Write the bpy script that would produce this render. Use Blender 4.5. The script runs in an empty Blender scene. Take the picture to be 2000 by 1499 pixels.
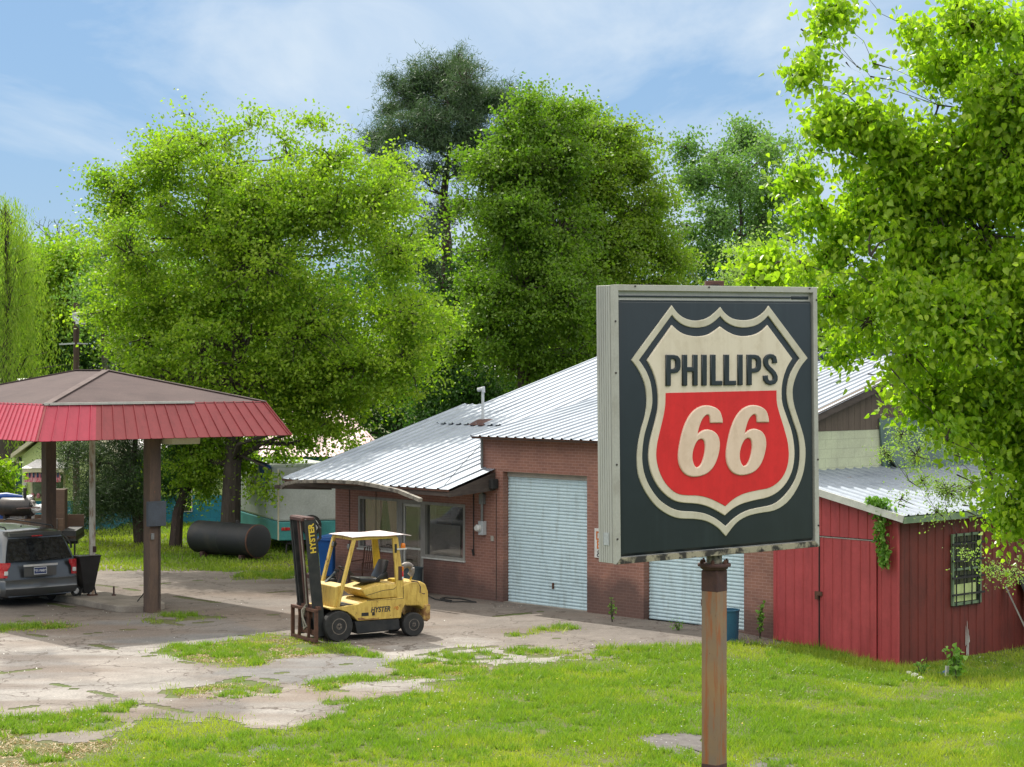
import bpy, bmesh, math, random
import numpy as np
from mathutils import Vector, Matrix, noise as mnoise
R = math.radians
random.seed(7); RNG = np.random.default_rng(11)
scn = bpy.context.scene
COL = scn.collection

# ------------------------------------------------------------------ camera, sky, sun, exposure
F, HY, CH = 4045.0, 712.0, 5.6          # focal length in photo pixels, horizon row, eye height
cam = bpy.data.cameras.new('camera'); camo = bpy.data.objects.new('camera', cam); COL.objects.link(camo)
camo.location = (0, 0, CH); camo.rotation_euler = (R(90), 0, 0)
cam.sensor_width = 36; cam.lens = F/2000*36; cam.shift_y = -(749.5-HY)/2000
cam.clip_start = .1; cam.clip_end = 3000
scn.camera = camo

SUNH = (-.38, .76)                       # shadow offset per metre is minus this
sun_el = math.atan2(1, math.hypot(*SUNH)); sun_az = math.atan2(SUNH[0], SUNH[1])   # azimuth clockwise from +Y
wd = bpy.data.worlds.new('World'); scn.world = wd; wd.use_nodes = True
nt = wd.node_tree; N = nt.nodes; L = nt.links
for n in list(N): N.remove(n)
def wn(t, **k):
    n = N.new(t)
    for a, b in k.items(): setattr(n, a, b)
    return n
sky = wn('ShaderNodeTexSky'); sky.sky_type = 'NISHITA'; sky.sun_disc = False
sky.sun_elevation = sun_el; sky.sun_rotation = sun_az; sky.air_density = 1.0; sky.dust_density = .3; sky.ozone_density = 3.0
bg = wn('ShaderNodeBackground'); bg.inputs[1].default_value = .15
tc = wn('ShaderNodeTexCoord'); mp = wn('ShaderNodeMapping')
mp.inputs['Scale'].default_value = (1.0, 1.0, 2.4); mp.inputs['Rotation'].default_value = (0, R(12), R(20)); mp.inputs['Location'].default_value = (.3, .1, 0)
ns = wn('ShaderNodeTexNoise'); ns.inputs['Scale'].default_value = 4.2; ns.inputs['Detail'].default_value = 12; ns.inputs['Roughness'].default_value = .58; ns.inputs['Distortion'].default_value = .55
cr = wn('ShaderNodeValToRGB'); cr.color_ramp.elements[0].position = .43; cr.color_ramp.elements[1].position = .66
cr.color_ramp.elements[1].color = (.85, .85, .85, 1)
hs = wn('ShaderNodeHueSaturation'); hs.inputs['Saturation'].default_value = 1.25; hs.inputs['Value'].default_value = 1.0
mx = wn('ShaderNodeMix', data_type='RGBA'); mx.inputs['B'].default_value = (3.15, 3.5, 3.8, 1)
out = wn('ShaderNodeOutputWorld')
L.new(tc.outputs['Generated'], mp.inputs['Vector']); L.new(mp.outputs[0], ns.inputs['Vector']); L.new(ns.outputs['Fac'], cr.inputs[0])
# clearer deep blue low over the wood, unseen overhead glow added as fill light
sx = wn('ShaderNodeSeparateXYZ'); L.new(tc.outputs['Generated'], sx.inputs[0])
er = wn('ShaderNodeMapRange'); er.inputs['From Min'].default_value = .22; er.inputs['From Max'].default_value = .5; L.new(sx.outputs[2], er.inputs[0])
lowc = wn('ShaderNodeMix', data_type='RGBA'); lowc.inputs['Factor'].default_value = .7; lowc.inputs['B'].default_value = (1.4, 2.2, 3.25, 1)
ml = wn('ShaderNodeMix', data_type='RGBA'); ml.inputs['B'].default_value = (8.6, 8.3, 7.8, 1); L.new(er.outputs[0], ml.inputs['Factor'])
dk = wn('ShaderNodeMix', data_type='RGBA', blend_type='MULTIPLY'); dk.inputs['Factor'].default_value = 1; dk.inputs['B'].default_value = (.3, .3, .33, 1); L.new(hs.outputs[0], dk.inputs['A'])
L.new(dk.outputs['Result'], lowc.inputs['A']); 
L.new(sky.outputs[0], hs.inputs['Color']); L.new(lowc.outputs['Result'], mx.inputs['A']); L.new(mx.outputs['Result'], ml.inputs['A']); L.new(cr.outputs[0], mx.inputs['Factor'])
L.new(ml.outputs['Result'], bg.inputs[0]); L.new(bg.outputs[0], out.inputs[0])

sl = bpy.data.lights.new('sun', 'SUN'); sl.energy = 3.3; sl.angle = R(.6); sl.color = (1, .94, .84)
so = bpy.data.objects.new('sun', sl); COL.objects.link(so)
so.rotation_euler = Vector((-SUNH[0], -SUNH[1], -1)).to_track_quat('-Z', 'Y').to_euler(); so.location = (-20, 30, 60)
vs = scn.view_settings; vs.view_transform = 'Standard'; vs.look = 'None'; vs.exposure = .8; vs.gamma = 1
scn.cycles.max_bounces = 6; scn.cycles.diffuse_bounces = 3; scn.cycles.transmission_bounces = 4; scn.cycles.transparent_max_bounces = 6

# ------------------------------------------------------------------ photo pixel -> place
def smooth(t): t = max(0, min(1, t)); return t*t*(3-2*t)
def gz(x, y): return -.32*smooth((x-4)/4)*smooth((y-30)/6)
def W(px, py, Y): return Vector(((px-1000)/F*Y, Y, CH-(py-HY)/F*Y))
def G(px, py):
    z = 0
    for _ in range(4):
        Y = (CH-z)*F/(py-HY); z = gz((px-1000)/F*Y, Y)
    return Vector(((px-1000)/F*Y, Y, z))

# ------------------------------------------------------------------ objects and tags
def tag(o, label=None, cat=None, group=None, kind=None):
    if label: o['label'] = label
    if cat: o['category'] = cat
    if group: o['group'] = group
    if kind: o['kind'] = kind
    return o
def empty(name, loc, rz=0, label=None, cat=None, group=None):
    o = bpy.data.objects.new(name, None); COL.objects.link(o); o.location = loc; o.rotation_euler = (0, 0, rz)
    o.empty_display_size = .2
    return tag(o, label, cat, group)
def link_mesh(me, name, mats, parent=None):
    o = bpy.data.objects.new(name, me); COL.objects.link(o)
    for m in (mats if isinstance(mats, (list, tuple)) else [mats]): me.materials.append(m)
    if parent: o.parent = parent
    return o

class MB:
    def __init__(s): s.v = []; s.f = []; s.m = []
    def add(s, vs, fs, m=0):
        b = len(s.v); s.v += [tuple(p) for p in vs]; s.f += [tuple(i+b for i in f) for f in fs]; s.m += [m]*len(fs); return s
    def box(s, a, b, m=0, M=None):
        x0, y0, z0 = a; x1, y1, z1 = b
        vs = [(x0,y0,z0),(x1,y0,z0),(x1,y1,z0),(x0,y1,z0),(x0,y0,z1),(x1,y0,z1),(x1,y1,z1),(x0,y1,z1)]
        if M is not None: vs = [M @ Vector(v) for v in vs]
        return s.add(vs, [(0,3,2,1),(4,5,6,7),(0,1,5,4),(1,2,6,5),(2,3,7,6),(3,0,4,7)], m)
    def hexa(s, p, m=0):      # 8 points, bottom 4 then top 4
        return s.add(p, [(0,3,2,1),(4,5,6,7),(0,1,5,4),(1,2,6,5),(2,3,7,6),(3,0,4,7)], m)
    def bar(s, p, q, w, h=None, m=0, up=(0,0,1)):
        p, q = Vector(p), Vector(q); d = (q-p); h = h or w
        if d.length < 1e-6: return s
        d.normalize(); u = Vector(up)
        if abs(d.dot(u)) > .98: u = Vector((0,1,0)) if abs(d.y) < .9 else Vector((1,0,0))
        a = d.cross(u).normalized()*(w/2); b = a.cross(d).normalized()*(h/2)
        return s.hexa([p-a-b, p+a-b, p+a+b, p-a+b, q-a-b, q+a-b, q+a+b, q-a+b], m)
    def tube(s, pts, r, n=8, m=0, cap=True):
        pts = [Vector(p) for p in pts]; k = len(pts)
        rs = r if isinstance(r, (list, tuple)) else [r]*k
        base = len(s.v); ref = Vector((.31, .17, .93))
        for i, p in enumerate(pts):
            d = (pts[min(i+1, k-1)]-pts[max(i-1, 0)])
            d = d.normalized() if d.length > 1e-9 else Vector((0,0,1))
            rf = ref if abs(d.dot(ref)) < .95 else Vector((1,0,0))
            a = d.cross(rf).normalized(); b = d.cross(a)
            for j in range(n):
                t = 2*math.pi*j/n; q = p+(a*math.cos(t)+b*math.sin(t))*rs[i]; s.v.append(tuple(q))
        for i in range(k-1):
            for j in range(n):
                a0 = base+i*n+j; a1 = base+i*n+(j+1) % n
                s.f.append((a0, a1, a1+n, a0+n)); s.m.append(m)
        if cap:
            s.f.append(tuple(base+j for j in range(n-1, -1, -1))); s.m.append(m)
            s.f.append(tuple(base+(k-1)*n+j for j in range(n))); s.m.append(m)
        return s
    def lathe(s, prof, c=(0,0,0), axis='z', n=24, m=0):     # prof: (radius, height)
        base = len(s.v); c = Vector(c)
        for r, h in prof:
            for j in range(n):
                t = 2*math.pi*j/n; a, b = r*math.cos(t), r*math.sin(t)
                v = (a, b, h) if axis == 'z' else ((h, a, b) if axis == 'x' else (b, h, a))
                s.v.append(tuple(c+Vector(v)))
        for i in range(len(prof)-1):
            for j in range(n):
                a0 = base+i*n+j; a1 = base+i*n+(j+1) % n
                s.f.append((a0, a1, a1+n, a0+n)); s.m.append(m)
        s.f.append(tuple(base+j for j in range(n-1, -1, -1))); s.m.append(m)
        s.f.append(tuple(base+(len(prof)-1)*n+j for j in range(n))); s.m.append(m)
        return s
    def prism(s, poly, fn, d0, d1, m=0):   # poly of 2D, fn(u,v,d)->3D
        n = len(poly); vs = [fn(u, v, d0) for u, v in poly]+[fn(u, v, d1) for u, v in poly]
        fs = [tuple(range(n-1, -1, -1)), tuple(range(n, 2*n))]+[(i, (i+1) % n, n+(i+1) % n, n+i) for i in range(n)]
        return s.add(vs, fs, m)
    def build(s, name, mats, parent=None, bevel=0, sm=False, seg=2):
        me = bpy.data.meshes.new(name); me.from_pydata(s.v, [], s.f); 
        for i, p in enumerate(me.polygons): p.material_index = s.m[i]
        bm = bmesh.new(); bm.from_mesh(me); bmesh.ops.recalc_face_normals(bm, faces=bm.faces)
        if bevel:
            bmesh.ops.remove_doubles(bm, verts=bm.verts, dist=1e-5)
            es = [e for e in bm.edges if len(e.link_faces) == 2 and e.calc_face_angle(0) > R(28)]
            bmesh.ops.bevel(bm, geom=es, offset=bevel, segments=seg, affect='EDGES', clamp_overlap=True, profile=.5)
        bm.to_mesh(me); bm.free()
        if sm:
            for p in me.polygons: p.use_smooth = True
            try: me.set_sharp_from_angle(angle=R(35))
            except Exception: pass
        me.update()
        return link_mesh(me, name, mats, parent)

def polys(name, V, k, mats, parent=None, attr=None, smooth_=False):
    """V: (n*k,3) array, faces of k vertices each"""
    n = len(V)//k; me = bpy.data.meshes.new(name)
    me.vertices.add(n*k); me.vertices.foreach_set('co', np.ascontiguousarray(V, dtype=np.float32).ravel())
    me.loops.add(n*k); me.loops.foreach_set('vertex_index', np.arange(n*k, dtype=np.int32))
    me.polygons.add(n); me.polygons.foreach_set('loop_start', np.arange(0, n*k, k, dtype=np.int32))
    try: me.polygons.foreach_set('loop_total', np.full(n, k, dtype=np.int32))
    except Exception: pass
    me.update(calc_edges=True)
    if attr is not None:
        a = me.attributes.new('tint', 'FLOAT', 'FACE'); a.data.foreach_set('value', np.asarray(attr, dtype=np.float32))
    return link_mesh(me, name, mats, parent)

# ------------------------------------------------------------------ materials
def newmat(name):
    m = bpy.data.materials.new(name); m.use_nodes = True; return m, m.node_tree.nodes, m.node_tree.links, m.node_tree.nodes['Principled BSDF']
def nd(Ns, t, **k):
    n = Ns.new(t)
    for a, b in k.items(): setattr(n, a, b)
    return n
def coords(Ns, Ls, scale=(1,1,1)):
    t = nd(Ns, 'ShaderNodeTexCoord'); m = nd(Ns, 'ShaderNodeMapping'); m.inputs['Scale'].default_value = scale
    Ls.new(t.outputs['Object'], m.inputs['Vector']); return m.outputs[0]
def noise(Ns, Ls, vec, scale, detail=5, rough=.6, lo=.35, hi=.7):
    n = nd(Ns, 'ShaderNodeTexNoise'); n.inputs['Scale'].default_value = scale; n.inputs['Detail'].default_value = detail; n.inputs['Roughness'].default_value = rough
    r = nd(Ns, 'ShaderNodeValToRGB'); r.color_ramp.elements[0].position = lo; r.color_ramp.elements[1].position = hi
    Ls.new(vec, n.inputs['Vector']); Ls.new(n.outputs['Fac'], r.inputs[0]); return r.outputs[0]
def mixc(Ns, Ls, fac, a, b, blend='MIX'):
    m = nd(Ns, 'ShaderNodeMix', data_type='RGBA', blend_type=blend)
    for s, v in (('Factor', fac), ('A', a), ('B', b)):
        if isinstance(v, (int, float)): m.inputs[s].default_value = v
        elif isinstance(v, tuple): m.inputs[s].default_value = (*v[:3], 1)
        else: Ls.new(v, m.inputs[s])
    return m.outputs['Result']
def bump(Ns, Ls, h, B, strength=.3, dist=.01):
    b = nd(Ns, 'ShaderNodeBump'); b.inputs['Strength'].default_value = strength; b.inputs['Distance'].default_value = dist
    Ls.new(h, b.inputs['Height']); Ls.new(b.outputs[0], B.inputs['Normal'])
def mat(name, c, c2=None, rough=.6, metal=0, scale=3, stretch=(1,1,1), lo=.4, hi=.65, fine=.12, spots=None, bmp=.1, spec=.4, coat=0):
    """base colour, blotches of c2, fine grain, optional third colour in small patches"""
    m, Ns, Ls, B = newmat(name); v = coords(Ns, Ls, stretch)
    c2 = c2 or tuple(x*.8 for x in c)
    col = mixc(Ns, Ls, noise(Ns, Ls, v, scale, 6, .65, lo, hi), c, c2)
    g = noise(Ns, Ls, v, scale*14, 3, .7, .3, .7)
    col = mixc(Ns, Ls, g, col, mixc(Ns, Ls, 1.0, col, (1-fine*2,)*3, 'MULTIPLY'))
    if spots:
        col = mixc(Ns, Ls, noise(Ns, Ls, v, spots[1], 7, .7, spots[2], spots[2]+.05), col, spots[0])
    Ls.new(col, B.inputs['Base Color']); B.inputs['Roughness'].default_value = rough; B.inputs['Metallic'].default_value = metal
    B.inputs['Specular IOR Level'].default_value = spec; B.inputs['Coat Weight'].default_value = coat
    if bmp: bump(Ns, Ls, g, B, bmp, .004)
    return m
def brickmat(name, c1, c2, mortar, axis='xz', w=.2, h=.067, stain=True, stc=(.035,.03,.03)):
    m, Ns, Ls, B = newmat(name)
    t = nd(Ns, 'ShaderNodeTexCoord'); sp = nd(Ns, 'ShaderNodeSeparateXYZ'); cb = nd(Ns, 'ShaderNodeCombineXYZ'); ad = nd(Ns, 'ShaderNodeMath', operation='ADD')
    Ls.new(t.outputs['Object'], sp.inputs[0]); Ls.new(sp.outputs[0], ad.inputs[0]); Ls.new(sp.outputs[1], ad.inputs[1])
    Ls.new(ad.outputs[0], cb.inputs[0]); Ls.new(sp.outputs[2], cb.inputs[1])
    b = nd(Ns, 'ShaderNodeTexBrick'); b.inputs['Scale'].default_value = 1; b.inputs['Brick Width'].default_value = w; b.inputs['Row Height'].default_value = h
    b.inputs['Mortar Size'].default_value = .006 if w < .3 else .008; b.inputs['Color1'].default_value = (*c1, 1); b.inputs['Color2'].default_value = (*c2, 1); b.inputs['Mortar'].default_value = (*mortar, 1); b.inputs['Bias'].default_value = 0
    Ls.new(cb.outputs[0], b.inputs['Vector']); col = b.outputs['Color']
    v = coords(Ns, Ls)
    col = mixc(Ns, Ls, noise(Ns, Ls, v, 1.3, 6, .6, .4, .75), col, mixc(Ns, Ls, 1.0, col, (.72, .7, .74), 'MULTIPLY'))
    g = noise(Ns, Ls, v, 45, 2, .6, .3, .7); col = mixc(Ns, Ls, g, col, mixc(Ns, Ls, 1.0, col, (.8,.8,.8), 'MULTIPLY'))
    if stain:   # dirt splashed up from the ground, with its own ragged edge
        nz = nd(Ns, 'ShaderNodeTexNoise'); nz.inputs['Scale'].default_value = .9; nz.inputs['Detail'].default_value = 6; Ls.new(v, nz.inputs['Vector'])
        ma = nd(Ns, 'ShaderNodeMath', operation='MULTIPLY_ADD'); ma.inputs[1].default_value = -1.9; Ls.new(nz.outputs['Fac'], ma.inputs[0]); Ls.new(sp.outputs[2], ma.inputs[2])
        mr = nd(Ns, 'ShaderNodeMapRange'); mr.inputs['From Min'].default_value = .0; mr.inputs['From Max'].default_value = -.55; mr.inputs['To Max'].default_value = .62
        Ls.new(ma.outputs[0], mr.inputs[0]); col = mixc(Ns, Ls, mr.outputs[0], col, stc)
    Ls.new(col, B.inputs['Base Color']); B.inputs['Roughness'].default_value = .85
    bump(Ns, Ls, b.outputs['Fac'], B, -.5, .004)
    return m
def leafmat(name, c1, c2, trans=.5, tcol=1.5, rough=.5):
    m, Ns, Ls, B = newmat(name); o = Ns['Material Output']
    a = nd(Ns, 'ShaderNodeAttribute', attribute_name='tint'); col = mixc(Ns, Ls, a.outputs['Fac'], c1, c2)
    Ls.new(col, B.inputs['Base Color']); B.inputs['Roughness'].default_value = rough; B.inputs['Specular IOR Level'].default_value = .35
    t = nd(Ns, 'ShaderNodeBsdfTranslucent'); tc_ = mixc(Ns, Ls, 1.0, col, (tcol*.92, tcol*1.12, tcol*.4), 'MULTIPLY'); Ls.new(tc_, t.inputs['Color'])
    x = nd(Ns, 'ShaderNodeMixShader'); x.inputs[0].default_value = trans
    Ls.new(B.outputs[0], x.inputs[1]); Ls.new(t.outputs[0], x.inputs[2]); Ls.new(x.outputs[0], o.inputs['Surface'])
    return m
def glassmat(name, c=(.03,.035,.04), rough=.08):
    m, Ns, Ls, B = newmat(name); B.inputs['Base Color'].default_value = (*c, 1); B.inputs['Roughness'].default_value = rough; B.inputs['Specular IOR Level'].default_value = .6
    v = coords(Ns, Ls); Ls.new(mixc(Ns, Ls, noise(Ns, Ls, v, 6, 6, .7, .45, .75), c, tuple(min(1, x*2.2+.02) for x in c)), B.inputs['Base Color']); return m
def clearglass(name):
    m, Ns, Ls, B = newmat(name); o = Ns['Material Output']
    g = nd(Ns, 'ShaderNodeBsdfGlossy'); g.inputs['Roughness'].default_value = .03; g.inputs['Color'].default_value = (.9,.9,.9,1)
    t = nd(Ns, 'ShaderNodeBsdfTransparent'); t.inputs['Color'].default_value = (.85,.86,.87,1)
    fr = nd(Ns, 'ShaderNodeValue'); fr.outputs[0].default_value = .11
    x = nd(Ns, 'ShaderNodeMixShader'); Ls.new(fr.outputs[0], x.inputs[0]); Ls.new(t.outputs[0], x.inputs[1]); Ls.new(g.outputs[0], x.inputs[2])
    df = nd(Ns, 'ShaderNodeBsdfDiffuse'); df.inputs['Color'].default_value = (.22,.2,.18,1); y = nd(Ns, 'ShaderNodeMixShader'); y.inputs[0].default_value = .08
    Ls.new(x.outputs[0], y.inputs[1]); Ls.new(df.outputs[0], y.inputs[2]); Ls.new(y.outputs[0], o.inputs['Surface'])
    return m

M = {}
M['brick'] = brickmat('painted_brick', (.31,.145,.105), (.25,.118,.088), (.37,.225,.185))
M['block'] = brickmat('cream_block', (.52,.56,.38), (.5,.54,.36), (.42,.45,.31), w=.4, h=.2, stain=False)
M['tin'] = mat('galvanised_roof', (.27,.31,.36), (.18,.215,.26), rough=.5, metal=.35, scale=.9, stretch=(1,.35,1), lo=.45, hi=.8, fine=.05, spots=((.2,.13,.09), 2.2, .70), bmp=.03)
M['rolldoor'] = mat('rolling_door_paint', (.46,.59,.64), (.39,.51,.56), rough=.5, scale=1.1, lo=.5, hi=.85, fine=.04, spots=((.22,.15,.11), 4, .76), bmp=.04)
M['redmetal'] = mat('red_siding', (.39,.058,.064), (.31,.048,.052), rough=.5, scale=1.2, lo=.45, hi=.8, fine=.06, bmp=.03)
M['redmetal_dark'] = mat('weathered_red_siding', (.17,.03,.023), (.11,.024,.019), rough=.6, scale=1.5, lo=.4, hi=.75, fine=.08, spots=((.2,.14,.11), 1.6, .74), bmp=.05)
M['whitetrim'] = mat('white_trim', (.62,.62,.58), (.5,.5,.46), rough=.55, scale=4, bmp=.03)
M['greentrim'] = mat('green_trim', (.13,.2,.12), (.2,.27,.17), rough=.6, scale=4)
M['darkwood'] = mat('dark_soffit_wood', (.055,.042,.036), (.09,.07,.06), rough=.8, scale=3, stretch=(1,1,6))
M['siding'] = mat('brown_gable_siding', (.12,.092,.07), (.09,.068,.052), rough=.85, scale=2, stretch=(3,3,.5))
M['greenpanel'] = mat('green_sheet_metal', (.1,.16,.14), (.07,.11,.1), rough=.55, scale=2)
M['greywood'] = mat('grey_window_frame', (.33,.32,.29), (.25,.24,.22), rough=.75, scale=5, stretch=(1,1,.3))
M['curtain'] = mat('pink_curtain', (.85,.46,.48), (.7,.38,.4), rough=.9, scale=3, stretch=(6,6,.4))
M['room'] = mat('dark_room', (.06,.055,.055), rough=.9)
M['blindgrey'] = mat('window_board', (.42,.39,.34), (.33,.31,.28), rough=.9, scale=2)
M['glass'] = clearglass('window_glass')
M['steelgrey'] = mat('grey_conduit', (.25,.26,.26), (.18,.18,.18), rough=.5, metal=.3)
M['gutter'] = mat('weathered_gutter', (.27,.25,.21), (.09,.08,.07), rough=.7, scale=5, lo=.45, hi=.6, spots=((.35,.33,.29), 9, .6))
M['shingle'] = None
M['canopyred'] = mat('canopy_red_panels', (.27,.042,.048), (.23,.036,.04), rough=.45, scale=1.2, fine=.05, bmp=.02)
M['canopypink'] = mat('newer_canopy_panels', (.44,.046,.08), (.38,.04,.07), rough=.42, scale=1.5, fine=.04, bmp=.02)
M['postwood'] = mat('rusty_brown_post', (.085,.06,.05), (.13,.085,.06), rough=.75, scale=1.6, stretch=(2,2,.5), lo=.4, hi=.6, spots=((.3,.1,.05), 2.4, .68))
M['whitepole'] = mat('rust_streaked_white_pole', (.58,.55,.48), (.3,.2,.13), rough=.6, scale=2.2, stretch=(3,3,.8), lo=.5, hi=.62, spots=((.13,.06,.035), 5, .6))
M['rust'] = mat('rust', (.12,.055,.035), (.07,.035,.025), rough=.85, scale=7, bmp=.3)
M['darkrust'] = mat('dark_rust', (.065,.035,.035), (.10,.05,.04), rough=.85, scale=8, bmp=.35)
M['black'] = mat('black_rubber', (.02,.02,.02), (.035,.035,.035), rough=.75, scale=6)
M['blackpaint'] = mat('black_paint', (.015,.017,.02), (.035,.035,.035), rough=.5, scale=5, spots=((.07,.045,.035), 6, .64))
M['yellow'] = mat('forklift_yellow', (.62,.44,.10), (.52,.36,.09), rough=.5, scale=2, lo=.4, hi=.75, fine=.07, spots=((.15,.065,.03), 4.2, .625), bmp=.05)
def grime(m):
    Ns, Ls = m.node_tree.nodes, m.node_tree.links; B = Ns['Principled BSDF']; src = B.inputs['Base Color'].links[0].from_socket
    a = noise(Ns, Ls, coords(Ns, Ls, (7, 7, 1.1)), 2.4, 6, .7, .46, .72); c = mixc(Ns, Ls, a, src, mixc(Ns, Ls, 1.0, src, (.62,.52,.42), 'MULTIPLY')); Ls.new(c, B.inputs['Base Color'])
grime(M['yellow'])
def weather(m, st, sc, amt, lo=.48, hi=.75):
    Ns, Ls = m.node_tree.nodes, m.node_tree.links; B = Ns['Principled BSDF']; src = B.inputs['Base Color'].links[0].from_socket
    a = noise(Ns, Ls, coords(Ns, Ls, st), sc, 7, .68, lo, hi); Ls.new(mixc(Ns, Ls, a, src, mixc(Ns, Ls, 1.0, src, amt, 'MULTIPLY')), B.inputs['Base Color'])
weather(M['rolldoor'], (5, 5, .8), 1.6, (.72,.70,.66)); weather(M['rolldoor'], (1, 1, 1), 5, (.8,.76,.7), .6, .75)
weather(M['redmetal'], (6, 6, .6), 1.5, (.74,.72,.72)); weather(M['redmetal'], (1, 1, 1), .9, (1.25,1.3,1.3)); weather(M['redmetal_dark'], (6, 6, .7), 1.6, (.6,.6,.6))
weather(M['canopyred'], (5, 5, .8), 1.5, (.78,.76,.76)); weather(M['canopypink'], (4, 4, .8), 1.6, (.85,.82,.82))
weather(M['tin'], (1.2, .25, 1), 2.2, (.72,.73,.76)); weather(M['tin'], (.7, .7, .7), 5, (.8,.74,.66), .6, .72)
M['yellow2'] = mat('bright_yellow_pillar', (.62,.42,.02), (.52,.35,.03), rough=.42, scale=3)
M['chipped'] = mat('rusty_yellow_edge', (.22,.11,.04), (.5,.34,.1), rough=.7, scale=6, lo=.45, hi=.6)
M['whitesheet'] = mat('white_board_roof', (.68,.6,.6), (.5,.36,.36), rough=.6, scale=3, lo=.5, hi=.7)
M['vinyl'] = mat('black_vinyl', (.018,.018,.02), (.03,.03,.032), rough=.3)
M['greyhose'] = mat('grey_metal_tank', (.27,.25,.23), (.18,.16,.15), rough=.55, metal=.3, scale=8)
M['amber'] = mat('amber_lens', (.7,.2,.02), rough=.25); M['redlens'] = mat('red_lens', (.5,.02,.03), (.62,.1,.1), rough=.18, scale=9); M['whitelens'] = mat('white_lens', (.7,.7,.68), rough=.25)
M['vanpaint'] = mat('grey_van_paint', (.10,.108,.115), (.085,.09,.095), rough=.32, metal=.55, scale=1.2, fine=.03, bmp=0, spec=.5, coat=.5)
M['vanglass'] = glassmat('tinted_van_glass', (.012,.014,.016), .06)
M['chrome'] = mat('chrome', (.75,.76,.78), rough=.32, metal=.6, fine=.02, bmp=0)
M['rim'] = mat('wheel_rim', (.28,.28,.29), (.14,.13,.12), rough=.4, metal=.6, scale=8)
M['dirtyrim'] = mat('dirty_rim', (.22,.19,.16), (.09,.075,.065), rough=.75, scale=9)
M['plateblue'] = mat('plate_blue', (.03,.05,.16), rough=.4); M['platewhite'] = mat('plate_white', (.62,.64,.68), rough=.4)
M['tank'] = mat('black_oil_tank', (.017,.019,.022), (.04,.035,.03), rough=.6, scale=2, lo=.5, hi=.7, spots=((.12,.09,.08), 2.6, .68), bmp=.15)
M['camperwhite'] = mat('camper_white', (.50,.54,.52), (.4,.43,.41), rough=.5, scale=1.4); M['teal'] = mat('camper_teal', (.07,.33,.33), (.05,.24,.25), rough=.5, scale=1.6)
M['bluetarp'] = mat('blue_tarp', (.02,.08,.32), (.015,.06,.24), rough=.5); M['binblue'] = mat('blue_plastic_bin', (.01,.12,.42), (.01,.09,.33), rough=.4)
M['drumblue'] = mat('faded_blue_barrel', (.022,.10,.17), (.016,.075,.13), rough=.5, scale=3); M['greybin'] = mat('grey_green_bin', (.06,.085,.095), (.045,.06,.07), rough=.55)
M['limewall'] = mat('pale_lime_wall', (.56,.66,.28), (.5,.6,.26), rough=.8, scale=2)
M['bluewall'] = brickmat('blue_block_wall', (.02,.22,.33), (.018,.2,.3), (.015,.17,.26), w=.4, h=.2, stain=False)
M['greenhouse'] = mat('dark_green_house_wall', (.06,.13,.11), (.05,.11,.095), rough=.8); M['creamtrim'] = mat('cream_trim', (.62,.58,.42), (.55,.5,.36), rough=.7)
M['pinkroof'] = mat('faded_pink_metal_roof', (.62,.47,.47), (.5,.3,.31), rough=.4, metal=.2, scale=1.4, lo=.45, hi=.7, spots=((.4,.1,.1), 2, .68))
M['whiteroof'] = mat('white_metal_roof', (.6,.58,.58), (.5,.47,.48), rough=.45)
M['brownwood'] = mat('brown_board', (.12,.075,.05), (.08,.05,.035), rough=.8, scale=2, stretch=(.4,3,3)); M['whiteplastic'] = mat('white_plastic', (.75,.75,.76), (.6,.6,.62), rough=.4, scale=6)
M['smoker'] = mat('black_smoker_steel', (.03,.03,.032), (.06,.05,.045), rough=.4, metal=.3, scale=4)
M['polewood'] = mat('utility_pole_wood', (.09,.06,.045), (.06,.04,.03), rough=.9, scale=3, stretch=(5,5,.5)); M['lampgrey'] = mat('lamp_grey', (.5,.53,.55), rough=.5)
M['concrete'] = mat('island_concrete', (.30,.27,.23), (.2,.175,.15), rough=.9, scale=2, spots=((.12,.09,.07), 3, .66), bmp=.2)
M['signdark'] = mat('sign_dark_plastic', (.012,.021,.027), (.015,.025,.032), rough=.42, scale=2, fine=.03, bmp=0, spec=.5)
M['signcream'] = mat('sign_cream_plastic', (.68,.61,.49), (.62,.55,.43), rough=.38, scale=1.3, lo=.45, hi=.8, fine=.02, bmp=0)
M['signcream2'] = mat('sign_ring_plastic', (.55,.52,.42), (.50,.47,.37), rough=.38, scale=1.3, lo=.45, hi=.8, fine=.02, bmp=0)
M['signred'] = mat('sign_red_plastic', (.66,.022,.024), (.6,.02,.022), rough=.38, scale=2, fine=.02, bmp=0)
M['signfig'] = mat('sign_numeral_plastic', (.74,.58,.46), (.70,.54,.42), rough=.38, scale=2, fine=.02, bmp=0)
for k in ('signcream', 'signcream2', 'signred', 'signfig'): weather(M[k], (6, 6, .5), 1.3, (.90,.885,.86), .45, .7); weather(M[k], (1, 1, 1), 9, (.93,.92,.90), .5, .62)
weather(M['signdark'], (5, 5, .4), 1.2, (1.5,1.45,1.35), .5, .72)
M['cabinet'] = mat('weathered_aluminium', (.46,.46,.43), (.37,.37,.35), rough=.5, metal=.25, scale=1.5, stretch=(3,3,.5), lo=.45, hi=.75, fine=.06, spots=((.12,.12,.13), 2.0, .74), bmp=.04)
M['trimframe'] = mat('sign_trim_aluminium', (.44,.44,.40), (.36,.35,.31), rough=.5, metal=.2, scale=3, lo=.5, hi=.7, fine=.06)
M['mossy'] = mat('mould_blackened_trim', (.36,.33,.24), (.035,.033,.03), rough=.75, scale=8, lo=.44, hi=.56, fine=.15)
M['bolt'] = mat('bolt_heads', (.06,.05,.05), rough=.6)
M['bark'] = mat('grey_brown_bark', (.085,.068,.055), (.05,.04,.034), rough=.9, scale=6, stretch=(3,3,.5), bmp=.6)
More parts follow.
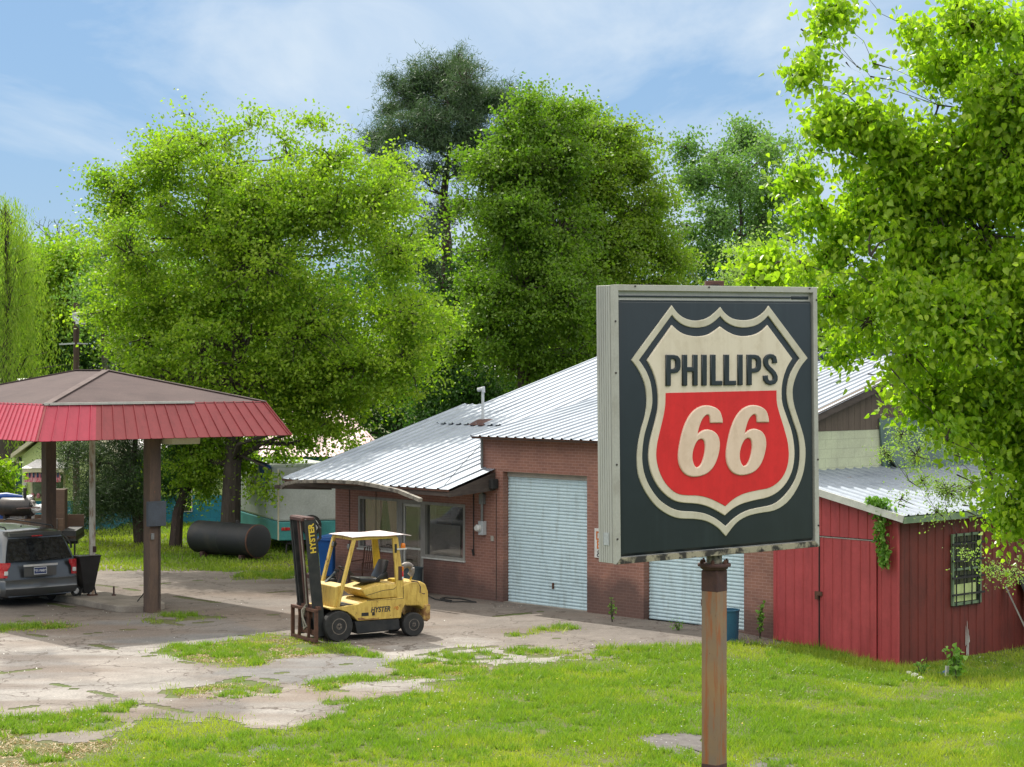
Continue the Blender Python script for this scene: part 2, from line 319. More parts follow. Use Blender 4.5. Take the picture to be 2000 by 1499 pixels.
M['pinebark'] = mat('pine_bark', (.075,.05,.042), (.04,.03,.028), rough=.9, scale=7, stretch=(2,2,.6), bmp=.6)
M['signwhite'] = mat('white_board', (.7,.7,.68), rough=.5); M['orangepaint'] = mat('orange_lettering', (.6,.16,.03), rough=.6); M['inkblack'] = mat('black_lettering', (.03,.03,.04), rough=.6)
M['yellowletter'] = mat('yellow_lettering', (.7,.5,.05), rough=.5); M['redletter'] = mat('red_orange_lettering', (.55,.18,.03), rough=.5)
M['pinkcloth'] = mat('flag_cloth_red', (.5,.08,.12), (.6,.35,.4), rough=.8, scale=14, stretch=(4,4,.2), lo=.48, hi=.52); M['navy'] = mat('flag_cloth_blue', (.03,.05,.14), rough=.8)

def shinglemat():
    m, Ns, Ls, B = newmat('brown_shingles')
    t = nd(Ns, 'ShaderNodeTexCoord'); sp = nd(Ns, 'ShaderNodeSeparateXYZ'); cb = nd(Ns, 'ShaderNodeCombineXYZ')
    Ls.new(t.outputs['Object'], sp.inputs[0]); ad = nd(Ns, 'ShaderNodeMath', operation='ADD'); Ls.new(sp.outputs[0], ad.inputs[0]); Ls.new(sp.outputs[1], ad.inputs[1])
    Ls.new(ad.outputs[0], cb.inputs[0])
    mu = nd(Ns, 'ShaderNodeMath', operation='MULTIPLY'); mu.inputs[1].default_value = 3.2; Ls.new(sp.outputs[2], mu.inputs[0]); Ls.new(mu.outputs[0], cb.inputs[1])
    b = nd(Ns, 'ShaderNodeTexBrick'); b.inputs['Scale'].default_value = 1; b.inputs['Brick Width'].default_value = .3; b.inputs['Row Height'].default_value = .13; b.inputs['Mortar Size'].default_value = .008
    b.inputs['Color1'].default_value = (.048,.029,.029,1); b.inputs['Color2'].default_value = (.068,.042,.041,1); b.inputs['Mortar'].default_value = (.06,.035,.035,1)
    Ls.new(cb.outputs[0], b.inputs['Vector']); v = coords(Ns, Ls)
    col = mixc(Ns, Ls, noise(Ns, Ls, v, .8, 6, .6, .35, .75), b.outputs['Color'], (.085,.056,.053))
    col = mixc(Ns, Ls, noise(Ns, Ls, v, 40, 2, .6, .3, .7), col, mixc(Ns, Ls, 1.0, col, (.65,.65,.65), 'MULTIPLY'))
    Ls.new(col, B.inputs['Base Color']); B.inputs['Roughness'].default_value = .95; return m
M['shingle'] = shinglemat()
def poststeel():
    m, Ns, Ls, B = newmat('rust_streaked_sign_pole'); v = coords(Ns, Ls, (1,1,1)); vs_ = coords(Ns, Ls, (14,14,1.3))
    col = mixc(Ns, Ls, noise(Ns, Ls, v, 1.3, 4, .6, .4, .65), (.17,.125,.085), (.25,.15,.065))
    col = mixc(Ns, Ls, noise(Ns, Ls, vs_, 1.4, 7, .7, .5, .62), col, (.25,.085,.025))
    col = mixc(Ns, Ls, noise(Ns, Ls, coords(Ns, Ls, (9,9,4)), 4, 6, .75, .63, .68), col, (.10,.045,.025))
    Ls.new(col, B.inputs['Base Color']); B.inputs['Roughness'].default_value = .72; return m
M['signpole'] = poststeel()

# ------------------------------------------------------------------ lettering
def text_mesh(name, body, size, depth, material, parent, loc, xdir, ydir, bold=0., sx=1., shear=0.):
    cu = bpy.data.curves.new(name, 'FONT'); cu.body = body; cu.size = size; cu.extrude = depth; cu.offset = bold; cu.align_x = 'CENTER'; cu.align_y = 'CENTER'; cu.shear = shear
    tmp = bpy.data.objects.new(name, cu); COL.objects.link(tmp); dg = bpy.context.evaluated_depsgraph_get(); dg.update()
    me = bpy.data.meshes.new_from_object(tmp.evaluated_get(dg)); bpy.data.objects.remove(tmp); bpy.data.curves.remove(cu); me.materials.clear()
    X = Vector(xdir).normalized(); Y = Vector(ydir).normalized(); Z = X.cross(Y); mt = Matrix((X*sx, Y, Z)).transposed().to_4x4(); mt.translation = Vector(loc)
    me.transform(mt); me.name = name
    return link_mesh(me, name, material, parent)
def emboss(name, loops, depth, bev, material, parent, fn):
    """raised plastic shape: loops of 2D points (holes found by nesting), fn maps (u,v,height) to local"""
    cu = bpy.data.curves.new(name, 'CURVE'); cu.dimensions = '2D'; cu.fill_mode = 'BOTH'; cu.extrude = max(depth-bev, .0005); cu.bevel_depth = bev; cu.bevel_resolution = 2; cu.offset = -bev
    for lp in loops:
        sp = cu.splines.new('POLY'); sp.points.add(len(lp)-1); sp.use_cyclic_u = True
        for i, (u, v) in enumerate(lp): sp.points[i].co = (u, v, 0, 1)
    tmp = bpy.data.objects.new(name, cu); COL.objects.link(tmp); dg = bpy.context.evaluated_depsgraph_get(); dg.update()
    me = bpy.data.meshes.new_from_object(tmp.evaluated_get(dg)); bpy.data.objects.remove(tmp); bpy.data.curves.remove(cu); me.materials.clear()
    for v in me.vertices: v.co = fn(v.co.x, v.co.y, v.co.z)
    me.name = name
    return link_mesh(me, name, material, parent)
def resample(pts, corners, step=3):
    """Catmull-Rom through traced points, sharp at the listed corner indices"""
    n = len(pts); outp = []
    for i in range(n):
        p0, p1, p2, p3 = pts[i-1], pts[i], pts[(i+1) % n], pts[(i+2) % n]
        if i in corners: p0 = (2*p1[0]-p2[0], 2*p1[1]-p2[1])
        if (i+1) % n in corners: p3 = (2*p2[0]-p1[0], 2*p2[1]-p1[1])
        for k in range(step):
            t = k/step
            outp.append(tuple(.5*((2*p1[j])+(-p0[j]+p2[j])*t+(2*p0[j]-5*p1[j]+4*p2[j]-p3[j])*t*t+(-p0[j]+3*p1[j]-3*p2[j]+p3[j])*t**3) for j in (0, 1)))
    return outp
def stroke(path, w):
    Lf, Rt = [], []
    for i, p in enumerate(path):
        a = path[max(i-1, 0)]; b = path[min(i+1, len(path)-1)]; d = (b[0]-a[0], b[1]-a[1]); l = math.hypot(*d) or 1
        nrm = (-d[1]/l*w/2, d[0]/l*w/2); Lf.append((p[0]+nrm[0], p[1]+nrm[1])); Rt.append((p[0]-nrm[0], p[1]-nrm[1]))
    return Lf+Rt[::-1]

# ================================================================== ROADSIDE SIGN
def build_sign():
    Y1 = 18.05; H = 2.44
    P1 = Vector(((1199.5-1000)/F*Y1, Y1, 0)); Y2 = Y1*1.0796; P2 = Vector(((1596.6-1000)/F*Y2, Y2, 0))
    e = (P2-P1); Wd = e.length; e.normalize(); nrm = Vector((e.y, -e.x, 0))      # outward, towards the road
    C = (P1+P2)/2; C.z = 5.09
    roll = R(.7); ea = (e*math.cos(roll)+Vector((0,0,1))*0).normalized()
    ea = e*math.cos(roll)+Vector((0,0,-1))*(-math.sin(roll)); eb = Vector((0,0,1))*math.cos(roll)-e*math.sin(roll)
    root = empty('gas_station_sign', (C.x, C.y, gz(C.x, C.y)), 0, 'tall square dark sign with cream shield and red field reading PHILLIPS 66 on rusty pole', 'sign')
    O0 = Vector(root.location); CC = C-O0
    def fn(u, v, d): return CC+ea*u+eb*v+nrm*d
    def un(px, py):       # photo pixel on the sign's face -> (u, v)
        r = Vector(((px-1000)/F, 1, -(py-HY)/F)); o = Vector((0,0,CH)); t = (C-o).dot(nrm)/r.dot(nrm); p = o+r*t-C
        return (p.dot(ea), p.dot(eb))
    def shape(px): return [un(*p) for p in px]
    hw, hh, D = Wd/2, H/2, .24
    # cabinet shell with shallow vertical grooves on its side sheets
    mb = MB()
    mb.prism([(-hw+.004,-hh+.004),(hw-.004,-hh+.004),(hw-.004,hh-.004),(-hw+.004,hh-.004)], fn, -D, -.03)
    for sgn in (-1, 1):
        for k in range(6):
            d0 = -.045-k*.031; u0, u1 = sorted((sgn*(hw-.004), sgn*(hw+.003)))
            mb.prism([(u0,-hh+.005),(u1,-hh+.005),(u1,hh-.005),(u0,hh-.005)], fn, d0-.026, d0)
    cab = mb.build('cabinet', M['cabinet'], root, bevel=.002)
    MB().prism([(-hw-.009,-hh+.16),(-hw-.005,-hh+.16),(-hw-.005,-hh+.27),(-hw-.009,-hh+.27)], fn, -.155, -.08).build('metal_tag', M['lampgrey'], cab)
    mb = MB()
    fw = .052
    def frame_piece(poly): mb.prism(poly, fn, -.03, .012)
    frame_piece([(-hw,-hh),(-hw+fw,-hh+fw),(-hw+fw,hh-fw),(-hw,hh)])
    frame_piece([(-hw,hh),(-hw+fw,hh-fw),(hw-fw,hh-fw),(hw,hh)])
    frame_piece([(hw,hh),(hw-fw,hh-fw),(hw-fw,-hh+fw),(hw,-hh)])
    mb.build('trim_frame', M['trimframe'], root, bevel=.003)
    fb = MB().prism([(-hw+.002,-hh-.001),(hw-.002,-hh-.001),(hw-fw-.002,-hh+fw),(-hw+fw+.002,-hh+fw)], fn, -.03, .0125).build('lower_trim', M['mossy'], root, bevel=.003)
    fb['label'] = 'mould blackened bottom trim'
    for u, v in [(-hw+.24,hh-.012),(-hw+1.1,hh-.012),(.43,hh-.012),(hw-.1,hh-.012),(hw-.012,hh-.12),(hw-.012,.35),(hw-.012,-.4),(hw-.012,-hh+.2),(-hw+.014,.45),(-hw+.014,-.35),(-hw+.014,.9),(-hw+.014,-1.0),(-.5,-hh+.012),(.5,-hh+.012)]:
        MB().prism([(u+.009*math.cos(t), v+.009*math.sin(t)) for t in [k*math.pi/4 for k in range(8)]], fn, .01, .019).build('screw', M['bolt'], root)
    # recessed dark plastic face, pan formed
    ins = .055
    fp = MB().prism([(-hw+fw-.01,-hh+fw-.01),(hw-fw+.01,-hh+fw-.01),(hw-fw+.01,hh-fw+.01),(-hw+fw-.01,hh-fw+.01)], fn, -.05, -.032)
    a, b = hw-fw-.006, hh-fw-.004
    u0, v0, u1, v1 = -a, -b, a, b-.075
    q0 = [(u0,v0),(u1,v0),(u1,v1),(u0,v1)]; q1 = [(u0+.055,v0+.03),(u1-.012,v0+.03),(u1-.012,v1-.022),(u0+.055,v1-.022)]
    fp.hexa([fn(*p, -.032) for p in q0]+[fn(*p, -.004) for p in q1])
    fp.prism([(-a,b-.052),(a-.25,b-.052),(a-.25,b-.036),(-a,b-.036)], fn, -.032, -.018)
    fp.prism([(a-.24,b-.06),(a-.02,b-.06),(a-.02,b-.03),(a-.24,b-.03)], fn, -.032, -.024)
    fp.build('face_panel', M['signdark'], root, bevel=.006, sm=True)
    ring_o = [(1311.3,596.7),(1323.3,612.5),(1338.3,622.5),(1358.3,626.7),(1380,621.7),(1396,610),(1406.2,600),(1415,611.7),(1430,622.5),(1451.7,625.8),(1471.7,622.5),(1490,610.8),(1500.3,597.5),
      (1576.7,699.7),(1563.3,716.7),(1554.2,735),(1548.3,755),(1547.6,773.3),(1550.4,792),(1555.5,809),(1561.5,827.6),(1568.3,850.3),(1572.4,875.3),(1571.7,902.5),(1566.5,929.7),(1554.7,957),(1536.5,981.9),(1511.6,997.5),(1481,1003),(1457.1,1009.6),(1436.7,1022.7),(1416.8,1048.1),
      (1400,1030.3),(1378,1018.2),(1354.2,1014.2),(1326,1013),(1304.3,1005.7),(1283,991),(1266,970.6),(1253.2,947.9),(1245.6,925.2),(1243.4,898),(1245.3,870.7),(1251,841.3),(1258.2,816.3),(1262,793),(1262,773.3),(1259.2,753.3),(1251.7,733),(1242.5,717),(1232.5,703.3)]
    ring_i = [(1311.3,615.8),(1323.3,628.3),(1338.3,637.2),(1358.3,640.8),(1378.3,637.8),(1393,629.5),(1405.8,618),(1418.3,630.2),(1435,638.3),(1453.3,640.5),(1473.3,637),(1488.3,628.3),(1499.5,617.2),
      (1561.3,700.3),(1550,716.7),(1541.3,735),(1536.7,755),(1536.2,773.3),(1538.6,790),(1543,804.7),(1549,823.1),(1556.5,845.8),(1561,870.7),(1561.2,898),(1557,924),(1546.7,947.9),(1529.7,970),(1508,985.8),(1478.5,992),(1454.9,998.9),(1434,1011.4),(1416.8,1028),
      (1398.1,1013.7),(1379,1004.4),(1357,999.8),(1329,998.2),(1308.8,991.6),(1287,976.2),(1271,955),(1260,932),(1254.4,907),(1253.9,882.1),(1257.6,852),(1264.2,827.6),(1270.6,804),(1273.2,788),(1273,770),(1270,748.3),(1263.6,730),(1256,716.2),(1247.2,703.8)]
    shield = [(1311.3,635.3),(1323.3,646.3),(1338.3,654),(1358.3,657.3),(1378,655),(1391,648.6),(1405.3,638),(1418.3,647.2),(1435,654.8),(1453,657),(1472,653.8),(1486,646.6),(1497.8,635.5),
      (1546.3,700.8),(1536.7,716.7),(1530,735),(1526.2,753.3),(1525.5,773.3),(1527,788),(1531.3,803),(1537.7,820.8),(1545.2,843.5),(1549.8,870.7),(1550.2,896),(1545.6,920.7),(1534.8,943.3),(1518.4,961),(1498,972),(1471,978),(1446,985.3),(1428,995.5),(1414.5,1007.3),
      (1398.1,997.8),(1380,989.2),(1358.7,984.2),(1330,982),(1311.1,975.6),(1291.5,959.2),(1277.5,938.8),(1269.1,916.1),(1265.9,893.4),(1267.8,868.5),(1273.4,843.5),(1280,818.6),(1284.2,796),(1284.3,770),(1280.9,747),(1275.2,728.8),(1269.5,716),(1262.7,703.8)]
    red = [(1298.3,768),(1514.2,763),(1515.2,788),(1520.7,809.5),(1529.7,839),(1536.5,866.2),(1538.1,893.4),(1533.1,918.4),(1520.7,938.8),(1502,952.2),(1478,957.6),(1452,963.8),(1431,974.5),(1414.5,988.7),
      (1397,979.4),(1381,972.6),(1362,968.3),(1332,966.8),(1314.5,960.5),(1297.5,943.3),(1286.1,920.7),(1280.4,895.7),(1281.3,871),(1287,843.5),(1294,814),(1297.6,792)]
    cs = {0, 6, 12, 13, 31, 50}; cs2 = {0, 6, 12, 13, 31, 49}
    zb = -.004
    emboss('outer_shield_ring', [shape(resample(ring_o, cs)), shape(resample(ring_i, cs))], .009, .0065, M['signcream2'], root, lambda u, v, d: fn(u, v, zb+.004+d))
    emboss('shield', [shape(resample(shield, cs2))], .012, .007, M['signcream'], root, lambda u, v, d: fn(u, v, zb+.004+d))
    emboss('red_field', [shape(resample(red, {0, 1, 13}))], .004, .001, M['signred'], root, lambda u, v, d: fn(u, v, zb+.0165+d))
    D_ = lambda x, y: (1380+x/4.408, 780+y/4.408)
    six = [(523,200),(519,160),(500,102),(455,65),(392,50),(330,62),(272,103),(225,172),(190,262),(165,370),(152,470),(160,550),(190,612),(232,645),(290,656),(365,640),(420,603),(460,545),(486,470),(499,390),(490,322),(455,274),(400,254),(352,264),(313,294),(326,238),(346,182),(370,146),(395,131),(413,147),(418,200)]
    hole = [(343,336),(312,352),(286,402),(271,468),(277,532),(300,572),(330,563),(354,520),(370,460),(376,400),(367,352)]
    so_ = shape(resample([D_(*p) for p in six], {0, 24, 30})); sh = shape(resample([D_(*p) for p in hole], set()))
    dx = un(1320.6,888.9)[0]-un(1414,886.6)[0]; dy = un(1320.6,888.9)[1]-un(1414,886.6)[1]
    for ox, oy in ((0, 0), (dx, dy)):
        emboss('numeral', [[(u+ox, v+oy) for u, v in so_], [(u+ox, v+oy) for u, v in sh]], .016, .011, M['signfig'], root, lambda u, v, d: fn(u, v, zb+.019+d))
    def box_px(x0, x1, pts):
        o = []
        for a_, b_ in pts:
            x = x0+(x1-x0)*a_; t = (x-1297)/(1516-1297); yt = 693.4-.6*t; yb = 754.2-2.2*t; o.append(un(x, yb+(yt-yb)*b_))
        return o
    Pp = [(0,0),(0,1),(.55,1),(.8,.97),(.96,.88),(1,.78),(1,.62),(.96,.51),(.8,.43),(.55,.405),(.33,.405),(.33,0)]; Ph = [(.33,.865),(.5,.865),(.62,.84),(.67,.78),(.67,.62),(.62,.57),(.5,.545),(.33,.545)]
    Hh = [(0,0),(0,1),(.31,1),(.31,.605),(.69,.605),(.69,1),(1,1),(1,0),(.69,0),(.69,.45),(.31,.45),(.31,0)]
    Ii = [(0,0),(0,1),(1,1),(1,0)]; Ll = [(0,0),(0,1),(.42,1),(.42,.15),(1,.15),(1,0)]
    Bz = lambda x, y: (1380+x/6, 540+y/6)
    Sp = stroke([(780,1018),(779,985),(771,955),(752,939),(727,936),(700,944),(680,968),(674,1002),(681,1038),(704,1072),(738,1102),(768,1136),(787,1178),(786,1212),(770,1238),(730,1249),(694,1238),(675,1208),(671,1163)], 53)
    for loops in ([box_px(1297.5,1325.8,Pp), box_px(1297.5,1325.8,Ph)], [box_px(1329.7,1359.2,Hh)], [box_px(1367.5,1377,Ii)], [box_px(1384.7,1407.5,Ll)], [box_px(1410.8,1434.2,Ll)], [box_px(1438,1447.2,Ii)], [box_px(1455.8,1483.3,Pp), box_px(1455.8,1483.3,Ph)], [shape([Bz(*p) for p in Sp])]):
        emboss('letter', loops, .012, .007, M['signdark'], root, lambda u, v, d: fn(u, v, zb+.022+d))
    # pole
    pcx = (1395-1000)/F; pc = C-nrm*(D/2+.0); t = (pc.y); pw = Vector((pcx*19.0, 19.0, 0))
    # put the pole where its image column crosses the cabinet's middle plane
    mid = C-nrm*.12; r = Vector(((1395-1000)/F, 1, 0)); tt = Vector((mid.x, mid.y, 0)).dot(nrm)/r.dot(nrm); pw = r*tt
    pl = pw-Vector((O0.x, O0.y, 0)); ang = R(38)
    def sq(w, z0, z1, mb, m=0, jit=0, wt=None):
        ps = []
        for z, ww in ((z0, w), (z1, wt or w)):
            ps += [(pl.x+ww/math.sqrt(2)*math.cos(ang+k*math.pi/2+math.pi/4)*1, pl.y+ww/math.sqrt(2)*math.sin(ang+k*math.pi/2+math.pi/4), z) for k in range(4)]
        return mb.hexa(ps, m)
    zt = CH-(1113-HY)/F*pw.y; ang = R(52)
    s_ = .172
    pole = sq(s_, 0, zt, MB()).build('pole', M['signpole'], root, bevel=.012, sm=True)
    cp = MB(); cp.lathe([(s_*.715, zt-.42), (s_*.722, zt-.0)], (pl.x, pl.y, 0), n=4) if False else sq(s_+.004, zt-.2, zt, cp)
    cp.build('bare_rust_band', M['darkrust'], pole, bevel=.012); sq(s_+.003, 0, CH-(1489-HY)/F*pl.length-0.0 if False else CH-(1489-HY)/F*pw.y, MB()).build('primer_band', M['darkrust'], pole, bevel=.012)
    fl = MB().lathe([(.105,zt),(.125,zt+.012),(.13,zt+.03),(.152,zt+.032),(.152,zt+.058),(.075,zt+.06)], (pl.x, pl.y, 0), n=28)
    fl.build('flange', M['darkrust'], pole, bevel=.003, sm=True)
    for k in range(6):
        t = k*math.pi/3+.3; MB().lathe([(.018,zt+.055),(.018,zt+.085),(.010,zt+.087),(.010,zt+.098)], (pl.x+.122*math.cos(t), pl.y+.122*math.sin(t), 0), n=6).build('flange_bolt', M['rust'], pole)
    MB().lathe([(.072,zt+.055),(.072,6.325-O0.z)], (pl.x, pl.y, 0), n=24).build('upper_pipe', M['mossy'], root, sm=True)
    MB().box((pl.x-.085,pl.y-.06,6.30),(pl.x+.085,pl.y+.06,6.36)).build('top_bracket', M['darkrust'], root, bevel=.008)
    MB().lathe([(.17,-.05),(.17,.02),(.13,.03),(.13,.05)], (pl.x, pl.y, 0), n=20).build('base_collar', M['darkrust'], root)
build_sign()

# ================================================================== BRICK GARAGE
TH = math.atan2(3800, 4045); BRZ = -(math.pi/2-TH); BO = Vector((0, 48.54, 0))
def BL(px, py, t=0):      # photo pixel on the vertical plane y=t of the building's frame -> (a, z)
    k = (px-1000)/F; s, c = math.sin(TH), math.cos(TH)
    a = (k*(BO.y+s*t)-c*t)/(s+c*k); Y = BO.y-c*a+s*t
    return a, CH-(py-HY)/F*Y
def b2w(a, t, z=0):
    s, c = math.sin(TH), math.cos(TH); return Vector((a*s+t*c, BO.y-a*c+t*s, z))

def ribbed(mb, A, B, C, Dp, pitch=.305, h=.032, wb=.095, wt=.04, th=.004, off=0):
    """ribbed sheet on quad: A,B front edge (eave), Dp,C back edge; ribs run front to back"""
    A, B, C, Dp = map(Vector, (A, B, C, Dp)); Lw = (B-A).length; up = (B-A).cross(Dp-A).normalized()
    if up.z < 0: up = -up
    prof = [(0., 0.)]; x = off
    while x < Lw-wb:
        for dx, dz in ((0, 0), ((wb-wt)/2, h), ((wb+wt)/2, h), (wb, 0)): prof.append((x+dx, dz))
        x += pitch
    prof.append((Lw, 0.)); vs_ = []
    for sft in (0, -th):
        for x, z in prof:
            t = x/Lw
            for P0, P1 in ((A, B), (Dp, C)): vs_.append(P0+(P1-P0)*t+up*(z+sft))
    n = len(prof); fs = []
    for i in range(n-1):
        a = 2*i; fs.append((a, a+2, a+3, a+1)); b = 2*n+2*i; fs.append((b, b+1, b+3, b+2)); fs.append((a, b, b+2, a+2)); fs.append((a+1, a+3, b+3, b+1))
    mb.add(vs_, fs)

def wall_with_holes(mb, a0, a1, z0, z1, holes, y0, y1, m=0):
    """front wall between y0 (outer) and y1, holes = (a0,a1,z0,z1)"""
    xs = sorted({a0, a1, *[h[0] for h in holes], *[h[1] for h in holes]}); xs = [x for x in xs if a0 <= x <= a1]
    for i in range(len(xs)-1):
        xa, xb = xs[i], xs[i+1]; cuts = sorted((h[2], h[3]) for h in holes if h[0] <= xa+1e-6 and h[1] >= xb-1e-6)
        z = z0
        for c0, c1 in cuts:
            if c0 > z+1e-6: mb.add(*quadbox(xa, xb, y0, y1, z, c0), m)
            z = max(z, c1)
        if z < z1-1e-6: mb.add(*quadbox(xa, xb, y0, y1, z, z1), m)
def quadbox(xa, xb, y0, y1, za, zb):
    return [(xa,y0,za),(xb,y0,za),(xb,y1,za),(xa,y1,za),(xa,y0,zb),(xb,y0,zb),(xb,y1,zb),(xa,y1,zb)], [(0,3,2,1),(4,5,6,7),(0,1,5,4),(1,2,6,5),(2,3,7,6),(3,0,4,7)]

def build_garage():
    root = empty('brick_garage', BO, BRZ, 'red brown brick service garage with ribbed metal roof and two white rolling doors', 'building')
    A = lambda px, py=1000, t=0: BL(px, py, t)[0]
    aL, aG, aM, aR = A(655), A(942), A(981), A(1513)
    d1 = (A(982), A(1146.5), 0, BL(1146, 930)[1]+.0); d1 = (d1[0], d1[1], 0, BL(1070, 926)[1])
    d2 = (A(1257), A(1453), 0, d1[3])
    w1 = (A(700), A(779), BL(740, 1074)[1], BL(740, 972)[1]); dr = (A(779), A(827), .02, BL(800, 977)[1]); w2 = (A(827), A(908.6), BL(868, 1091.5)[1], BL(868, 983)[1])
    zr = 3.93; T = .24
    mb = MB()
    zo = lambda a: 2.93
    wall_with_holes(mb, aL, aG, -.1, 3.02, [w1, dr, w2], 0, T)
    wall_with_holes(mb, aG, aR-.0, -.35, zr, [d1, d2], 0, T)
    mb.box((aL, T, -.1), (aL+T, 6.0, 3.02)); mb.box((aL, 9.5-T, -.1), (aR, 9.5, 3.9)); mb.box((aL, 6.0, -.1), (aL+T, 9.5-T, 3.02))
    mb.build('wall', M['brick'], root)
    # raised brick borders round the bays
    # left gable fill over office end
    MB().prism([(.02,3.02),(4.7,4.3),(9.4,3.02)], lambda u, v, d: (d, u, v), aL+.003, aL+T-.003).build('end_gable', M['darkwood'], root)
    # right end wall: cream block, brown siding above
    zb = 4.18; MB().box((aR-T, T+.002, -.3), (aR+.004, 9.4, zb)).build('block_end_wall', M['block'], root)
    zr0 = 4.28; rs = .29; zk = lambda t: zr0+rs*t if t < 6.1 else zr0+rs*6.1-.29*(t-6.1)
    gb = MB()
    t = 0.26
    while t < 9.3:
        t2 = min(t+.2, 9.38); gb.add([(aR+.01,t+.008,zb),(aR+.01,t2,zb),(aR+.01,t2,zk(t2)-.07),(aR+.01,t+.008,zk(t)-.07),(aR-.1,t,zb),(aR-.1,t2,zb),(aR-.1,t2,zk(t2)-.07),(aR-.1,t,zk(t)-.07)], [(0,1,2,3),(7,6,5,4),(0,4,5,1),(1,5,6,2),(2,6,7,3),(3,7,4,0)]); t = t2
    gb.build('gable_siding', M['siding'], root)
    # green panels leaning on the end wall
    pa, pz = 3.55, 3.3
    MB().hexa([(aR+.03,3.62,3.25),(aR+.09,3.62,3.25),(aR+.09,7.2,3.3),(aR+.03,7.2,3.3),(aR+.02,3.5,4.42),(aR+.05,3.5,4.42),(aR+.05,7.0,4.5),(aR+.02,7.0,4.5)]).build('sheet_panel', M['greenpanel'], root)
    MB().hexa([(aR+.25,3.9,3.27),(aR+.28,3.9,3.27),(aR+.28,6.9,3.3),(aR+.25,6.9,3.3),(aR+.1,3.6,3.8),(aR+.13,3.6,3.8),(aR+.13,6.7,3.85),(aR+.1,6.7,3.85)]).build('sheet_panel', M['greenpanel'], root)
    # roofs
    ov = .38                                             # eave overhang in front of the garage wall
    rf = MB(); am = A(1250)
    s1 = .289; zo_ = lambda t: 2.70+s1*(t+1.5)
    tr, zr_ = 9.1, 5.78
    z0 = 3.98; fe = -ov; zf = z0-.20*ov
    ribbed(rf, (aG-.02, fe, zf), (am, fe, zf), (am, 7.9, 5.9), (aG-.02, tr, zr_))
    ribbed(rf, (am, fe, zf), (aR+.22, fe, 4.22-.29*ov), (aR+.22, 6.1, 4.22+.29*6.1), (am, 7.9, 5.9))
    rf.build('garage_roof', M['tin'], root)
    aRk = BL(550, 937, -1.5)[0]; aLap = BL(852, 840, 3.0)[0]; aRt = A(968)
    of = MB(); aO = aG-.03
    ribbed(of, (aRk, -1.5, zo_(-1.5)), (aO, -1.5, zo_(-1.5)), (aO, 4.73, zo_(4.73)), (aRk, 4.73, zo_(4.73)))
    ribbed(of, (aO, -1.5, zo_(-1.5)), (aRt, -1.5, zo_(-1.5)), (aRt, -.01, zo_(-.01)), (aO, -.01, zo_(-.01)), off=.1)
    of.build('office_roof', M['tin'], root)
    ex = MB(); ribbed(ex, (aLap, 3.0, zo_(3.0)+.035), (aG+.1, 3.0, zo_(3.0)+.035), (aG+.1, tr, zo_(tr)+.035), (aLap, tr, zo_(tr)+.035)); ex.build('upper_roof_sheet', M['tin'], root)
    bk = MB(); ribbed(bk, (aRk, 10.4, 3.1), (aG+.1, 10.4, 3.1), (aG+.1, 4.78, zo_(4.73)-.05), (aRk, 4.78, zo_(4.73)-.05)); ribbed(bk, (aLap, 11, 3.6), (aR+.22, 11, 3.6), (aR+.22, 6.15, 5.95), (aLap, 9.15, 5.74)); bk.build('rear_roof', M['tin'], root)
    # red edge flashing under the ribs
    fl = MB(); fl.box((aG-.01, fe+.02, zf-.035), (aR+.1, fe+.035, zf-.008)); fl.bar((aG-.03, 0, zo_(0)+.03), (aG-.03, 0, zf-.01), .04, .03)
    fl.bar((aRk, -1.48, zo_(-1.5)-.03), (aRt, -1.48, zo_(-1.5)-.03), .02, .05); fl.build('eave_flashing', M['rust'], root)
    so_ = MB(); so_.hexa([(aG,fe+.04,zf-.06),(aR,fe+.04,zf-.06),(aR,-.002,zf-.02),(aG,-.002,zf-.02),(aG,fe+.04,zf-.035),(aR,fe+.04,zf-.035),(aR,-.002,zf+.02),(aG,-.002,zf+.02)])
    so_.hexa([(aL-.25,-1.44,2.6),(aRt-.03,-1.44,2.6),(aRt-.03,-.002,2.92),(aL-.25,-.002,2.92),(aL-.25,-1.44,2.63),(aRt-.03,-1.44,2.63),(aRt-.03,-.002,2.98),(aL-.25,-.002,2.98)])
    so_.build('soffit', M['darkwood'], root)
    fa = MB(); fa.bar((aL-.2, -1.45, 2.6), (aRt-.02, -1.45, 2.6), .03, .13)
    fa.add([(aRt+.0,-1.47,2.64),(aRt+.0,-.005,3.05),(aRt+.0,-.005,2.62),(aRt+.0,-1.47,2.52),(aRt-.03,-1.47,2.64),(aRt-.03,-.005,3.05),(aRt-.03,-.005,2.62),(aRt-.03,-1.47,2.52)], [(0,1,2,3),(7,6,5,4),(0,4,5,1),(1,5,6,2),(2,6,7,3),(3,7,4,0)])
    fa.build('fascia', M['darkwood'], root)
    rk = MB(); rk.bar((aR+.18, fe+.03, 4.16-.29*ov), (aR+.18, 6.1, 4.14+.29*6.1), .04, .17); rk.build('rake_board', M['darkwood'], root)
    MB().bar((aL-1.0, -1.2, 2.45), (aL+.0, -.12, 2.42), .07, .1).build('porch_beam', M['darkwood'], root)
    MB().box((aRt-.26,-.22,2.66),(aRt+.12,-.01,2.90)).build('flood_lamp', M['black'], root, bevel=.03)
